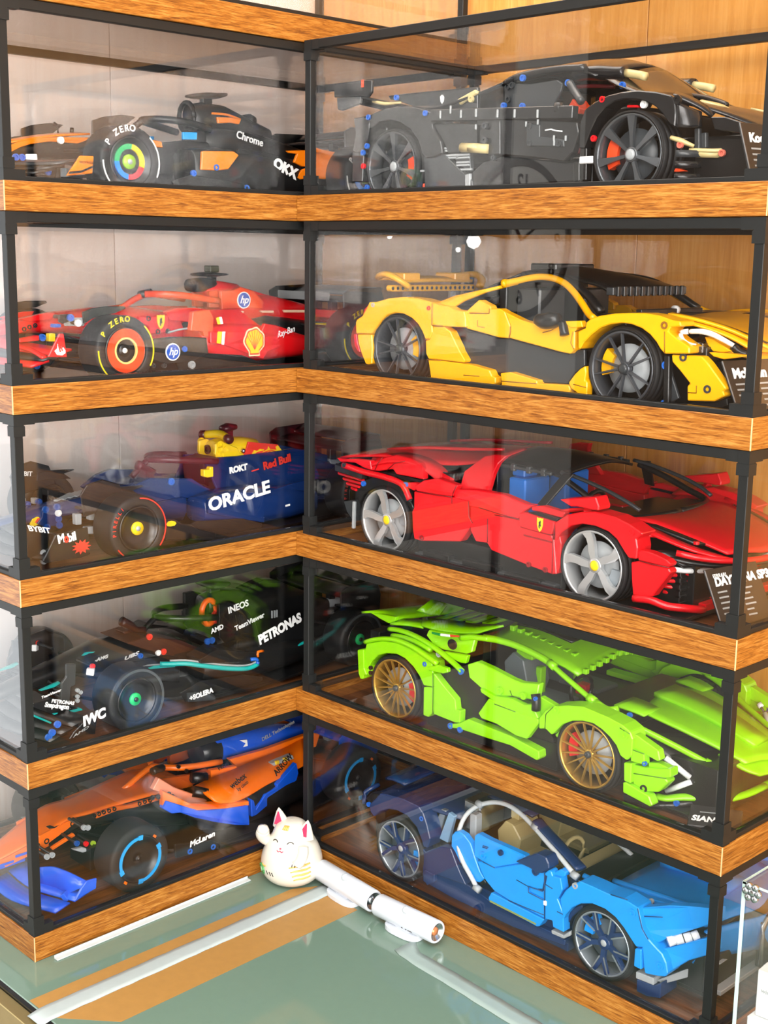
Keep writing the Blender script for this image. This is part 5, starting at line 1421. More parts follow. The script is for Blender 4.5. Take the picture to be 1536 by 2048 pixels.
    # bumper
    c.plate('headlight_panel', [(500.2, 93.1), (504, 98), (531.8, 110.6), (549.8, 114.2), (578, 117.3), (578.4, 104.2), (557.4, 91.2), (534.1, 76.1), (524.8, 67.6), (516.4, 66.5), (508.1, 73.7), (502.7, 81.9)], lambda x, z: 112 - max(0, x - 530) * 0.45, 12, A, bevel=1.6)
    c.plate('bumper_panel', [(526.6, 61.5), (537.1, 67.4), (568.5, 84.6), (577.2, 97.7), (578.3, 71.4), (554.9, 57.2), (540, 42.3), (536.1, 48.3), (532.9, 47.5)], lambda x, z: 112 - max(0, x - 535) * 0.45, 12, A, bevel=1.4)
    hl = [(535.1, -112, 73.4), (540.2, -106, 75.2), (547.2, -102, 78.2), (552.9, -97, 80.4), (557.9, -92, 82.8)]
    for i in range(4):
        a, b = hl[i], hl[i + 1]
        o = c.tube('headlight_lens', [(a[0] + 0.6, a[1], a[2]), (b[0] - 0.6, b[1], b[2])], 5.2, plastic('pearl_lens', '#e9edee', 0.12), sub=1, n=8)
    c.box('nose_core', 500, 566, -92, 92, 22, 84, BLACK)
    c.plate('fog_block', [(502.3, 27.7), (523.7, 29.5), (524.3, 21.8), (502.7, 20.3)], 116, 18, LGREY)
    c.plate('fog_leg', [(503.1, 19.3), (524.5, 21.4), (532, 27), (532.5, 10.4), (516.5, 5.5), (503.9, 5.8)], 115, 30, NAVY)
    c.plate('splitter', [(523.5, 24.5), (543.7, 38.2), (561.1, 50.3), (574.5, 50.7), (568.7, 45.1), (561.9, 38.6), (528.7, 21)], lambda x, z: 112 - max(0, x - 520) * 0.7, 14, LGREY)
    c.sym('bumper_front', [(552, -92, 50), (558, -90, 66), (562, -86, 86)], [(584, 0, 48), (586, 0, 66), (582, 0, 82)], A, 4, 3)
    c.tube('horseshoe_grille', [(586, -16, 30), (588, -20, 50), (586, -16, 74), (585, 0, 82), (586, 16, 74), (588, 20, 50), (586, 16, 30)], 2.4, METAL, False, 3)
    c.box('grille', 580, 586, -16, 16, 28, 78, BLACK)
    c.bar('splitter_bar', (575, -80, 22), (575, 80, 22), 10, 5, LGREY, False)
    # bonnet
    c.sym('bonnet', [(440, -88, 84), (480, -88, 90), (520, -84, 90), (556, -76, 84)], [(446, 0, 90), (490, 0, 98), (530, 0, 97), (572, 0, 84)], A, 2.4, 3, 1)
    c.tube('bonnet_rail', [(414.3, -92, 93.2), (427.4, -91, 91.5), (440.5, -90, 88.9), (450.1, -90, 86.6), (471.4, -92, 88.3)], 3.6, A, flat=0.8)
    c.tube('bonnet_rail', [(435.4, -66, 85.7), (468.9, -70, 90.9), (501.2, -74, 95.8), (531.2, -78, 100.1), (562.6, -82, 105.3)], 3.4, A)
    c.loft('bonnet_spine', [[(462, -20, 100), (500, -19, 103), (545, -17, 98)], [(462, 20, 100), (500, 19, 103), (545, 17, 98)]], A, 6)
    c.plate('bonnet_side', [(460.2, 91.9), (496.5, 95.2), (528.9, 100.8), (536.4, 100.3), (486.8, 85.6), (479.4, 80.3), (463.3, 84.7)], 86, 8, A)
    c.pins([(418.7, 85.5), (463.3, 94.6), (500, 96.1)], 92, LGREY, True, 3)
    # cabin
    c.tube('windscreen_pillar', [(341.4, -84, 130.2), (355.9, -86, 123.4), (379.9, -90, 114.6), (400.5, -94, 107.5), (415, -98, 103.2)], 7.5, N, flat=0.4)
    c.sym('roof', [(258, -72, 127), (290, -74, 130), (330, -78, 128)], [(256, 0, 135), (290, 0, 139), (338, 0, 138)], N, 2.6, 3, 1)
    for sg in (-1, 1):
        c.plate('seat', [(270, 46), (292, 46), (300, 84), (288, 98), (276, 100), (264, 84)], 60, 44, TAN, True, 2.5) if sg < 0 else None
        c.box('seat_base', 288, 340, sg * 16, sg * 60, 42, 62, TAN, False, 5)
        c.box('headrest', 272, 284, sg * 28, sg * 46, 98, 112, TAN, False, 2)
        c.pin(285, sg * 37, 104, BLUEPIN, False, 2.6, 'x')
        c.box('door_trim', 300, 400, sg * 98, sg * 106, 60, 80, TAN, False, 2)
    c.box('rear_silver_cover', 232, 258, 40, 84, 84, 120, METAL, True, 4)
    c.box('rear_silver_cover', 252, 262, 84, 96, 70, 112, LGREY, True, 3)
    c.box('dashboard', 372, 412, -84, 84, 58, 82, TAN, False, 5)
    c.box('dashboard_top', 396, 430, -90, 90, 74, 86, BLACK, False, 4)
    tube('steering_wheel', [(358, -38 + 20 * math.cos(t * math.pi / 8), 82 + 18 * math.sin(t * math.pi / 8)) for t in range(17)], 2.6, TAN, c.root, 1, 8)
    tube('centre_arc', [(412, 0, 86), (380, 0, 100), (340, 0, 124), (290, 0, 134)], 2.6, plastic('pale_grey_hose', '#c9ced0', 0.35), c.root, 4)
    c.box('cabin_floor', 225, 440, -94, 94, 34, 42, BLACK)
    c.box('bulkhead', 244, 254, -76, 76, 40, 120, BLACK)
    c.plate('door_mirror', [(343.5, 93.6), (356.6, 103.2), (372.2, 113.2), (385.1, 113.7), (389.3, 107.8), (390.2, 102.1), (381.1, 93.6), (373.3, 91), (364.4, 93.2)], 122, 18, N, bevel=2)
    c.pins([(371.2, 91.5)], 121, N, True, 4.4)
    return c


blue_car()
# ------------------------------------------------------------------ open-wheel racing cars in the left stack
RACE = 'brick model racing cars in the left stack'


def body(c, name, st, mat, n=14, p=2.6, par=None, y0=0.0, both=False):
    """hull through stations (x, half width, z low, z high) with squarish oval sections"""
    v, f = [], []
    for x, hw, z0, z1 in st:
        for k in range(n):
            t = 2 * math.pi * (k + 0.5) / n
            cs, sn = math.cos(t), math.sin(t)
            a = math.copysign(abs(cs) ** (2 / p), cs)
            b = math.copysign(abs(sn) ** (2 / p), sn)
            v.append((x, y0 + hw * a, (z0 + z1) / 2 + (z1 - z0) / 2 * b))
    for i in range(len(st) - 1):
        for j in range(n):
            a, b = i * n + j, i * n + (j + 1) % n
            f.append((a, b, b + n, a + n))
    f += [tuple(range(n))[::-1], tuple((len(st) - 1) * n + j for j in range(n))]
    o = fix(mesh(name, v, f, mat, par or c.root, True, 0.0))
    md = o.modifiers.new('bevel', 'BEVEL')
    md.width, md.segments, md.limit_method, md.angle_limit = 1.0 * MM, 1, 'ANGLE', math.radians(40)
    if both:
        c.mirror(o, par)
    return o


def sector(name, r0, r1, a0, a1, y, mat, par, n=20, th=0.7):
    """flat ring sector on a wheel face; angles as the viewer sees them (deg, anticlockwise from the right)"""
    v, f = [], []
    for i in range(n + 1):
        t = math.radians(a0 + (a1 - a0) * i / n)
        for r in (r0, r1):
            for yy in (y, y - th):
                v.append((-r * math.cos(t), yy, r * math.sin(t)))
    for i in range(n):
        k = i * 4
        f += [(k, k + 2, k + 6, k + 4), (k + 1, k + 5, k + 7, k + 3), (k + 2, k + 3, k + 7, k + 6), (k, k + 4, k + 5, k + 1)]
    f += [(0, 1, 3, 2), (n * 4, n * 4 + 2, n * 4 + 3, n * 4 + 1)]
    return fix(mesh(name, v, f, mat, par))


def tyre_marks(c, R, mat, arcs, txt='P ZERO', phi0=150.0, step=11.0, size=7.4):
    """printed rings and lettering on the near tyres' side walls"""
    for o in [q for q in c.root.children if q.name.split('.')[0] == 'wheel' and q.location.y * c.s > 0]:
        for a0, a1 in arcs:
            sector('tyre_stripe', R - 3.6, R - 2.2, a0, a1, 0.35, mat, o, 18, 0.9)
        ph = phi0
        for ch in txt:
            if ch != ' ':
                t = math.radians(ph)
                r = R - 6.6
                letters('tyre_letter', ch, mat, o, (-r * math.cos(t), 0.25, r * math.sin(t)), (-math.sin(t), 0, -math.cos(t)), (-math.cos(t), 0, math.sin(t)), size, 0.2, 0.02, 'CENTER')
            ph -= step


def wheel_cover(dish=2.0):
    def prof(rr, W):
        return [(rr + 0.3, -W + 2), (rr + 0.3, -1.6), (rr - 0.6, -0.4), (rr - 2.0, -0.6), (rr - 3.0, -2.5), (rr * 0.62, -4.5 - dish), (rr * 0.3, -4.0 - dish), (0.01, -3.6 - dish), (0.01, -W + 3), (rr - 1, -W + 3)]
    return prof


def f1_base(label, level, fx, rx, cols, hub, R=38.0, tyre=None):
    """what every one of these cars shares; cols: tub, wing, pod, cover, dark"""
    c = Car('model_racing_car', label, 'model car', 'L', level, RACE)
    D = cols['dark']
    rim = R - 12
    c.wheels([(rx, R + 1.0), (fx, R)], R, 40, rim, 117.5, cols.get('rim', BLACK), no_spokes, cover=wheel_cover(), hub=None, treads=0, disc=None, tyre=tyre)
    for o in [q for q in c.root.children if q.name.split('.')[0] == 'wheel']:
        v, f = lathe_vf([(0.01, -3.4), (hub[1], -3.4), (hub[1] + 0.3, -4.4), (hub[1] + 0.3, -6.5)], 24)
        mesh('hub_cap', v, f, hub[0], o, True)
        v, f = lathe_vf([(0.01, -1.6), (2.6, -1.8), (3.0, -3.6)], 14)
        mesh('wheel_nut', v, f, hub[2] if len(hub) > 2 else LGREY, o, True, loc=None)
    # floor, tub, gearbox
    v, f = [], []
    pl = [(110, 60), (150, 78), (250, 98), (330, 102), (380, 96), (430, 60), (450, 40)]
    out = [(x, y) for x, y in pl] + [(x, -y) for x, y in pl[::-1]]
    m = len(out)
    v = [(x, y, 5) for x, y in out] + [(x, y, 9) for x, y in out]
    f = [tuple(range(m))[::-1], tuple(range(m, 2 * m))] + [(i, (i + 1) % m, (i + 1) % m + m, i + m) for i in range(m)]
    mesh('floor_tray', v, f, D, c.root, False, 0.6)
    body(c, 'gearbox', [(60, 16, 18, 46), (110, 24, 14, 54), (170, 34, 10, 60), (240, 40, 10, 70), (330, 42, 10, 62)], D)
    c.plate('floor_fence', [(300, 9), (420, 9), (428, 22), (400, 30), (330, 24), (300, 14)], 92, 2.5, D)
    # suspension
    for hx, bx, z in ((fx, fx - 26, 54), (fx, fx + 24, 52), (fx, fx - 24, 26), (fx, fx + 26, 24)):
        c.bar('wishbone', (hx, c.s * 80, (R + 12 if z > 40 else R - 14)), (bx, c.s * 22, z), 5, 3, D)
    for hx, bx, z in ((rx, rx + 30, 54), (rx, rx - 24, 50), (rx, rx + 28, 24), (rx, rx - 22, 22)):
        c.bar('wishbone', (hx, c.s * 78, (R + 12 if z > 40 else R - 14)), (bx, c.s * 26, z), 5, 3, D)
    c.box('upright', fx - 9, fx + 9, 66, 80, R - 20, R + 20, D, True, 2)
    c.box('upright', rx - 9, rx + 9, 66, 80, R - 20, R + 20, D, True, 2)
    # rear wing
    W = cols['wing']
    wz = cols.get('wing_z', 80)
    c.plate('rear_endplate', [(78, wz - 26), (118, wz - 30), (150, wz - 10), (152, wz + 14), (140, wz + 20), (84, wz + 22), (76, wz)], 76, 3, W, bevel=0.8)
    c.sym('rear_wing_plane', [(88, -74, wz + 2), (112, -74, wz + 8), (140, -74, wz + 4)], [(88, 0, wz + 2), (112, 0, wz + 8), (142, 0, wz + 3)], W, 3, 3)
    c.sym('rear_wing_flap', [(80, -74, wz + 20), (94, -74, wz + 19), (108, -74, wz + 12)], [(80, 0, wz + 21), (94, 0, wz + 20), (108, 0, wz + 12)], cols.get('flap', W), 3, 3)
    c.sym('beam_wing', [(72, -60, wz - 34), (100, -60, wz - 30)], [(72, 0, wz - 30), (100, 0, wz - 26)], D, 3, 3)
    c.box('wing_pylon', 96, 108, -4, 4, 46, wz + 6, D)
    c.box('rain_light', 54, 62, -5, 5, 30, 42, REDP)
    body(c, 'exhaust', [(66, 6, 50, 62), (110, 7, 52, 66)], LGREY, 12)
    return c


def front_wing(c, x_le, x_te, z0, ztip, mats, end, endmat, yend=117):
    """three stacked planes from the nose out to the end plates"""
    for i, mt in enumerate(mats):
        k = i / max(1, len(mats) - 1)
        xa, xb = x_le - 26 * k * (x_le - x_te) / 60, x_le - (26 * k + 24) * (x_le - x_te) / 60
        dz = i * 6.0
        e = [(xa - 26, c.s * yend, ztip + dz * 0.9), (xb - 22, c.s * yend, ztip + dz * 0.9 + 5)]
        m = [(xa - 4, c.s * 60, z0 + dz - 3), (xb - 3, c.s * 60, z0 + dz + 2)]
        i_ = [(xa, c.s * 14, z0 + dz + 3), (xb, c.s * 14, z0 + dz + 7)]
        c.loft('front_wing_plane', [[e[0], m[0], i_[0]], [e[1], m[1], i_[1]]], mt, 2.4, True, 4)
    c.plate('front_endplate', end, yend + 1.5, 3, endmat, bevel=0.8)


def halo(c, mat, front, top, back, y=40, r=4.2):
    """wishbone hoop over the cockpit: centre pillar and two side arms (points are (x, z))"""
    tube('halo_pillar', [(front[0], 0, front[1]), ((front[0] + top[0]) / 2, 0, (front[1] + top[1]) / 2 + 1), (top[0], 0, top[1])], r * 0.9, mat, c.root, 3)
    c.tube('halo_arm', [(top[0] + 1, 0, top[1]), (top[0] - 10, c.s * y * 0.5, top[1] + 0.5), (top[0] - 34, c.s * y * 0.9, top[1] - 1), (back[0], c.s * y, back[1])], r, mat, True, 4)


def disc_logo(c, x, y, z, r, txt, size, m0, m1):
    """round sticker with letters"""
    p = c.plate('round_sticker', [(x + r * math.cos(t * math.pi / 12), z + r * math.sin(t * math.pi / 12)) for t in range(24)], y + 0.4, 0.8, m0, False, 0)
    p2 = c.plate('sticker_field', [(x + r * 0.86 * math.cos(t * math.pi / 12), z + r * 0.86 * math.sin(t * math.pi / 12)) for t in range(24)], y + 0.6, 0.6, m1, False, 0, None, p)
    c.text(txt, x + c.s * size * 0.5, y + 0.7, z - size * 0.28, size, m0, 0, 0.02, 0.35)


PAP = plastic('papaya_plastic', '#f7820f', 0.28)
SCAR = plastic('scarlet_plastic', '#dd1219', 0.26)
NVY = plastic('deep_navy_plastic', '#122d63', 0.26)
TEAL = plastic('turquoise_print', '#12a9a4', 0.35)
CYAN = plastic('sky_blue_print', '#1c9ee6', 0.35)
YPRINT = plastic('yellow_print', '#ecd71c', 0.4)
RPRINT = plastic('red_print', '#e2382c', 0.4)
ROYAL = plastic('royal_blue_plastic', '#0c55d6', 0.27)
OPEN = plastic('hot_orange_plastic', '#f4700a', 0.28)


def papaya_black_car():
    c = f1_base('black and orange brick racing car with a rainbow ring on its front wheel', 1, 497, 150,
                dict(tub=BLACK, wing=BLACK, pod=BLACK, cover=BLACK, dark=BLACK, wing_z=82), (plastic('lime_hub', '#8fc41e', 0.35), 7.5))
    K = BLACK
    fr = [o for o in c.root.children if o.name.split('.')[0] == 'wheel' and o.location.y > 0]
    for o in fr:
        for a0, a1, mt in ((80, 180, plastic('ring_green', '#12a35c', 0.4)), (-18, 80, plastic('ring_yellow', '#f2d21a', 0.4)), (-98, -18, plastic('ring_red', '#e0303a', 0.4)), (-180, -98, plastic('ring_blue', '#1c84ea', 0.4))):
            sector('wheel_ring', 13.2, 18.6, a0, a1, -3.2, mt, o, 16, 2.5)
    tyre_marks(c, 38, PRINTW, ((-25, 48), (180, 234)), 'P ZERO', 147, 12, 9.5)
    body(c, 'nose', [(640, 9, 28, 38), (610, 13, 34, 48), (575, 17, 40, 57), (530, 21, 42, 66), (480, 28, 36, 70), (430, 38, 20, 74), (380, 44, 14, 70)], K)
    c.plate('nose_stripe', [(586.6, 46.7), (586.3, 53.7), (573.4, 58.3), (557.1, 62.7), (544.5, 64.4), (522.6, 66.1), (491.1, 67.8), (494.1, 64.5), (504.6, 60.5), (528, 60.8), (538.3, 60.7), (561.1, 56.4), (573.7, 52.4), (585.6, 46.2)], lambda x, z: 22 + max(0, 520 - x) * 0.1, 3, PAP, bevel=1.0)
    c.sym('nose_top', [(585, -14, 56), (540, -20, 66), (490, -26, 71.5)], [(590, 0, 57), (540, 0, 68), (490, 0, 74)], PAP, 2, 3)
    c.pins([(527.7, 62.3)], 27, WHITE, True, 4)
    front_wing(c, 640, 575, 22, 20, (K, K, DGREY), [(559.9, 40.4), (543.8, 40.9), (545.9, 23.4), (576.5, 19.3)], PAP)
    c.plate('endplate_stripe', [(573.8, 23.8), (560.3, 25.5), (546.5, 31.2), (546.6, 28.8), (560.4, 23.2), (575.1, 21.4)], 119.9, 0.5, BLACK, False, 0)
    tx = [(562.4, 32.7)][0]
    c.text('workday', tx[0], 119.7, tx[1], 5.4, PRINTK)
    c.plate('wheel_deflector', [(518.2, 81), (504.5, 85.8), (480.8, 89.9), (463.4, 89), (471.7, 82.9), (486.6, 72.5), (504, 60.4), (519, 57.2)], 77, 3, plastic('bronze_black', '#2a221c', 0.35), bevel=0.6)
    c.pins([(601.9, 38.7), (594.7, 38.8), (564.8, 25.6)] , 62, BLUEPIN, False, 3.6, d=34.0)
    wp = [(578.7, 40, 40), (567.4, 44, 40.5)]
    c.bar('white_link', wp[0], wp[1], 6, 8, WHITE)
    wp = [(565.8, 90, 24.1), (562, 96, 24.1)]
    c.bar('white_link', wp[0], wp[1], 6, 9, LGREY, False)
    c.tube('antenna', [(515, 0, 70), (515, 0, 80), (520, 0, 82)], 2.2, BLACK, False, 1)
    c.tube('antenna', [(497.2, 0, 79.1), (497.5, 0, 72.4)], 2.2, BLACK, False, 1)
    # cockpit, halo, airbox
    halo(c, K, (432, 72), (402, 95), (330, 88), 34)
    bp_ = [(378.1, 80.8), (357.8, 81.8), (358.5, 73.5), (378, 72.4)]
    c.plate('cockpit_panel', bp_, 46, 4, CYAN, bevel=0.6)
    c.plate('cockpit_side', [(418.8, 69.7), (406, 67.1), (378.3, 71.2), (340.9, 71.4), (331.9, 55.2), (341.4, 33.2), (406.7, 32.2), (415.2, 38.8)], 44, 20, K)
    c.plate('tub_flash', [(425.1, 69.1), (409.5, 67.9), (407.5, 61.3), (418.2, 61.5)], 47.5, 4, PAP)
    body(c, 'airbox', [(338, 12, 88, 118), (318, 16, 84, 122), (290, 16, 84, 121), (255, 13, 82, 110), (215, 10, 78, 98)], K)
    c.loft('airbox_shell', [[(315.6, 17, 108.2), (292, 17, 108.3), (268.9, 14, 104.8)], [(307.2, 8, 110.9), (286.7, 8, 112.1), (261.8, 7, 106.7)]], PAP, 2, True)
    c.plate('airbox_shell', [(307.8, 104.6), (287.3, 105.6), (271.3, 104.4), (274.6, 98.6), (287.4, 99.7), (306.4, 97.4)], 18.5, 4, PAP)
    body(c, 'camera_pod', [(330, 18, 127, 131), (318, 22, 126, 133), (300, 21, 127, 134), (290, 17, 130, 135)], K)
    c.box('camera_post', 304, 318, -4, 4, 118, 128, K)
    c.tube('airbox_ring', [(340, 15 * math.cos(t * math.pi / 6), 103 + 17 * math.sin(t * math.pi / 6)) for t in range(13)], 3, K, False, 2)
    pc = [(245.4, 8, 104.4)][0]
    body(c, 'roll_knob', [(pc[0] + 9, 5, pc[2] - 3, pc[2] + 8), (pc[0], 9, pc[2] - 8, pc[2] + 10), (pc[0] - 9, 6, pc[2] - 5, pc[2] + 7)], K)
    body(c, 'engine_cover', [(330, 26, 58, 92), (290, 30, 52, 93), (240, 24, 50, 90), (180, 14, 50, 80), (130, 7, 52, 70)], K)
    tx = [(290.4, 81.4)][0]
    c.text('Chrome', tx[0], 32, tx[1], 12.5, PRINTW, -11, 0.02)
    # side pods
    body(c, 'side_pod', [(392, 22, 18, 60), (350, 26, 12, 64), (300, 26, 10, 62), (240, 18, 10, 52), (190, 9, 12, 36)], K, 14, 3.2, None, c.s * 66, True)
    c.plate('side_board', [(388.9, 56.1), (385.7, 56.9), (344.2, 58.9), (336.6, 55.2), (351.9, 38.7), (368.4, 36.3), (390.4, 36)], 97, 4, PAP, bevel=0.8)
    c.pins([(369.8, 39.6)], 97.4, BLUEPIN, True, 3.6)
    c.pins([(397.6, 31.9), (321.5, 19.1)], 92, BLUEPIN, False, 3.6)
    tx = [(277.9, 45.9)][0]
    c.plate('pod_flank', [(328, 63.3), (281, 61.4), (225.3, 55), (225.1, 22.8), (264.9, 17.4), (351.3, 17.3), (348.1, 33.9)], lambda x, z: 86 - max(0, 300 - x) * 0.12, 6, K)
    c.text('OKX', tx[0], 87, tx[1], 17, PRINTW, -20, 0.06)
    c.plate('rear_flash', [(252.5, 65.9), (219.3, 68.6), (219.2, 49.4), (227.6, 48.9), (241, 53.1), (236, 63.2), (249.2, 63.7)], 83, 4, PAP)
    c.plate('rear_flash', [(237.6, 34.8), (227.6, 45.2), (219.2, 48.1), (219.1, 35.1), (230.9, 33.3)], 83, 4, PAP)
    c.plate('rear_flash', [(216.3, 75.6), (193.3, 71.1), (171.6, 69.5), (171.3, 36), (201.4, 35.8), (216.2, 42.9)], 80, 4, PAP)
    c.plate('rear_link', [(217.4, 71.3), (196.9, 71.3), (196.9, 66.5), (217.4, 66.5)], 84, 3, PAP)
    return c


papaya_black_car()


def scarlet_car():
    c = f1_base('scarlet brick racing car with a yellow scallop shell on its side pod', 2, 509, 152,
                dict(tub=SCAR, wing=BLACK, flap=plastic('dark_silver', '#7d8488', 0.3), pod=SCAR, cover=SCAR, dark=BLACK, wing_z=80, rim=BLACK), (BLACK, 7.0, WHITE))
    S_ = SCAR
    for o in [q for q in c.root.children if q.name.split('.')[0] == 'wheel' and q.location.y > 0]:
        sector('wheel_ring', 14.5, 24.0, 0, 360, -0.6, plastic('red_orange_cover', '#ea4618', 0.32), o, 40, 2.5)
        sector('wheel_ring', 12.6, 14.6, 0, 360, -0.2, plastic('pale_gold_ring', '#e8c87a', 0.4), o, 40, 2.5)
        for k in range(10):
            t = 2 * math.pi * k / 10
            v, f = lathe_vf([(1.2, 0.1), (1.2, -1.5), (0.01, 0.1)], 8)
            mesh('cover_bolt', v, f, BLACK, o, False, 0, (22 * math.cos(t), -0.5, 22 * math.sin(t)))
    tyre_marks(c, 38, YPRINT, ((-30, 48), (178, 236)), 'P ZERO', 147, 12, 8.5)
    body(c, 'nose', [(648, 9, 38, 47), (620, 13, 46, 58), (580, 17, 52, 68), (530, 22, 52, 76), (480, 30, 40, 80), (430, 40, 22, 80), (380, 46, 14, 74)], S_)
    c.plate('nose_beam', [(583.6, 66.7), (565, 70.8), (561.5, 64.4), (569.4, 57.2), (583.5, 54)], 22, 5, S_, True)
    for x, z in [(564.7, 62.2), (571.8, 60.7), (578.3, 58.6)]:
        c.pin(x, 22.4, z, BLACK, True, 2.6)
    c.plate('nose_flank', [(585.1, 69.2), (554.3, 75.3), (540, 75.6), (545.5, 68.2), (564.9, 67), (571.3, 66.6)], 25, 4, S_)
    c.pins([(542.1, 71.8)] + [(577.6, 51.4), (585.5, 21.6)], 60, BLUEPIN, False, 4, d=34.0)
    wp = [(538.1, 40, 66.4), (526.6, 60, 67.1)]
    c.bar('white_link', wp[0], wp[1], 5, 9, LGREY)
    c.pins([(534.1, 65.8)], 62, WHITE, True, 4, d=34.0)
    c.plate('link_plate', [(550.9, 75.1), (534.6, 75.4), (533.6, 69.1), (546.7, 64.8), (551.8, 67.2)], 52, 4, BLACK)
    yb = [(570.2, 55.6), (562.6, 55.4), (563, 46.6), (570.6, 46.9)]
    c.plate('yellow_block', yb, 62, 8, YBADGE, True)
    c.plate('blue_block', [(560.1, 65.3), (551.2, 65), (551.3, 61.1), (560.9, 61.3)], 55, 8, BLUEPIN, True)
    front_wing(c, 650, 588, 32, 26, (S_, BLACK, S_), [(591, 59), (585.8, 58.9), (582.6, 34.3), (605.3, 35.3)], S_)
    fl = [(598.4, 41.5), (595.2, 44.1), (594.4, 48.9), (591.6, 43.4), (587.8, 44.9), (585.5, 41.5), (585.6, 38.8), (589.4, 36.6), (595.5, 37.3)]
    c.plate('flame_logo', fl, 120.0, 0.5, PRINTW, False, 0)
    fm = [(593.9, 120.2, 47.9), (591.7, 120.2, 40.3), (590.9, 120.2, 46.2), (589.3, 120.2, 41.3)]
    c.bar('flame_stroke', fm[0], fm[1], 0.5, 1.4, RPRINT, False, 0)
    c.bar('flame_stroke', fm[2], fm[3], 0.5, 1.4, RPRINT, False, 0)
    c.tube('wing_blade', [(616, 80, 44.2), (610.8, 92, 41.5), (608, 104, 37.8), (606.6, 114, 34)], 4, S_, flat=0.6)
    c.plate('wing_blade', [(604.7, 50.9), (582.3, 53.8), (582.2, 48.4), (604.9, 47)], 62, 10, S_)
    c.plate('wheel_deflector', [(542.8, 78.7), (530.4, 82.9), (514.6, 84.6), (489.1, 84.4), (487.8, 81.9), (502.8, 76.7), (520.1, 74.8), (530.7, 71.7), (541.3, 66.3)], 86, 3, plastic('charcoal_fin', '#1c2524', 0.35), bevel=0.6)
    # tub and halo
    c.plate('tub_side', [(444.3, 70.4), (429.3, 69.7), (404.4, 71.1), (403.7, 55.3), (408.6, 50.8), (430.5, 49.5), (431.7, 58.7), (444.5, 65)], 47, 6, S_, bevel=0.8)
    c.pins([(432.2, 67.8), (419.5, 52.4), (405.5, 52.6)], 47.4, BLACK, True, 3)
    bx = [(414.9, 63.4)][0]
    shield(c, bx[0], 47.2, bx[1], 11, 17)
    rod = [(406.9, 50, 50.9), (393.3, 56, 54.7), (382.7, 60, 55.6)]
    c.tube('mirror_rod', rod, 1.2, LGREY)
    HR = plastic('halo_orange_red', '#e8481c', 0.3)
    halo(c, HR, (438, 78), (405, 94), (322, 86), 36)
    c.tube('halo_cap', [(412, 0, 93), (396, 0, 96)], 4.8, BLACK, False, 1)
    c.plate('cockpit_rim', [(403.9, 74.7), (388.9, 78.7), (361.6, 78.8), (340, 75.9), (340.1, 70.9), (368.1, 61.6), (398.1, 64.8)], 42, 8, S_)
    body(c, 'airbox', [(322, 13, 84, 106), (300, 17, 82, 110), (270, 16, 80, 106)], S_)
    c.plate('airbox_side', [(323.3, 96.9), (309.7, 98.7), (309.1, 87.2), (307.6, 77), (322.8, 77.3)], 19, 6, HR)
    bt = [(340.8, 14, 98.8), (307.5, 14, 102.4)]
    body(c, 'intake', [(338, 14, 96, 112), (322, 15, 96, 114), (306, 13, 98, 112)], BLACK)
    body(c, 'camera_bar', [(326, 17, 115, 119), (310, 22, 114, 120), (292, 18, 116, 119)], BLACK)
    c.box('camera', 298, 312, -7, 7, 120, 128, plastic('olive_black', '#3a3a20', 0.4), False, 2)
    c.box('camera_stem', 300, 310, -4, 4, 108, 122, BLACK)
    c.box('camera_stem', 300, 310, -4, 4, 100, 110, DGREY)
    # engine cover and pods
    body(c, 'engine_cover', [(305, 26, 52, 84), (270, 28, 48, 92), (220, 22, 48, 92), (160, 14, 48, 80), (110, 8, 48, 66)], S_)
    c.plate('shark_fin', [(280.2, 98.1), (268.6, 103.2), (226.4, 92.4), (186.1, 82.5), (137.1, 70.8), (137, 62.5), (226.5, 61.9), (280.4, 74.8)], 6, 12, S_, False)
    c.plate('cover_side', [(311.8, 97.7), (292.5, 98.5), (281.8, 102.3), (261.2, 97.2), (244.4, 84), (246.2, 74.9), (274.6, 76.5), (310.5, 75.1)], 28, 6, HR, bevel=1)
    lg = [(276.9, 86.1)][0]
    disc_logo(c, lg[0], 28.2, lg[1], 10.5, 'hp', 13, WHITE, plastic('logo_blue', '#1a55b8', 0.4))
    for a in ('870,525 900,500 965,490 960,510 910,528', '1145,488 1275,488 1275,508 1165,508', '1370,482 1536,482 1536,505 1380,505'):
        pass
    for q in ([(306.8, 69.6), (301.9, 72.7), (291.4, 73.7), (292.2, 71.2), (300.3, 69.1)], [(256, 73), (234, 72.6), (234, 70), (252.7, 70.4)], [(211.8, 72.7), (160.2, 71.7), (160.2, 68.6), (210.1, 69.6)]):
        c.plate('pale_stripe', q, 47 if q[0][0] > 290 else (35 if q[0][0] > 255 else 28), 3, plastic('pale_rose_print', '#e9c4a4', 0.4), False, 0)
    c.plate('pod_shoulder', [(357.9, 67.7), (353.2, 72.5), (347, 76.7), (306.1, 76.3), (293.3, 61.1), (286.8, 51.8), (358.1, 55.2)], lambda x, z: 84 - max(0, z - 52) * 1.2, 6, S_, bevel=1.0)
    body(c, 'side_pod', [(384, 20, 26, 58), (350, 26, 16, 62), (300, 27, 14, 60), (250, 22, 16, 52), (200, 12, 18, 40)], S_, 14, 3.2, None, c.s * 66, True)
    c.plate('pod_flank', [(379.1, 53.7), (303.7, 51.4), (297.2, 60.9), (276, 57.9), (242.6, 49.5), (240.1, 40.5), (259.4, 32.2), (292.5, 26.5), (300.6, 18.1), (357.3, 36.9), (379.3, 40.4)], lambda x, z: 96 - max(0, 300 - x) * 0.2, 6, S_, bevel=1.0)
    c.plate('pod_inlet', [(399.6, 76.6), (375.8, 78.6), (369.9, 68.8), (371.7, 47), (383.7, 48), (385.2, 53.5), (403, 55.2)], 90, 8, HR, bevel=1.2)
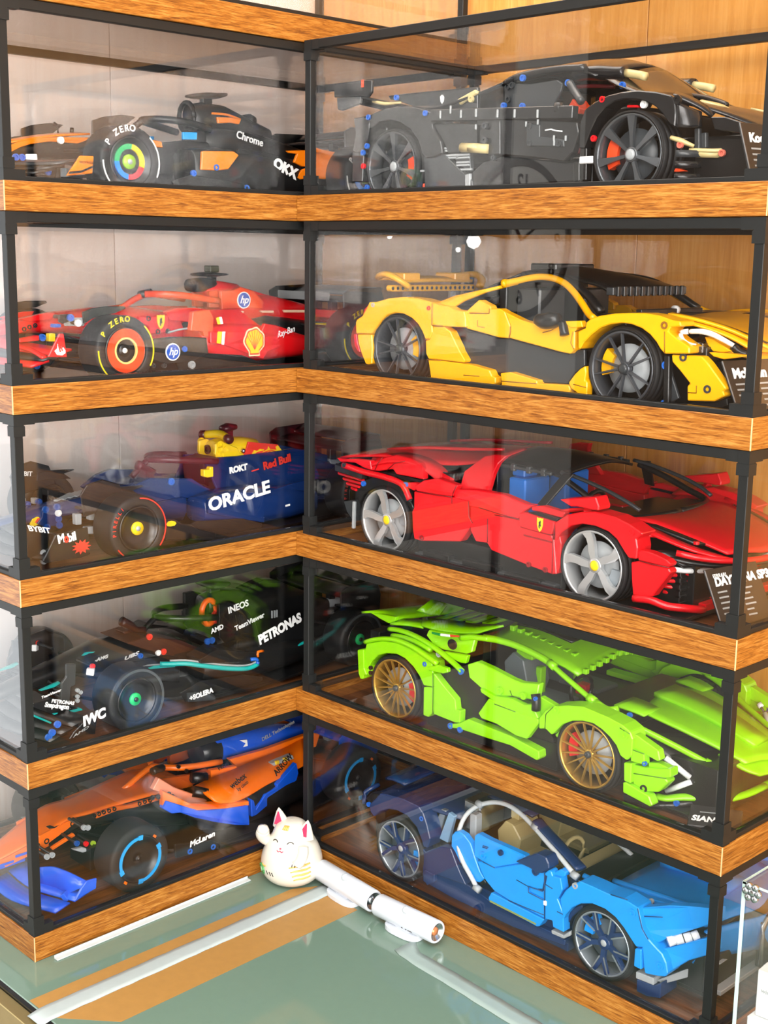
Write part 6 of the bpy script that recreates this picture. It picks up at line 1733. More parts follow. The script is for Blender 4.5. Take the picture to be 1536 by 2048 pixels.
    for col, q in ((YPRINT, [(369.3, 53.4), (363.2, 53.2), (365.4, 39), (370.8, 40.1)]), (PRINTW, [(362.5, 53.2), (358.2, 53.1), (360.3, 37.6), (364.1, 38.4)]), (YPRINT, [(363.5, 68.5), (359.6, 69.8), (357.1, 61.2), (361.2, 61.1)]), (PRINTW, [(358.9, 69.8), (355.4, 69.7), (353.2, 61.5), (356.6, 61.2)])):
        c.plate('side_stripe', q, 96.5 if q[0][1] < 56 and col is not None and q[0][0] < 371 and q[0][1] < 55 else 86, 0.8, col, False, 0)
    # scallop shell sticker
    sx, sz = [(315, 39.4)][0]
    def scal(k):
        pts = []
        for i in range(19):
            t = math.radians(-25 + 230 * i / 18)
            r = k * (1.0 + 0.05 * math.cos(t * 7))
            pts.append((sx + r * math.cos(t), sz + 1.5 + r * math.sin(t)))
        return pts + [(sx - 0.5 * k, sz - 0.75 * k), (sx - 0.5 * k, sz - 1.05 * k), (sx + 0.5 * k, sz - 1.05 * k), (sx + 0.5 * k, sz - 0.75 * k)]
    sh = c.plate('shell_sticker', scal(16), 96.8, 0.8, plastic('cream_print', '#f3dcae', 0.4), False, 0)
    c.plate('shell_field', scal(14.4), 97.0, 0.8, RPRINT, False, 0, None, sh)
    c.plate('shell_field', scal(12.8), 97.2, 0.8, plastic('shell_yellow', '#f5c816', 0.4), False, 0, None, sh)
    for i in range(7):
        t = math.radians(30 + 20 * i)
        o = bar('shell_rib', (sx, 97.3, sz - 9), (sx + 12.4 * math.cos(t), 97.3, sz + 1.5 + 12.4 * math.sin(t)), 0.3, 0.7, RPRINT, sh, 0)
    tx = [(273.6, 42.7)][0]
    c.text('Ray-Ban', tx[0], 90, tx[1], 11, PRINTW, 14, 0.0, 0.4, 0.8)
    fl = [(434.5, 32.5)][0]
    disc_logo(c, fl[0], 98, fl[1], 10, 'hp', 12, WHITE, MATS['logo_blue'])
    c.plate('turning_vane', [(459, 48), (434.9, 49.5), (408.9, 48.7), (385.2, 46.7), (382.5, 28.5), (406.4, 19.9), (441.3, 19.1), (462.3, 24.8)], 96, 3, BLACK)
    c.pins([(417.1, 35)] , 97, BLUEPIN, False, 3.4)
    c.pins([(445.6, 17.3), (460.4, 18)], 97, DGREY, False, 3)
    c.pins([(407.2, 16.4)], 97, LGREY, False, 4.6)
    c.plate('wing_sticker', [(0, 0), (1, 0), (1, 1)], 1, 0.5, BLACK, False, 0) if False else None
    c.plate('rear_flap_red', [(82, 60), (150, 62), (150, 72), (82, 70)], 74.5, 150, S_, False)
    c.box('wing_sticker', 148.5, 150.5, -58, 46, 84, 95, PRINTG, False, 0.3)
    c.plate('rear_stripe', [(175.2, 55.6), (145.1, 55), (147.9, 49.8), (163.9, 49.8)], 44, 4, YPRINT, False)
    return c


scarlet_car()
def navy_car():
    c = f1_base('navy blue brick racing car with a yellow and red airbox', 3, 497, 150,
                dict(tub=NVY, wing=plastic('maroon_black', '#2a1016', 0.35), pod=NVY, cover=NVY, dark=plastic('brown_black', '#1c1412', 0.35), wing_z=84), (YBADGE, 7.4))
    N, D = NVY, MATS['brown_black']
    tyre_marks(c, 38, RPRINT, ((-40, 88), (-130, -100), (215, 250)), 'PIRELLI', 186, 9, 6.0)
    body(c, 'nose', [(640, 9, 30, 40), (600, 13, 34, 46), (560, 18, 38, 54), (510, 22, 40, 60), (460, 30, 34, 68), (420, 40, 20, 74), (380, 46, 12, 70)], N)
    for i in range(6):
        q = [(542.9, 18, 60.7), (500, 20, 64.4), (520.5, -4, 56.6), (482.5, -4, 59.6)]
        k = i / 5
        a = [q[0][j] + (q[1][j] - q[0][j]) * k for j in range(3)]
        b = [q[2][j] + (q[3][j] - q[2][j]) * k for j in range(3)]
        c.bar('nose_hatch', (a[0], 16, a[2] + 0.5), (b[0] - 6, 2, a[2] + 4), 5, 1.2, PRINTG, False, 0)
    em = [(576.8, 37.2), (573.9, 43.8), (568.5, 45.8), (559.9, 44.7), (559.6, 41.6), (564.9, 36.8), (572.9, 34.9)]
    c.plate('nose_emblem', em, 17, 3, YBADGE, True, 0.3)
    em = [(571.4, 39.5), (567.9, 43.9), (560.3, 44.1), (562.1, 39.5), (566.9, 37.7)]
    c.plate('nose_emblem', em, 17.6, 2, RPRINT, True, 0.2)
    c.plate('nose_block', [(561.8, 53), (539.1, 50.7), (541.2, 32), (562.5, 34.3), (569.7, 38.3), (563.5, 44.7)], 20, 5, N)
    c.pins([(558.9, 53.5), (544.2, 54.7), (542.7, 40.5), (542, 33), (557.8, 32.7)], 21, plastic('mid_blue_pin', '#1d4f9c', 0.3), True, 4)
    c.pins([(543.1, 47.5)], 21.4, WHITE, True, 4)
    for q in ([(547.4, 53.6), (539.4, 53.2), (539.8, 40.6), (547.2, 41)], [(529.6, 51.7), (522.2, 51.3), (522.2, 43.4), (529.5, 44.4)], [(534.6, 36.7), (524.5, 36.5), (524.8, 27.5), (534.2, 28.8)]):
        c.plate('grey_link', q, 66, 8, LGREY, True)
    front_wing(c, 640, 578, 24, 20, (D, BLACK, BLACK), [(603.2, 46.4), (563.9, 49.4), (562, 19.1), (572.8, 17), (615.8, 17), (619.7, 20.1)], BLACK)
    tx = [(601.9, 36.9)][0]
    c.text('M', tx[0], 120.2, tx[1], 13, PRINTW, 9, 0.04, 0, 0.85)
    tx = [(594.5, 36.7), (589.7, 36.9)]
    c.text('o', tx[0][0], 120.2, tx[0][1], 13, RPRINT, 9, 0.05, 0, 0.85)
    c.text('bil', tx[1][0], 120.2, tx[1][1], 13, PRINTW, 9, 0.04, 0, 0.85)
    sp = []
    sx, sz = [(573.6, 29.3)][0]
    for i in range(22):
        t = 2 * math.pi * i / 22
        r = 11 if i % 2 else 6.5
        sp.append((sx + r * 1.1 * math.cos(t), sz + r * 0.75 * math.sin(t)))
    c.plate('red_logo', sp, 120.2, 0.5, RPRINT, False, 0)
    tx = [(625.2, 100, 51.1)][0]
    c.text('BYBIT', tx[0], 101, tx[2], 8, PRINTW, -14, 0.03, -0.5, 1.3)
    c.plate('wing_panel', [(627, 54), (591.3, 41), (605, 14.1), (627.2, 18.7)], 99, 3, BLACK, False)
    c.pins([(608.3, 23.7), (608.8, 15.7)], 101, LGREY, False, 4)
    c.plate('wheel_deflector', [(515.6, 68.8), (513.7, 79.1), (496, 80), (465.1, 78.7), (462.9, 77.2), (478, 74.1), (468.2, 66.8), (496.3, 68.9)], 77, 3, D, bevel=0.6)
    c.plate('wheel_deflector', [(545, 52), (548, 78), (540, 88), (520, 92), (498, 84), (488, 62)], 80, 3, D, True, 0.6)
    cap = c.plate('deflector_cap', [(549, 76), (541, 89.5), (520, 93.5), (497, 85.5), (492, 74)], -76.4, 4, BLACK, False, 0.6)
    letters('lettering', 'BYBIT', PRINTW, c.root, (541, -76.2, 78), (-1, 0, -0.12), (-0.12, 0, 1), 8, 0.2, 0.02)
    # cockpit
    M_ = plastic('plum_halo', '#4a1420', 0.35)
    halo(c, M_, (430, 74), (404, 94), (325, 88), 34)
    c.tube('mirror', [(429, 14, 91), (418, 13, 85.9), (403.8, 12, 79.8)], lambda t: 6 - 3 * t, M_, False)
    c.plate('mirror_block', [(418.1, 82.6), (405.3, 82.6), (404.1, 68.9), (417.7, 69.7)], 13, 20, M_, False)
    c.plate('cockpit_side', [(474.1, 61.7), (453.5, 74.3), (432.9, 79.5), (413.6, 77.1), (372.3, 72.3), (353.7, 60.4), (331.4, 50), (331.5, 42), (357.1, 42.5), (388.2, 51.5), (430.7, 48.9), (462.8, 54.1)], 46, 8, N, bevel=1)
    c.plate('cockpit_wall', [(338.7, 87.9), (317.6, 91.1), (315.2, 84.9), (319.6, 64), (316.5, 46.2), (335.9, 57.8)], 22, 44, plastic('wine_reflection_panel', '#4c1a2a', 0.35))  # dark part; its wine colour paints in the red car's reflection
    c.plate('yellow_block', [(358.6, 82.6), (349.9, 82.3), (349, 85.2), (344.3, 85), (344.4, 72.6), (353.2, 72.3), (358.7, 74.2)], 52, 8, YBADGE, False)
    c.pins([(403.7, 72.3)] , 47, BLUEPIN, False, 4.4)
    # airbox and body
    body(c, 'airbox', [(306, 17, 84, 108), (290, 18, 82, 112), (262, 17, 80, 110), (240, 14, 80, 106)], YBADGE)
    c.tube('airbox_bar', [(300, -24, 113), (296, 0, 116), (300, 24, 113)], 5.5, YBADGE, False)
    for sg in (-1, 1):
        c.tube('bar_cap', [(300, sg * 22, 113), (302, sg * 30, 112.5)], 5.9, BLACK, False, 1)
        c.pin(308, sg * 10, 96, BLACK, False, 6, 'x')
    body(c, 'camera', [(292, 7, 119, 126), (282, 9, 118, 129), (270, 6, 120, 127)], M_)
    c.box('camera_stem', 276, 288, -4, 4, 108, 120, M_)
    c.plate('airbox_side', [(315.9, 107.3), (304.4, 108.9), (281.2, 98.8), (277.9, 91.7), (243.7, 84.4), (260.9, 83), (313.7, 85.1), (316.9, 94.1)], 19.5, 5, YBADGE, bevel=1)
    c.pins([(309.3, 99.6), (310, 105.7), (306.4, 91.4), (300.2, 98.1)], 20, YBADGE, True, 5)
    c.pins([(273, 94.5)], 20.4, METAL, True, 3)
    c.plate('airbox_flash', [(264.1, 105.3), (215.4, 97.4), (204.7, 84.3), (231.3, 84.1), (245.3, 84.8), (267.6, 85.6), (272.7, 91.5), (267.5, 96.4)], 20.6, 3, RPRINT, False, 0.3)
    bull = [(273.5, 88.3), (259.8, 89), (255.5, 94), (251.2, 92.3), (246, 94.5), (239.1, 93.2), (241.7, 90), (233, 93.3), (232.1, 96.7), (229.5, 93), (218, 90.5), (219.8, 94.9), (216.2, 96.6), (205.6, 84.9), (212.7, 85.2), (230.4, 90.3), (239.1, 87), (246.1, 84.7), (265, 84.6)]
    c.plate('bull_emblem', bull, 21.4, 0.9, YBADGE, False, 0)
    bull = [(251.2, 90.9), (240.8, 92), (242.6, 89.4), (228.6, 92.2), (217.1, 88.4), (210, 86.3), (230.4, 91), (240.9, 87.2), (247.8, 86.2), (258.1, 86.8)]
    c.plate('bull_emblem', bull, 21.8, 0.6, RPRINT, False, 0)
    body(c, 'engine_cover', [(300, 30, 40, 82), (250, 26, 40, 80), (200, 16, 40, 82), (150, 10, 40, 76), (100, 8, 42, 60)], N)
    c.plate('shark_fin', [(235.5, 94.8), (205.5, 95.1), (158, 83.1), (114.4, 72.1), (114.3, 60.4), (228.6, 72)], 6, 12, N, False)
    c.plate('cover_side', [(337.1, 91.2), (284.7, 89), (261, 89.4), (228.2, 89.2), (190.8, 89.8), (165.9, 86), (165.7, 50.9), (208.6, 48.7), (261.2, 39.6), (334.4, 50.9)], lambda x, z: 50 - max(0, z - 60) * 0.9, 5, N, bevel=0.8)
    body(c, 'side_pod', [(380, 20, 22, 52), (345, 26, 14, 58), (295, 27, 10, 58), (245, 22, 10, 52), (190, 10, 12, 40)], N, 14, 3.2, None, c.s * 62, True)
    c.plate('pod_flank', [(379.9, 53), (367.7, 56.6), (358.3, 58), (332.9, 57.7), (293.7, 51.8), (293.8, 14.1), (321.8, 20.4), (379.6, 36.4)], 89, 6, N, bevel=0.8)
    c.plate('pod_flank', [(287.5, 50.2), (237.6, 55.2), (195.8, 56), (195.5, 20.1), (246.2, 21), (287.2, 19.6)], lambda x, z: 84 - max(0, 290 - x) * 0.15, 6, N, bevel=0.8)
    tx = [(379.6, 39.1)][0]
    c.text('ORACLE', tx[0], 89.4, tx[1], 22.5, PRINTW, 7.5, 0.035, 0, 1.12)
    tx = [(319.6, 74)][0]
    c.text('ROKT', tx[0], 52, tx[1], 10.5, PRINTW, 5, 0.06)
    tx = [(253.9, 69.9)][0]
    c.text('Red Bull', tx[0], 38, tx[1], 14, RPRINT, 9, 0.04)
    for q in ([(283.2, 47, 72.7), (271.3, 47, 74.4)],):
        c.bar('red_dash', (q[0][0], 50, q[0][2]), (q[1][0], 50, q[1][2]), 0.6, 1.6, RPRINT, False, 0)
    for q in ([(283.8, 85, 31.3), (272.8, 85, 31.3)], [(256.6, 83, 29.9), (248.8, 83, 30.3)]):
        c.bar('white_dash', (q[0][0], 84.5, q[0][2]), (q[1][0], 84.5, q[1][2]), 0.8, 2.4, PRINTW, False, 0)
    c.plate('bargeboard', [(451.8, 40.7), (438.7, 39), (430, 32.9), (416.6, 29.8), (404.7, 21.9), (380.3, 16), (380.4, 9.7), (452.3, 16.2)], 104, 3, D)
    q = [(451.9, 35.2), (449.6, 38.2), (444.5, 38.5), (439.5, 36.9), (438, 34.6), (440.3, 32.4), (446.1, 32), (450.5, 32.9)]
    c.plate('yellow_sticker', q, 104.5, 0.6, YBADGE, False, 0)
    return c


navy_car()


def turquoise_car():
    c = f1_base('black brick racing car with turquoise stripes and a green wheel hub', 4, 505, 150,
                dict(tub=BLACK, wing=BLACK, pod=BLACK, cover=BLACK, dark=BLACK, wing_z=82), (plastic('green_hub', '#18c46a', 0.35), 7.2, BLACK), 38,
                plastic('wet_tyre_rubber', '#141719', 0.5))
    K = BLACK
    for o in [q for q in c.root.children if q.name.split('.')[0] == 'wheel' and q.location.y > 0]:
        sector('tyre_stripe', 33.6, 36.6, -60, 150, 0.3, plastic('grey_sidewall', '#474d50', 0.5), o, 30, 0.9)
    body(c, 'nose', [(645, 9, 30, 40), (605, 13, 38, 52), (560, 18, 42, 62), (515, 22, 42, 72), (485, 26, 40, 79), (450, 34, 28, 77), (400, 44, 14, 74), (370, 46, 12, 70)], K)
    wm = [(522.3, 73.8), (518, 76.5), (513.7, 76.5), (503.8, 74.9), (506.7, 73.8), (512.4, 74.6), (515.2, 73.6), (519.5, 73.2)]
    c.plate('turquoise_mark', wm, 27.5, 1, TEAL, False, 0)
    wm = [(450.4, 49.2), (441.3, 49.5), (401.4, 43.7), (401.1, 42.3), (438.3, 47.5)]
    c.plate('silver_line', wm, 45, 6, PRINTG, True, 0)
    wm = [(441.4, 45.3), (432.3, 46.2), (401.4, 41.4), (401.5, 38), (438.4, 43.3)]
    c.plate('turquoise_line', wm, 45, 6, TEAL, True, 0)
    c.plate('tub_side', [(477.5, 58), (444.9, 56.4), (408.2, 54), (393.3, 49.5), (393.9, 15.7), (430.4, 26.6), (474.9, 47)], 44, 6, K)
    tx = [(470.8, 59.3)][0]
    c.text('UBS', tx[0], 38, tx[1], 6, PRINTW, 9, 0.04, 0.3, 2.0)
    c.pins([(449.6, 61.7)], 42, BLUEPIN, True, 3.4)
    tx = [(506.8, 63.5)][0]
    c.text('-AMG', tx[0], 31, tx[1], 5.5, PRINTW, 5, 0.05, 0.3, 1.3)
    c.pins([(528.8, 70.3), (567.5, 51.6)], 62, RPRINT, True, 3.2, d=34.0)
    c.pins([(566.7, 44.8), (566.6, 39.1)], 62, BLUEPIN, True, 4, d=34.0)
    c.pins([(606.1, 32.5), (612.9, 24.8), (617.6, 20.3)], 113, BLUEPIN, True, 4)
    wl = [(535.9, 60, 65.5), (529.2, 66, 64.3)]
    c.bar('white_link', wl[0], wl[1], 6, 8, WHITE)
    c.plate('grey_plate', [(563.9, 80.8), (551.7, 78.9), (553.3, 53.5), (559.5, 52.4), (561.6, 32.8), (573.6, 36.3), (570.7, 59.9), (564.4, 66)], 64, 4, DGREY, True)
    for q in ([(555.6, 49.8), (551.6, 46.4), (555.8, 42.3), (556, 37.4)],):
        c.pins(q, 72, LGREY, True, 2.4)
    front_wing(c, 645, 580, 24, 16, (K, K, K), [(576.8, 29.3), (572.7, 33.2), (559.1, 31.1), (562.4, 11.6), (573.4, 13.7), (595.8, 14), (589, 21.4)], K)
    tx = [(578.5, 25.4)][0]
    c.text('IWC', tx[0], 120, tx[1], 15.5, PRINTW, 9, 0.05, 0.15, 0.95)
    tx = [(591.7, 15.3)][0]
    c.text('AMD', tx[0], 120, tx[1], 4, PRINTG, 18, 0.02, 0.3, 2.4)
    c.plate('wing_upper', [(618.5, 52.1), (596.5, 51.8), (570.6, 37), (557.3, 30.1), (573.5, 30.3), (593.3, 32), (617.4, 47)], 84, 40, K)
    q = [(596.3, 35.1), (574.6, 33.3), (559.8, 32.7), (557.8, 30.2), (574.7, 30.1), (593.2, 31.7)]
    c.plate('turquoise_edge', q, 86, 6, TEAL, True, 0.4)
    q = [(622.8, 42.2), (602.1, 28.6), (602.1, 26.2), (622.9, 39.6)]
    c.plate('turquoise_edge', q, 93, 5, TEAL, True, 0.4)
    q = [(591.3, 51.9), (565.7, 56.8), (564.5, 54.5), (572.7, 51.7), (588.7, 51)]
    c.plate('turquoise_edge', q, 50, 4, TEAL, True, 0.2)
    tx = [(606.5, 46.2)][0]
    c.text('Snapdragon', tx[0], 86.5, tx[1], 7.5, PRINTW, -19, 0.05, 0, 0.9)
    tx = [(597.9, 49.1)][0]
    c.text('PETRONAS', tx[0], 86.5, tx[1], 5.5, PRINTW, -19, 0.05, 0, 1.1)
    tx = [(609.9, 56.1)][0]
    c.text('TeamViewer', tx[0], 86.5, tx[1], 4, PRINTW, 8, 0.04, 0.2, 1.2)
    body(c, 'far_wheel_fairing', [(560, 5, 40, 60), (540, 7, 34, 80), (515, 7, 30, 84), (490, 5, 34, 70)], plastic('bronze_black', '#2a221c', 0.35), 12, 2.4, None, -c.s * 70)
    # cockpit
    BR = plastic('umber_reflection_trim', '#3a1a12', 0.35)  # brown reflection put into the colour of the cockpit trim
    halo(c, K, (425, 72), (398, 92), (325, 86), 36)
    c.tube('mirror', [(457.5, 14, 101), (445, 14, 93.3), (436.9, 13, 86.2), (422.6, 12, 83.2)], lambda t: 6.0 - 2.0 * t, BR, False)
    c.plate('mirror_stay', [(454.4, 86), (443.8, 87.3), (436.6, 75.2), (450.3, 69.9), (452.2, 82.3)], 13, 20, BR, False)
    c.plate('cockpit_rim', [(469.7, 82), (442.8, 84.5), (391.4, 70.3), (365.6, 55.6), (333, 43.4), (349.6, 37.2), (406.8, 53.2), (443.2, 68.8)], 43, 60, BR, False)
    c.pins([(417.4, 60.8), (437.5, 83.7)], 44, RPRINT, False, 4)
    c.pins([(425.1, 61)], 44, WHITE, False, 3.6)
    # airbox
    body(c, 'airbox', [(326, 16, 78, 108), (310, 17, 76, 112), (280, 16, 74, 110), (240, 12, 72, 100)], K)
    RO = plastic('red_ring_with_reflection', '#e8521a', 0.35)  # red intake ring, its orange cast paints in a green reflection
    rg = [(10 * math.cos(t * math.pi / 8), 14 * math.sin(t * math.pi / 8)) for t in range(17)]
    cx, cy, cz = [(329.5, 18, 90)][0]
    c.tube('inlet_ring', [(cx + a * 1.15, 19, cz + b * 1.15) for a, b in rg], 3.8, RO, False, 1)
    q = [(325.2, 87.5), (317.6, 93.1), (315.2, 82.9), (317.9, 73.6), (323.7, 74)]
    c.plate('inlet_cheek', q, 23, 5, RPRINT, False)
    body(c, 'camera', [(322, 22, 118, 123), (308, 24, 116, 126), (292, 18, 118, 124)], plastic('green_black', '#26331c', 0.4))
    c.box('camera_stem', 300, 316, -5, 5, 108, 118, MATS['green_black'])
    body(c, 'engine_cover', [(320, 26, 46, 90), (280, 30, 44, 96), (235, 26, 44, 112), (200, 20, 44, 106), (160, 14, 46, 88), (110, 8, 46, 66)], K)
    c.plate('cover_fin', [(265.4, 107), (244.3, 112), (230, 114.6), (212, 111.7), (188.2, 99.7), (177, 88.9), (175.1, 70.9), (265.6, 87.1)], 8, 16, K, False, 1)
    c.plate('cover_side', [(328.6, 104.3), (315.3, 104.7), (291.8, 96.3), (271.3, 72.9), (262.7, 48.5), (305.9, 34.6), (329.1, 61.7)], 40, 6, K)
    for t, cr, sz, an, y in (('INEOS', [(315.7, 90)], 12, 9, 42), ('TeamViewer', [(307.7, 66.4)], 9.5, 12, 46), ('AMD', [(345.9, 70.2)], 9, 10, 46)):
        c.text(t, cr[0][0], y, cr[0][1], sz, PRINTW, an, 0.03)
    for i in range(3):
        q = [(233.9, 71.4), (229.4, 71.2), (225.5, 71.2)]
        c.box('vent_slit', q[i][0] - 0.8, q[i][0] + 0.8, 29, 31, q[i][1] - 5, q[i][1] + 5, LGREY, True, 0)
    # pods
    body(c, 'side_pod', [(384, 20, 24, 52), (345, 26, 14, 56), (295, 27, 12, 56), (245, 22, 12, 50), (190, 10, 14, 40)], K, 14, 3.2, None, c.s * 62, True)
    ln = [(434.1, 60, 52.5), (423.9, 66, 51.7), (407.1, 76, 51), (390.4, 84, 46.9), (360.8, 88, 38.2), (333.1, 90, 31.7), (318.1, 90, 30.1), (306.3, 90, 32.4)]
    c.tube('turquoise_line', ln, 3.0, TEAL, True, 3)
    c.tube('silver_line', [(x, y, z + 4.4) for x, y, z in ln[1:]], 1.2, PRINTG, True, 3)
    c.plate('pod_floor_edge', [(394, 51.3), (304.7, 35), (304.6, 46.1), (367, 64.3), (394, 56.6)], 88, 30, K)
    c.plate('pod_flank', [(299.8, 65.3), (217.5, 66.1), (192.7, 64.3), (192.5, 41.2), (219.2, 40.8), (294.9, 28.3), (298.2, 42.9)], lambda x, z: 84 - max(0, 300 - x) * 0.15, 6, K, bevel=0.8)
    tx = [(298.9, 55.2)][0]
    c.text('PETRONAS', tx[0], 84.5, tx[1], 17.5, PRINTW, 14.5, 0.05, 0, 0.84)
    ln = [(294.7, 84, 30.8), (263.7, 82, 33.3), (238.2, 79, 37.3), (214.9, 76, 40.4)]
    c.tube('turquoise_line', ln, 2.0, TEAL, True, 3)
    c.pins([(363.5, 67.3), (356.8, 67.3)], 62, plastic('mid_blue_pin', '#1d4f9c', 0.3), False, 4.2, d=34.0)
    c.tube('blue_link', [(318, 90, 40.8), (311.3, 92, 40.4), (307.9, 92, 36.7), (308.8, 92, 33.4)], 2.4, BLUEPIN, True, 3)
    c.tube('orange_link', [(304.7, 88, 41.2), (304.6, 88, 47.4), (294.5, 86, 46.3)], 1.8, OPEN, True, 2)
    bq = [(422.6, 23), (411.1, 21.3), (383.8, 12.7), (380.7, 6), (386.3, 5.3), (422, 11.4)]
    c.plate('side_vane', bq, 101, 4, DGREY, True)
    tx = [(420.4, 13.1)][0]
    c.text('+SOLERA', tx[0], 101.3, tx[1], 8.5, PRINTW, 5, 0.05)
    return c


turquoise_car()


def orange_blue_car():
    c = f1_base('orange and blue brick racing car with broken sky-blue rings on its tyres', 5, 506, 150,
                dict(tub=OPEN, wing=ROYAL, pod=OPEN, cover=OPEN, dark=BLACK, wing_z=74), (DGREY, 3.0, BLACK), 41,
                plastic('matt_tyre_rubber', '#1b1c1d', 0.65))
    O, B = OPEN, ROYAL
    for o in [q for q in c.root.children if q.name.split('.')[0] == 'wheel' and q.location.y > 0]:
        for a0, a1 in ((82, 205), (-97, 26)):
            sector('tyre_stripe', 25.5, 29.0, a0, a1, 0.4, CYAN, o, 26, 1.2)
            for aa in (a0, a1 - 12):
                sector('tyre_stripe', 24.6, 30.2, aa, aa + 12, 0.6, CYAN, o, 5, 1.2)
        for a0 in (45, 222):
            sector('tyre_mark', 29.5, 32.5, a0, a0 + 8, 0.5, ORANGE, o, 4, 1.0)
    # nose
    body(c, 'nose', [(646, 10, 28, 40), (625, 14, 36, 48), (590, 20, 46, 60), (560, 25, 50, 70), (520, 26, 52, 74), (470, 32, 44, 74), (420, 42, 22, 74), (380, 46, 12, 70)], BLACK)
    c.sym('nose_deck', [(648, -13, 41), (612, -20, 52), (572, -27, 66), (546, -27, 74), (515, -28, 73), (470, -34, 75.5), (420, -42, 77), (378, -46, 75)], [(648, 0, 43), (612, 0, 54), (572, 0, 67.5), (546, 0, 75.5), (515, 0, 75), (470, 0, 77), (420, 0, 78), (378, 0, 76)], O, 2.4, 2)
    c.plate('nose_cheek', [(648, 40), (612, 51), (574, 65), (574, 48), (612, 38), (646, 30)], lambda x, z: 27 - max(0, x - 574) * 0.19, 4, O)
    for x, z in ((628, 40), (604, 47)):
        c.box('nose_line', x - 12, x + 12, 18.5 if x > 620 else 22.5, 19.5 if x > 620 else 23.6, z - 1.5, z + 1.5, ROYAL, True, 0.3)
    c.plate('nose_side', [(586.7, 64.9), (563.1, 69.4), (544, 72.5), (535.2, 71.4), (540.2, 66.1), (550.8, 61.1), (586.6, 47.8)], 28, 4, O, bevel=0.8)
    c.pins([(542.1, 67.4), (577.6, 56)], 27.6, BLACK, True, 3.6)
    for x, z in [(585.1, 54.7), (571, 58.4), (565.4, 60.4), (558.2, 63.4), (551, 65.6)]:
        c.box('nose_slot', x - 2.4, x + 2.4, 26, 27.6, z - 1.2, z + 1.2, BLACK, True, 0)
    q = [(577.4, 74.5), (571.9, 74.3), (565.8, 70.2), (559.5, 71.2), (565.9, 68.7), (573.6, 70.4)]
    c.plate('nose_mark', q, 27.6, 0.6, BLACK, False, 0)
    c.plate('nose_beam', [(516.5, 72.9), (485.8, 75.1), (468.1, 71.4), (415.9, 68.6), (410.6, 64.6), (458, 65.3), (485.1, 68.8), (514.2, 67.7)], 36, 6, O, bevel=0.8)
    for x, z in [(516.9, 72.6), (510.4, 72.8), (503.8, 73.1), (496.3, 72.8), (488.8, 72.9), (452.3, 68.9), (444.5, 69), (436.7, 68.7), (424.3, 69.3)]:
        c.pin(x, 36.4, z, BLACK, True, 2.6)
    c.plate('nose_strip', [(579, 52.5), (548.8, 61.5), (546.5, 57.8), (577.6, 49.1)], 42, 5, O, True)
    # front wing
    front_wing(c, 646, 588, 18, 14, (B, B), [(579.5, 39.3), (566, 38.3), (567, 26), (595, 21), (587.1, 31.9)], B)
    c.loft('front_wing_top', [[(606.5, 62, 44.9), (598.6, 80, 49.1), (589.4, 100, 46.1), (578.7, 116, 39)], [(605.4, 58, 16.2), (596.8, 80, 16.5), (594, 96, 20.1), (585.8, 116, 32.1)]], B, 2.6, True, 3)
    q = [(599.2, 100, 24.9), (595.9, 104, 16.6)]
    c.bar('wing_tab', q[0], q[1], 10, 6, B)
    c.box('nose_stripe', 600, 648, 14, 17, 34, 40, B, True, 0.6)
    c.pins([(547, 75.3), (541.5, 73.5), (596.6, 54.3), (589.8, 54.3)] , 62, LGREY, False, 3.4, d=34.0)
    c.pins([(557, 58.4)], 62, plastic('mid_blue_pin', '#1d4f9c', 0.3), False, 3.4, d=34.0)
    c.pins([(544.8, 54)], 62, REDP, False, 3.2, d=34.0)
    c.pins([(535, 51.3)], 62, plastic('lime_pin', '#a8c832', 0.35), False, 3.2, d=34.0)
    q = [(562.8, 52.1), (549.4, 50.7), (536.9, 43.7), (549.6, 44.1)]
    c.plate('grey_link', q, 62, 6, LGREY, True)
    c.box('suspension_block', 470, 545, 24, 70, 22, 50, BLACK, True, 2)
    # halo and cockpit
    halo(c, O, (452, 76), (408, 96), (325, 90), 36)
    for x, y, z in [(390.4, 30, 100), (380.9, 34, 92.7), (349.3, 36, 82.9)]:
        c.pin(x, y + 3.4, z, BLACK, False, 2.6)
    c.tube('mirror', [(450.9, 64, 119.6), (442.3, 62, 119.8), (432.2, 58, 117.5)], 5, BLACK)
    c.plate('cockpit_side', [(441.2, 107.5), (430.4, 97.9), (377.6, 89.8), (354.1, 90.1), (350.3, 82.2), (375.9, 75.9), (397, 75.2), (441.6, 88)], 46, 6, plastic('burnt_orange', '#a8430a', 0.35))
    c.plate('cockpit_beam', [(442.5, 109.4), (420.8, 91), (406, 81.8), (383.3, 68.6), (356.3, 48.9), (355.4, 41.9), (383.7, 47), (398.9, 56.5), (419.2, 79.1), (451.9, 96.7)], 66, 8, plastic('peach_plastic', '#f2906a', 0.3), bevel=1)
    c.pins([(429.3, 84.9), (424.2, 80.2), (444, 85.1), (453, 86.7)], 66.6, DGREY, False, 3)
    for q in ([(383.4, 52, 88.9), (363.6, 54, 84.8)], [(391.9, 66, 77.4), (368, 70, 68.4)]):
        c.tube('black_knob', q, 7, BLACK, True, 1)
    # deck: orange upper body sloping out over the pods
    c.loft('deck', [[(385.5, 60, 80.3), (360.7, 58, 82.7), (324.4, 52, 80.9), (286.9, 46, 80.8), (256.3, 42, 80.1), (213.9, 38, 81.9), (179.2, 34, 88)], [(378.6, 92, 68.6), (362.4, 96, 60.9), (331.1, 94, 60.3), (308.1, 88, 60.2), (282.6, 82, 61.3), (240.3, 72, 60.2), (205, 64, 60.4)]], O, 2.6, True, 3, None, True, 2)
    c.plate('deck_upper', [(352.2, 89.5), (310, 83.9), (306, 73.3), (326.5, 68.7), (350.5, 68.6)], 50, 8, O, bevel=1.2)
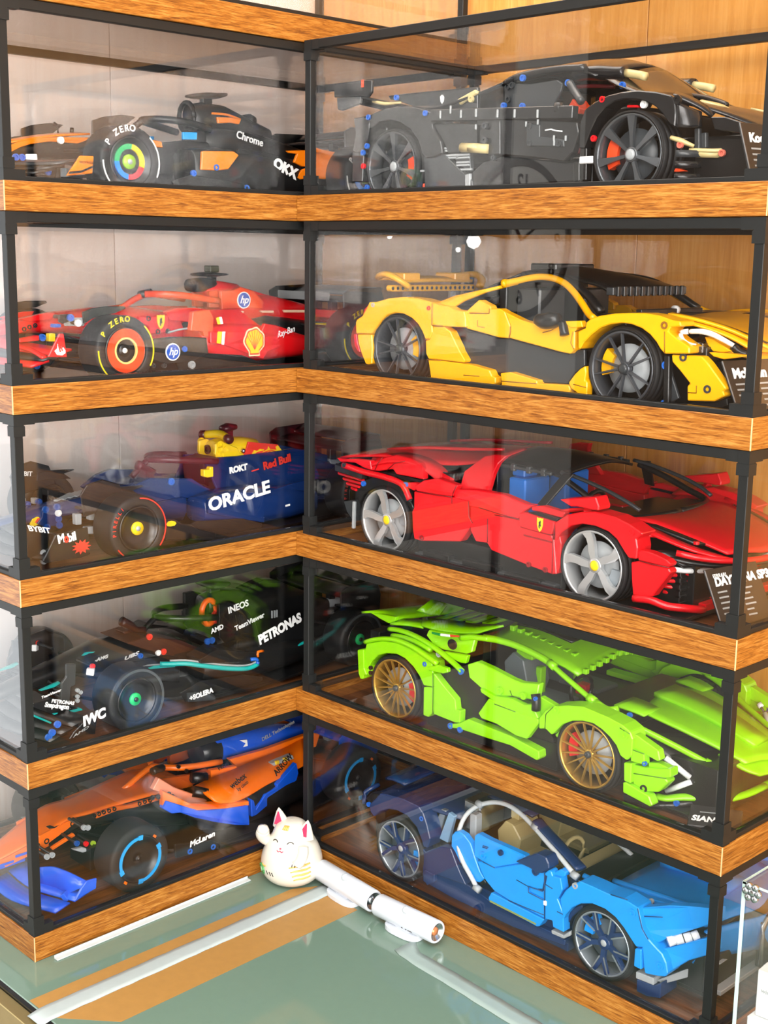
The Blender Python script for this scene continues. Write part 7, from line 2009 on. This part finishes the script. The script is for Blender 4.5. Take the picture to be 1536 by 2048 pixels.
    c.plate('deck_upper', [(312, 89.8), (251.4, 87.6), (181, 89.9), (162.8, 88), (153.5, 83.8), (160.3, 67.3), (210, 73.1), (249.3, 72.9), (299.8, 74.4)], 37, 8, O, bevel=1)
    q = [(259.6, 76.4), (222.9, 78.9), (220, 72.8), (255.3, 71.7)]
    c.plate('silver_insert', q, 60, 10, LGREY, True)
    for x, y, z in [(250.5, 61, 75.4), (236.5, 61, 76)]:
        c.box('yellow_lamp', x - 3, x + 3, 58, 62, z - 2, z + 3, YBADGE, True, 0.6)
    nv = (0, 0.55, 0.83)
    for t, cr, sz, an in (('webex', [(348.7, 86, 72.9)], 11, 17), ('by cisco', [(341.9, 90, 69.2)], 6.5, 17), ('ARROW', [(272.1, 82, 67.8)], 11, 24), ('FxPro', [(344.9, 54, 87.2)], 7.5, 10)):
        p = cr[0]
        o = c.text(t, p[0], p[1] + 3.5, p[2] + 2.5, sz, PRINTK, an, 0.02, 0.1, 1.0, False, (0, 0.75, 0.66))
    # blue keel under the pods
    c.plate('pod_keel', [(443.8, 72.1), (440, 82.2), (424.5, 74.4), (406, 65.6), (367.8, 57.4), (330.3, 51.2), (328.5, 23.6), (350.5, 30.4), (383.5, 44.7), (409.9, 56.9), (424.7, 64.7), (433.9, 64.3)], lambda x, z: 100 - max(0, x - 400) * 0.6, 8, B, bevel=1.4)
    c.plate('pod_keel', [(323.5, 56.6), (317.5, 52.3), (313.5, 39.2), (295, 52.5), (269.9, 53.9), (269.9, 57.3), (229.2, 73.7), (224.8, 58.5), (229.2, 49.2), (269.9, 40), (313.5, 30.6), (322.1, 31.5)], lambda x, z: 98 - max(0, 330 - x) * 0.22, 8, B, bevel=1.2)
    c.plate('pod_side', [(442.2, 94.7), (413, 74.8), (377.1, 65.8), (327.9, 55.5), (328, 49.6), (365.6, 55.7), (403.8, 63.9), (422.4, 72.8), (437.9, 80.6), (439.9, 71.6), (442.6, 74)], lambda x, z: 98 - max(0, x - 400) * 0.6, 8, O, bevel=1)
    body(c, 'side_pod', [(388, 20, 26, 58), (345, 28, 16, 60), (290, 28, 14, 60), (240, 20, 16, 54), (190, 10, 18, 44)], BLACK, 14, 3.2, None, c.s * 62, True)
    # airbox tube
    body(c, 'airbox', [(330, 21, 78, 112), (312, 22, 78, 114), (260, 20, 76, 110), (200, 16, 70, 100), (130, 10, 62, 84)], B)
    body(c, 'intake', [(340, 19, 79, 110), (328, 22.5, 77, 113), (310, 22.6, 77.4, 113)], BLACK)
    tx = [(243.7, 20, 92.5)][0]
    c.text('DELL Technologies', tx[0], 20.5, tx[2], 7.5, PRINTG, 12, 0.02)
    q = [(283.7, 104.9), (271.1, 102.5), (270.1, 93.5), (277.5, 93.6), (273.3, 97.8)]
    c.plate('white_mark', q, 22.4, 0.8, PRINTW, False, 0)
    c.plate('side_vane', [(445.1, 34.5), (389.1, 21.5), (377.6, 14.5), (377.7, 6.1), (423.3, 14.3), (443.6, 16.1)], 101, 4, BLACK)
    tx = [(423.8, 24.4)][0]
    c.text('McLaren', tx[0], 101.3, tx[1], 10, PRINTW, 5, 0.04, 0.2, 1.1)
    c.pins([(423.6, 18.9), (388.1, 13.5)], 101.4, BLUEPIN, False, 3.6)
    return c


orange_blue_car()
# ------------------------------------------------------------------ things on the counter and cards in the cases
def obj_lathe(name, prof, mat, parent=None, n=40, loc=None, axis='z', smooth=True):
    v, f = lathe_vf(prof, n, axis)
    return fix(mesh(name, v, f, mat, parent, smooth, 0, loc))


CARDK = plastic('black_card', '#17181a', 0.35)


def info_card(label, k, x0, y0, title, small, rows, w_=72, h=60, lean=24, turn=10.0):
    """easel card with printed lines, standing at the front right of a case"""
    zf = ((5 - k) * PITCH + FLOOR_IN) * MM + 0.0003
    t = thing('information_card', label, 'card', (x0 * MM, (145 + y0) * MM, zf), 0, 'cards beside the supercars')
    a = math.radians(turn)
    r = Vector((math.sin(a), math.cos(a), 0))
    up = Vector((-lean, 0, h)).normalized()
    nrm = r.cross(up).normalized()
    H = math.hypot(lean, h)
    o = Vector((0, 0, 1.3))
    v = [o, o + r * w_, o + r * w_ + up * H, o + up * H]
    v += [p - nrm * 2.2 for p in v]
    f = [(0, 1, 2, 3), (7, 6, 5, 4), (0, 4, 5, 1), (1, 5, 6, 2), (2, 6, 7, 3), (3, 7, 4, 0)]
    b = fix(mesh('card_face', v, f, CARDK, t, False, 0.3))
    e = o + up * 0.6 + nrm * 0.1
    bar('card_edge', e, e + up * (H - 1.2), 1.0, 0.8, plastic('bright_card_edge', '#7c7f82', 0.3), t, 0)
    p = o + r * 8 + up * (H - 17) + nrm * 0.15
    letters('title', title, PRINTW, t, p[:], r, up, 11.5 if len(title) > 7 else 13, 0.2, 0.05, 'LEFT', 0.1, 1.0)
    if small:
        p = o + r * 8 + up * (H - 9) + nrm * 0.15
        letters('subtitle', small, PRINTW, t, p[:], r, up, 5, 0.2, 0.02)
    vv, ff = [], []
    for i in range(rows):
        for x, L in ((8, 13), (40, 16 - (i * 5) % 7)):
            q = o + r * x + up * (H - 24 - i * 5.2) + nrm * 0.2
            k0 = len(vv)
            vv += [q, q + r * L, q + r * L + up * 1.6, q + up * 1.6]
            ff.append((k0, k0 + 1, k0 + 2, k0 + 3))
    mesh('printed_lines', vv, ff, PRINTG, t)
    bk = o + r * (w_ * 0.5) + up * (H * 0.7) - nrm * 2.4
    return t


info_card('black information card beside the nose of the black supercar', 1, 577, -113, 'Koenigsegg', '', 6, 70, 62, 20)
info_card('black information card beside the nose of the yellow supercar', 2, 579, -113, 'McLaren', '', 7, 70, 54, 24)
info_card('black information card beside the nose of the red supercar', 3, 576, -112, 'DAYTONA SP3', 'FERRARI', 6, 72, 58, 26)


def small_plaque():
    zf = (PITCH + FLOOR_IN) * MM + 0.0003
    t = thing('name_plaque', 'small black name plaque lying before the lime green supercar', 'card', (0.548, 0.034, zf))
    v = [(0, 0, 0), (44, 24, 0), (36, 42, 0), (-8, 18, 0), (0, 0, 3), (44, 24, 3), (36, 42, 17), (-8, 18, 17)]
    f = [(3, 2, 1, 0), (4, 5, 6, 7), (0, 1, 5, 4), (1, 2, 6, 5), (2, 3, 7, 6), (3, 0, 4, 7)]
    mesh('plaque_body', v, f, CARDK, t, False, 0.8)
    r = Vector((44, 24, 0)).normalized()
    up = Vector((-8, 18, 14)).normalized()
    nn = r.cross(up).normalized()
    p = Vector((0, 0, 3)) + r * 3 + up * 6 + nn * 0.2
    letters('title', 'SIAN', PRINTW, t, p[:], r, up, 8.2, 0.2, 0.04, 'LEFT', 0.15, 1.25)
    p = Vector((0, 0, 3)) + r * 10 + up * 16 + nn * 0.2
    bar('script_mark', p[:], (p + r * 20 + up * 1)[:], 0.4, 1.0, PRINTG, t, 0)


small_plaque()

# ---- beckoning cat
CER = plastic('glazed_cream_ceramic', '#dcd6c9', 0.15, coat=0.5, var=0.02)
PINK = plastic('rose_glaze', '#e2365c', 0.25)
GOLDG = plastic('ochre_glaze', '#d8b25e', 0.3)
INK = plastic('ink_glaze', '#38332e', 0.4)
JADE = plastic('jade_glaze', '#4f9a55', 0.3)


def cat():
    t = thing('cat_figurine', 'white ceramic beckoning cat figurine with rose ears in the corner between the stacks', 'figurine', (0.041, -0.041, 0.0001), math.radians(20))
    t.scale = (1.08, 1.08, 0.91)
    prof = [(0.01, 0), (16, 0.4), (26, 4), (33, 13), (35.5, 25), (34.5, 38), (31, 50), (26.5, 60), (22.5, 68), (20.5, 74), (17, 81), (10, 86.5), (0.01, 88)]
    bodyo = obj_lathe('body', [tuple(p) for p in [(q.x, q.y) for q in catmull([(a, b, 0) for a, b in prof], 3)]], CER, t, 48)

    def surf(az, z, out=0.0):
        """point on the skin; az from the front (-y), positive to the viewer's right"""
        R = 0
        for (r0, z0), (r1, z1) in zip(prof[1:], prof[2:]):
            if z0 <= z <= z1:
                R = r0 + (r1 - r0) * (z - z0) / (z1 - z0)
        a = math.radians(az)
        return Vector(((R + out) * math.sin(a), -(R + out) * math.cos(a), z))
    for sg, hz in ((-1, 0), (1, 0)):
        bx, ez = (-11.5, 3.0) if sg < 0 else (16.5, -6.0)
        v, f = [], []
        n = 14
        for i in range(6):
            k = i / 5
            for j in range(n):
                a = 2 * math.pi * j / n
                r = 12.0 * (1 - k) ** 0.75 + 0.4
                v.append((bx + sg * 5 * k + r * math.cos(a), r * 0.62 * math.sin(a) - 1, 72 + ez + 26 * k))
        for i in range(5):
            for j in range(n):
                f.append((i * n + j, i * n + (j + 1) % n, (i + 1) * n + (j + 1) % n, (i + 1) * n + j))
        f.append(tuple(5 * n + j for j in range(n)))
        ear = mesh('ear', v, f, CER, t, True)
        m = [(bx - 5.6 + sg * 1.5, -8.6, 77 + ez), (bx + 5.6 + sg * 1.5, -8.6, 77 + ez), (bx + sg * 4.4 + 0.8, -3.7, 93.5 + ez), (bx + sg * 4.4 - 0.8, -3.7, 93.5 + ez)]
        m += [(x, y + 1.4, z) for x, y, z in m]
        fix(mesh('inner_ear', m, [(0, 1, 2, 3), (7, 6, 5, 4), (0, 4, 5, 1), (1, 5, 6, 2), (2, 6, 7, 3), (3, 7, 4, 0)], PINK, ear, False, 0.4))
    p = [(-22, -8, 52), (-27, -14, 60), (-28, -18, 68), (-26, -20, 74)]
    paw = tube('raised_paw', p, lambda k: 6.5 + 1.6 * math.sin(2.6 * k), CER, t, 4, 14)
    obj_lathe('paw_tip', [(0.01, -7), (5, -5.4), (7.4, 0), (5, 5.4), (0.01, 7)], CER, paw, 18, (-26, -20.5, 76))
    p = [(24, -16, 62), (26, -20, 54), (25, -25, 46), (22, -28, 41)]
    paw = tube('lowered_paw', p, lambda k: 5.6 + 0.9 * k, CER, t, 4, 14)
    for i in range(3):
        tube('toe_line', [(19 + i * 3, -33.6 + i, 40), (19.5 + i * 3, -33.2 + i, 44)], 0.5, INK, paw, 1, 6)
    for sg, cx in ((-1, -20), (1, 26)):
        tube('eye', [surf(cx - 9, 64.5, 0.3), surf(cx - 4, 66.6, 0.3), surf(cx + 4, 66.6, 0.3), surf(cx + 9, 64.8, 0.3)], 0.6, INK, t, 3, 6)
    tube('mouth', [surf(-6, 56, 0.3), surf(-2, 54.6, 0.3), surf(2, 56, 0.3), surf(6, 54.6, 0.3), surf(10, 56, 0.3)], 0.55, PINK, t, 3, 6)
    tube('nose', [surf(0, 58.5, 0.2), surf(4, 58.5, 0.2)], 1.0, PINK, t, 1, 8)
    for i in range(4):
        z = 38 - i * 6
        tube('flank_stripe', [surf(24 + i * 3, z - 1.5, 0.2), surf(38, z, 0.2), surf(54, z + 0.6, 0.2), surf(66, z + 1.6, 0.2)], lambda k: 1.5 - 1.1 * abs(k - 0.6), GOLDG, t, 3, 8)
    for i in range(3):
        tube('brow_stripe', [surf(-4 + i * 8, 80, 0.1), surf(-2 + i * 8, 84.4, 0.1)], 1.4, GOLDG, t, 2, 8)
    g = [surf(-44 + 11 * math.cos(a * math.pi / 8), 23 + 6 * math.sin(a * math.pi / 8), 0.1) for a in range(17)]
    tube('jade_bell', g, 1.7, JADE, t, 1, 8)
    obj = tube('bell_core', [surf(-44, 23, 0.0), surf(-44, 23, 1.4)], 3.4, plastic('pale_jade_glaze', '#9cc79a', 0.3), t, 1, 12)
    tube('gold_bow', [surf(-40, 32, 0.2), surf(-33, 30.4, 0.2), surf(-26, 32, 0.2)], 1.1, GOLDG, t, 3, 8)
    for az in (-24, -16, -10):
        tube('brush_mark', [surf(az, 26, 0.2), surf(az + 3, 21, 0.2)], 0.7, INK, t, 1, 6)
    return t


cat()

# ---- two white spot lamps lying end to end
LAMPW = plastic('glossy_white_lamp', '#d3d9e2', 0.2, coat=0.3, var=0.01)


def spot_lamp(label, a, b, lens):
    A, B = Vector(a) * 1000, Vector(b) * 1000
    d = (B - A)
    L = d.length
    t = thing('spot_lamp', label, 'lamp', ((a[0] + b[0]) / 2, (a[1] + b[1]) / 2, 0.0002), math.atan2(d.y, d.x), 'white spot lamps on the counter')
    h = L / 2
    R = 13.2
    z = 17.8
    prof = [(0.01, -h), (R - 2.4, -h), (R - 0.6, -h + 0.8), (R, -h + 2.6), (R, h - 2.4), (R - 0.8, h - 0.5), (R - 2.2, h), (R - 3.0, h - 1.0)]
    v, f = lathe_vf(prof, 40, 'z')
    v = [(p[2], p[0], p[1] + z) for p in v]
    fix(mesh('barrel', v, f, LAMPW, t, True))
    v, f = lathe_vf([(0.01, h - 7), (5, h - 6), (R - 3.0, h - 1.0)], 32, 'z')
    v = [(p[2], p[0], p[1] + z) for p in v]
    fix(mesh('reflector', v, f, METAL, t, True))
    v, f = lathe_vf([(0.01, h - 2.6), (4.6, h - 3), (5.0, h - 5.5)], 24, 'z')
    v = [(p[2], p[0], p[1] + z) for p in v]
    fix(mesh('lens', v, f, lens, t, True))
    # foot: a rounded slab on the near side with a short neck
    pts = []
    for k in range(24):
        q = 2 * math.pi * k / 24
        pts.append((26 * math.copysign(abs(math.cos(q)) ** 0.7, math.cos(q)) - 2, 13 * math.copysign(abs(math.sin(q)) ** 0.8, math.sin(q)) - 3))
    n = len(pts)
    v = [(x, y, 0) for x, y in pts] + [(x, y, 6.5) for x, y in pts]
    f = [tuple(range(n))[::-1], tuple(range(n, 2 * n))] + [(i, (i + 1) % n, (i + 1) % n + n, i + n) for i in range(n)]
    mesh('foot', v, f, LAMPW, t, False, 1.4, None, 3)
    box('neck', -12, 10, -8, 4, 4, 9, LAMPW, t, 1)
    # thumb hollow on top
    cr = [(math.cos(q * math.pi / 8), math.sin(q * math.pi / 8)) for q in range(17)]
    tube('switch_groove', [(4 + 7 * a_, -3 + 5.4 * b_, z + math.sqrt(max(0, R * R - (-3 + 5.4 * b_) ** 2)) - 0.05) for a_, b_ in cr[6:15]], 0.9, plastic('cool_grey_groove', '#b9c4c9', 0.4), t, 1, 6)
    for i, ln in enumerate((1.2, 1.2, 3.4)):
        if lens is not METAL:
            x = 2 + i * 6.0
            an = math.radians(-20)
            box('indicator', x - ln, x + ln, -R - 0.25, -R + 1.2, z - 7, z - 4.8, INK, t, 0.2).location = (0, 0.0016, 0)
    return t


spot_lamp('white spot lamp touching the ceramic cat', (0.072, -0.021, 0), (0.176, -0.029, 0), METAL)
spot_lamp('white spot lamp with an amber lens further from the cat', (0.184, -0.030, 0), (0.276, -0.026, 0), plastic('amber_lens', '#d98a58', 0.15, 0.3))

# ---- tape, paper and a stick on the counter
KRAFT = plastic('kraft_paper', '#a77c40', 0.5, var=0.1)
WTAPE = plastic('white_cloth_tape', '#aab5b6', 0.45, var=0.05)
v = [(62, -414, 0.3), (104, -414, 0.3), (159, -366, 0.3), (153, -34, 0.3), (76, -30, 0.3), (60.5, -58, 0.3)]
n = len(v)
kp = mesh('kraft_paper_strip', v + [(x, y, 0.05) for x, y, z in v], [tuple(range(n)), tuple(range(2 * n - 1, n - 1, -1))] + [(i, i + n, (i + 1) % n + n, (i + 1) % n) for i in range(n)], KRAFT)
fix(kp)
tag(kp, 'wide brown paper strip stuck along the glass counter', 'paper')
rows = []
random.seed(4)
N = 34
vv, ff = [], []
for i in range(N + 1):
    k = i / N
    y = -428 + k * 412
    xa = 82.5 - 5 * k + random.uniform(-0.5, 0.5)
    xb = 109 - 6 * k + random.uniform(-0.5, 0.5)
    zz = 1.1 if y > -422 else 1.1 - (-422 - y) * 0.5
    for j in range(5):
        q = j / 4
        vv.append((xa + (xb - xa) * q, y, zz + (0.5 if 0 < j < 4 else -0.2) + random.uniform(-0.15, 0.15)))
for i in range(N):
    for j in range(4):
        a = i * 5 + j
        ff.append((a, a + 1, a + 6, a + 5))
tp = mesh('tape_strip', vv, ff, WTAPE, None, True)
md = tp.modifiers.new('thick', 'SOLIDIFY')
md.thickness = 0.0004
tag(tp, 'long white tape over the brown paper strip ending at the counter edge', 'tape')
vv, ff = [], []
N = 26
for i in range(N + 1):
    k = i / N
    x = 248 + k * 300
    ya, yb = -70 - 18 * k + random.uniform(-0.6, 0.6), -48 - 12 * k + random.uniform(-0.6, 0.6)
    if i == 0:
        ya, yb = -66, -34
    if i == 1:
        ya, yb = -70, -42
    for j in range(4):
        vv.append((x, ya + (yb - ya) * j / 3, 0.75 + random.uniform(-0.1, 0.2)))
for i in range(N):
    for j in range(3):
        a = i * 4 + j
        ff.append((a, a + 4, a + 5, a + 1))
tp = mesh('tape_strip', vv, ff, plastic('frosted_tape', '#93a5a1', 0.4, var=0.06), None, True)
md = tp.modifiers.new('thick', 'SOLIDIFY')
md.thickness = 0.0004
tag(tp, 'frosted tape along the counter before the blue supercar', 'tape')
stick = thing('plastic_strip', 'thin white plastic strip lying against the lowest left case', 'strip', (0.0085, -0.217, 0.0002), math.radians(90.8))
STRIPW = plastic('strip_white', '#c3cacc', 0.4)
box('strip_base', -136, 136, -3.6, 3.6, 0, 1.4, STRIPW, stick, 0.3)
box('strip_wall', -136, 136, 2.4, 3.6, 1.4, 4, STRIPW, stick, 0.3)

# ---- clear stand with cartons and a puck lamp at the right
st = thing('acrylic_stand', 'clear acrylic box beside the right stack with a flower-shaped clip', 'acrylic box', (0.660, -0.052, 0.0002))
for x0, x1, y0, y1 in ((0, 150, 0, 3), (0, 150, 132, 135), (0, 3, 3, 132), (147, 150, 3, 132)):
    box('pane', x0, x1, y0, y1, 0, 230, GLASS, st)
box('pane', 0, 150, 0, 135, 230.2, 233, GLASS, st)
PALE = plastic('pale_acrylic_edge', '#b4cfc9', 0.2)
box('polished_edge', -0.3, 3.2, -0.3, 0.2, 0, 233, PALE, st)
box('polished_edge', -0.3, 0.1, 0, 135, 231, 233.2, PALE, st)
box('polished_edge', 0, 150, -0.3, 0.1, 231, 233.2, PALE, st)
cl = obj_lathe('clip_core', [(0.01, -3), (4, -3), (4, 5), (0.01, 5)], METAL, st, 20, (10.5, -1, 227), 'y')
for k in range(6):
    a = k * math.pi / 3
    obj_lathe('clip_petal', [(0.01, -2.2), (2.8, -1.8), (3.2, 0), (2.8, 1.8), (0.01, 2.2)], METAL, cl, 14, (6 * math.cos(a), -1.5, 6 * math.sin(a)), 'y')
CART = plastic('white_carton', '#d0d3d2', 0.5)
lo = thing('carton', 'lower white carton inside the clear stand', 'box', (0.668, -0.042, 0.0003), 0, 'white cartons')
box('carton_body', 0, 90, 0, 100, 0, 103, CART, lo, 0.6)
letters('lettering', 'LED light', PRINTG, lo, (22, -0.2, 60), (0, 0, -1), (1, 0, 0), 6, 0.2)
up_ = thing('carton', 'upper white carton inside the clear stand under the puck lamp', 'box', (0.672, -0.036, 0.1036), math.radians(4), 'white cartons')
box('carton_body', 0, 90, 0, 90, 0, 44, CART, up_, 0.6)
letters('lettering', 'wireless Sensor Light', PRINTG, up_, (4, -0.25, 24), (1, 0, -0.05), (0.05, 0, 1), 6, 0.2)
pk = thing('puck_lamp', 'round white puck lamp on the upper carton', 'lamp', (0.705, -0.002, 0.1478))
obj_lathe('shell', [(0.01, 0), (24, 0), (26, 2), (27, 10), (25, 16), (22, 18), (0.01, 18)], LAMPW, pk, 40)
obj_lathe('diffuser', [(0.01, 18.3), (20, 18.2), (21, 17)], plastic('frosted_lens', '#e2e6e8', 0.3), pk, 32)

# ---- lamps across the room that glint in the panes
BULB = glow('bulb_glass', (1.0, 0.98, 0.94), 26)
for i, (p, r) in enumerate((((-2.0, -1.79, 0.79), 26), ((-2.0, -2.52, 0.81), 26), ((-2.0, -2.53, 1.39), 24), ((-2.0, -2.10, 0.82), 9), ((-2.0, -1.98, 0.84), 9), ((-2.0, -2.44, 0.78), 9))):
    t = thing('wall_lamp', ('large round lamp on the far wall near the window', 'large round lamp on the far wall near the clock', 'round lamp high on the far wall', 'tiny lamp in the middle of the far wall lamps', 'tiny lamp beside the large lamp near the window', 'tiny lamp beside the large lamp near the clock')[i], 'lamp', p, 0, 'lamps on the far wall')
    obj_lathe('bulb', [(0.01, -r), (r * 0.7, -r * 0.7), (r, 0), (r * 0.7, r * 0.7), (0.01, r)], BULB, t, 20)
    tube('lamp_arm', [(-200, 0, 0), (-r, 0, 0)], 5, METAL, t, 1, 8)
ck = thing('wall_clock', 'large white wall clock with black numerals on the far wall', 'clock', (-2.195, -3.0, 0.823))
obj_lathe('clock_face', [(0.01, 12), (275, 12), (280, 10)], plastic('clock_white', '#f2f2ee', 0.5), ck, 64, None, 'z').rotation_euler = (0, math.pi / 2, 0)
obj_lathe('clock_rim', [(278, 0), (310, 0), (312, 12), (302, 24), (279, 14)], METAL, ck, 64, None, 'z').rotation_euler = (0, math.pi / 2, 0)
for h in range(1, 13):
    a = math.radians(90 - 30 * h)
    letters('numeral', str(h), PRINTK, ck, (13, 222 * math.cos(a), 222 * math.sin(a) - 26), (0, 1, 0), (0, 0, 1), 78, 0.2, 0.02, 'CENTER')
bar('clock_hand', (16, 0, 0), (16, 80, 90), 3, 14, PRINTK, ck, 0)
bar('clock_hand', (16, 0, 0), (16, -150, 90), 3, 10, PRINTK, ck, 0)
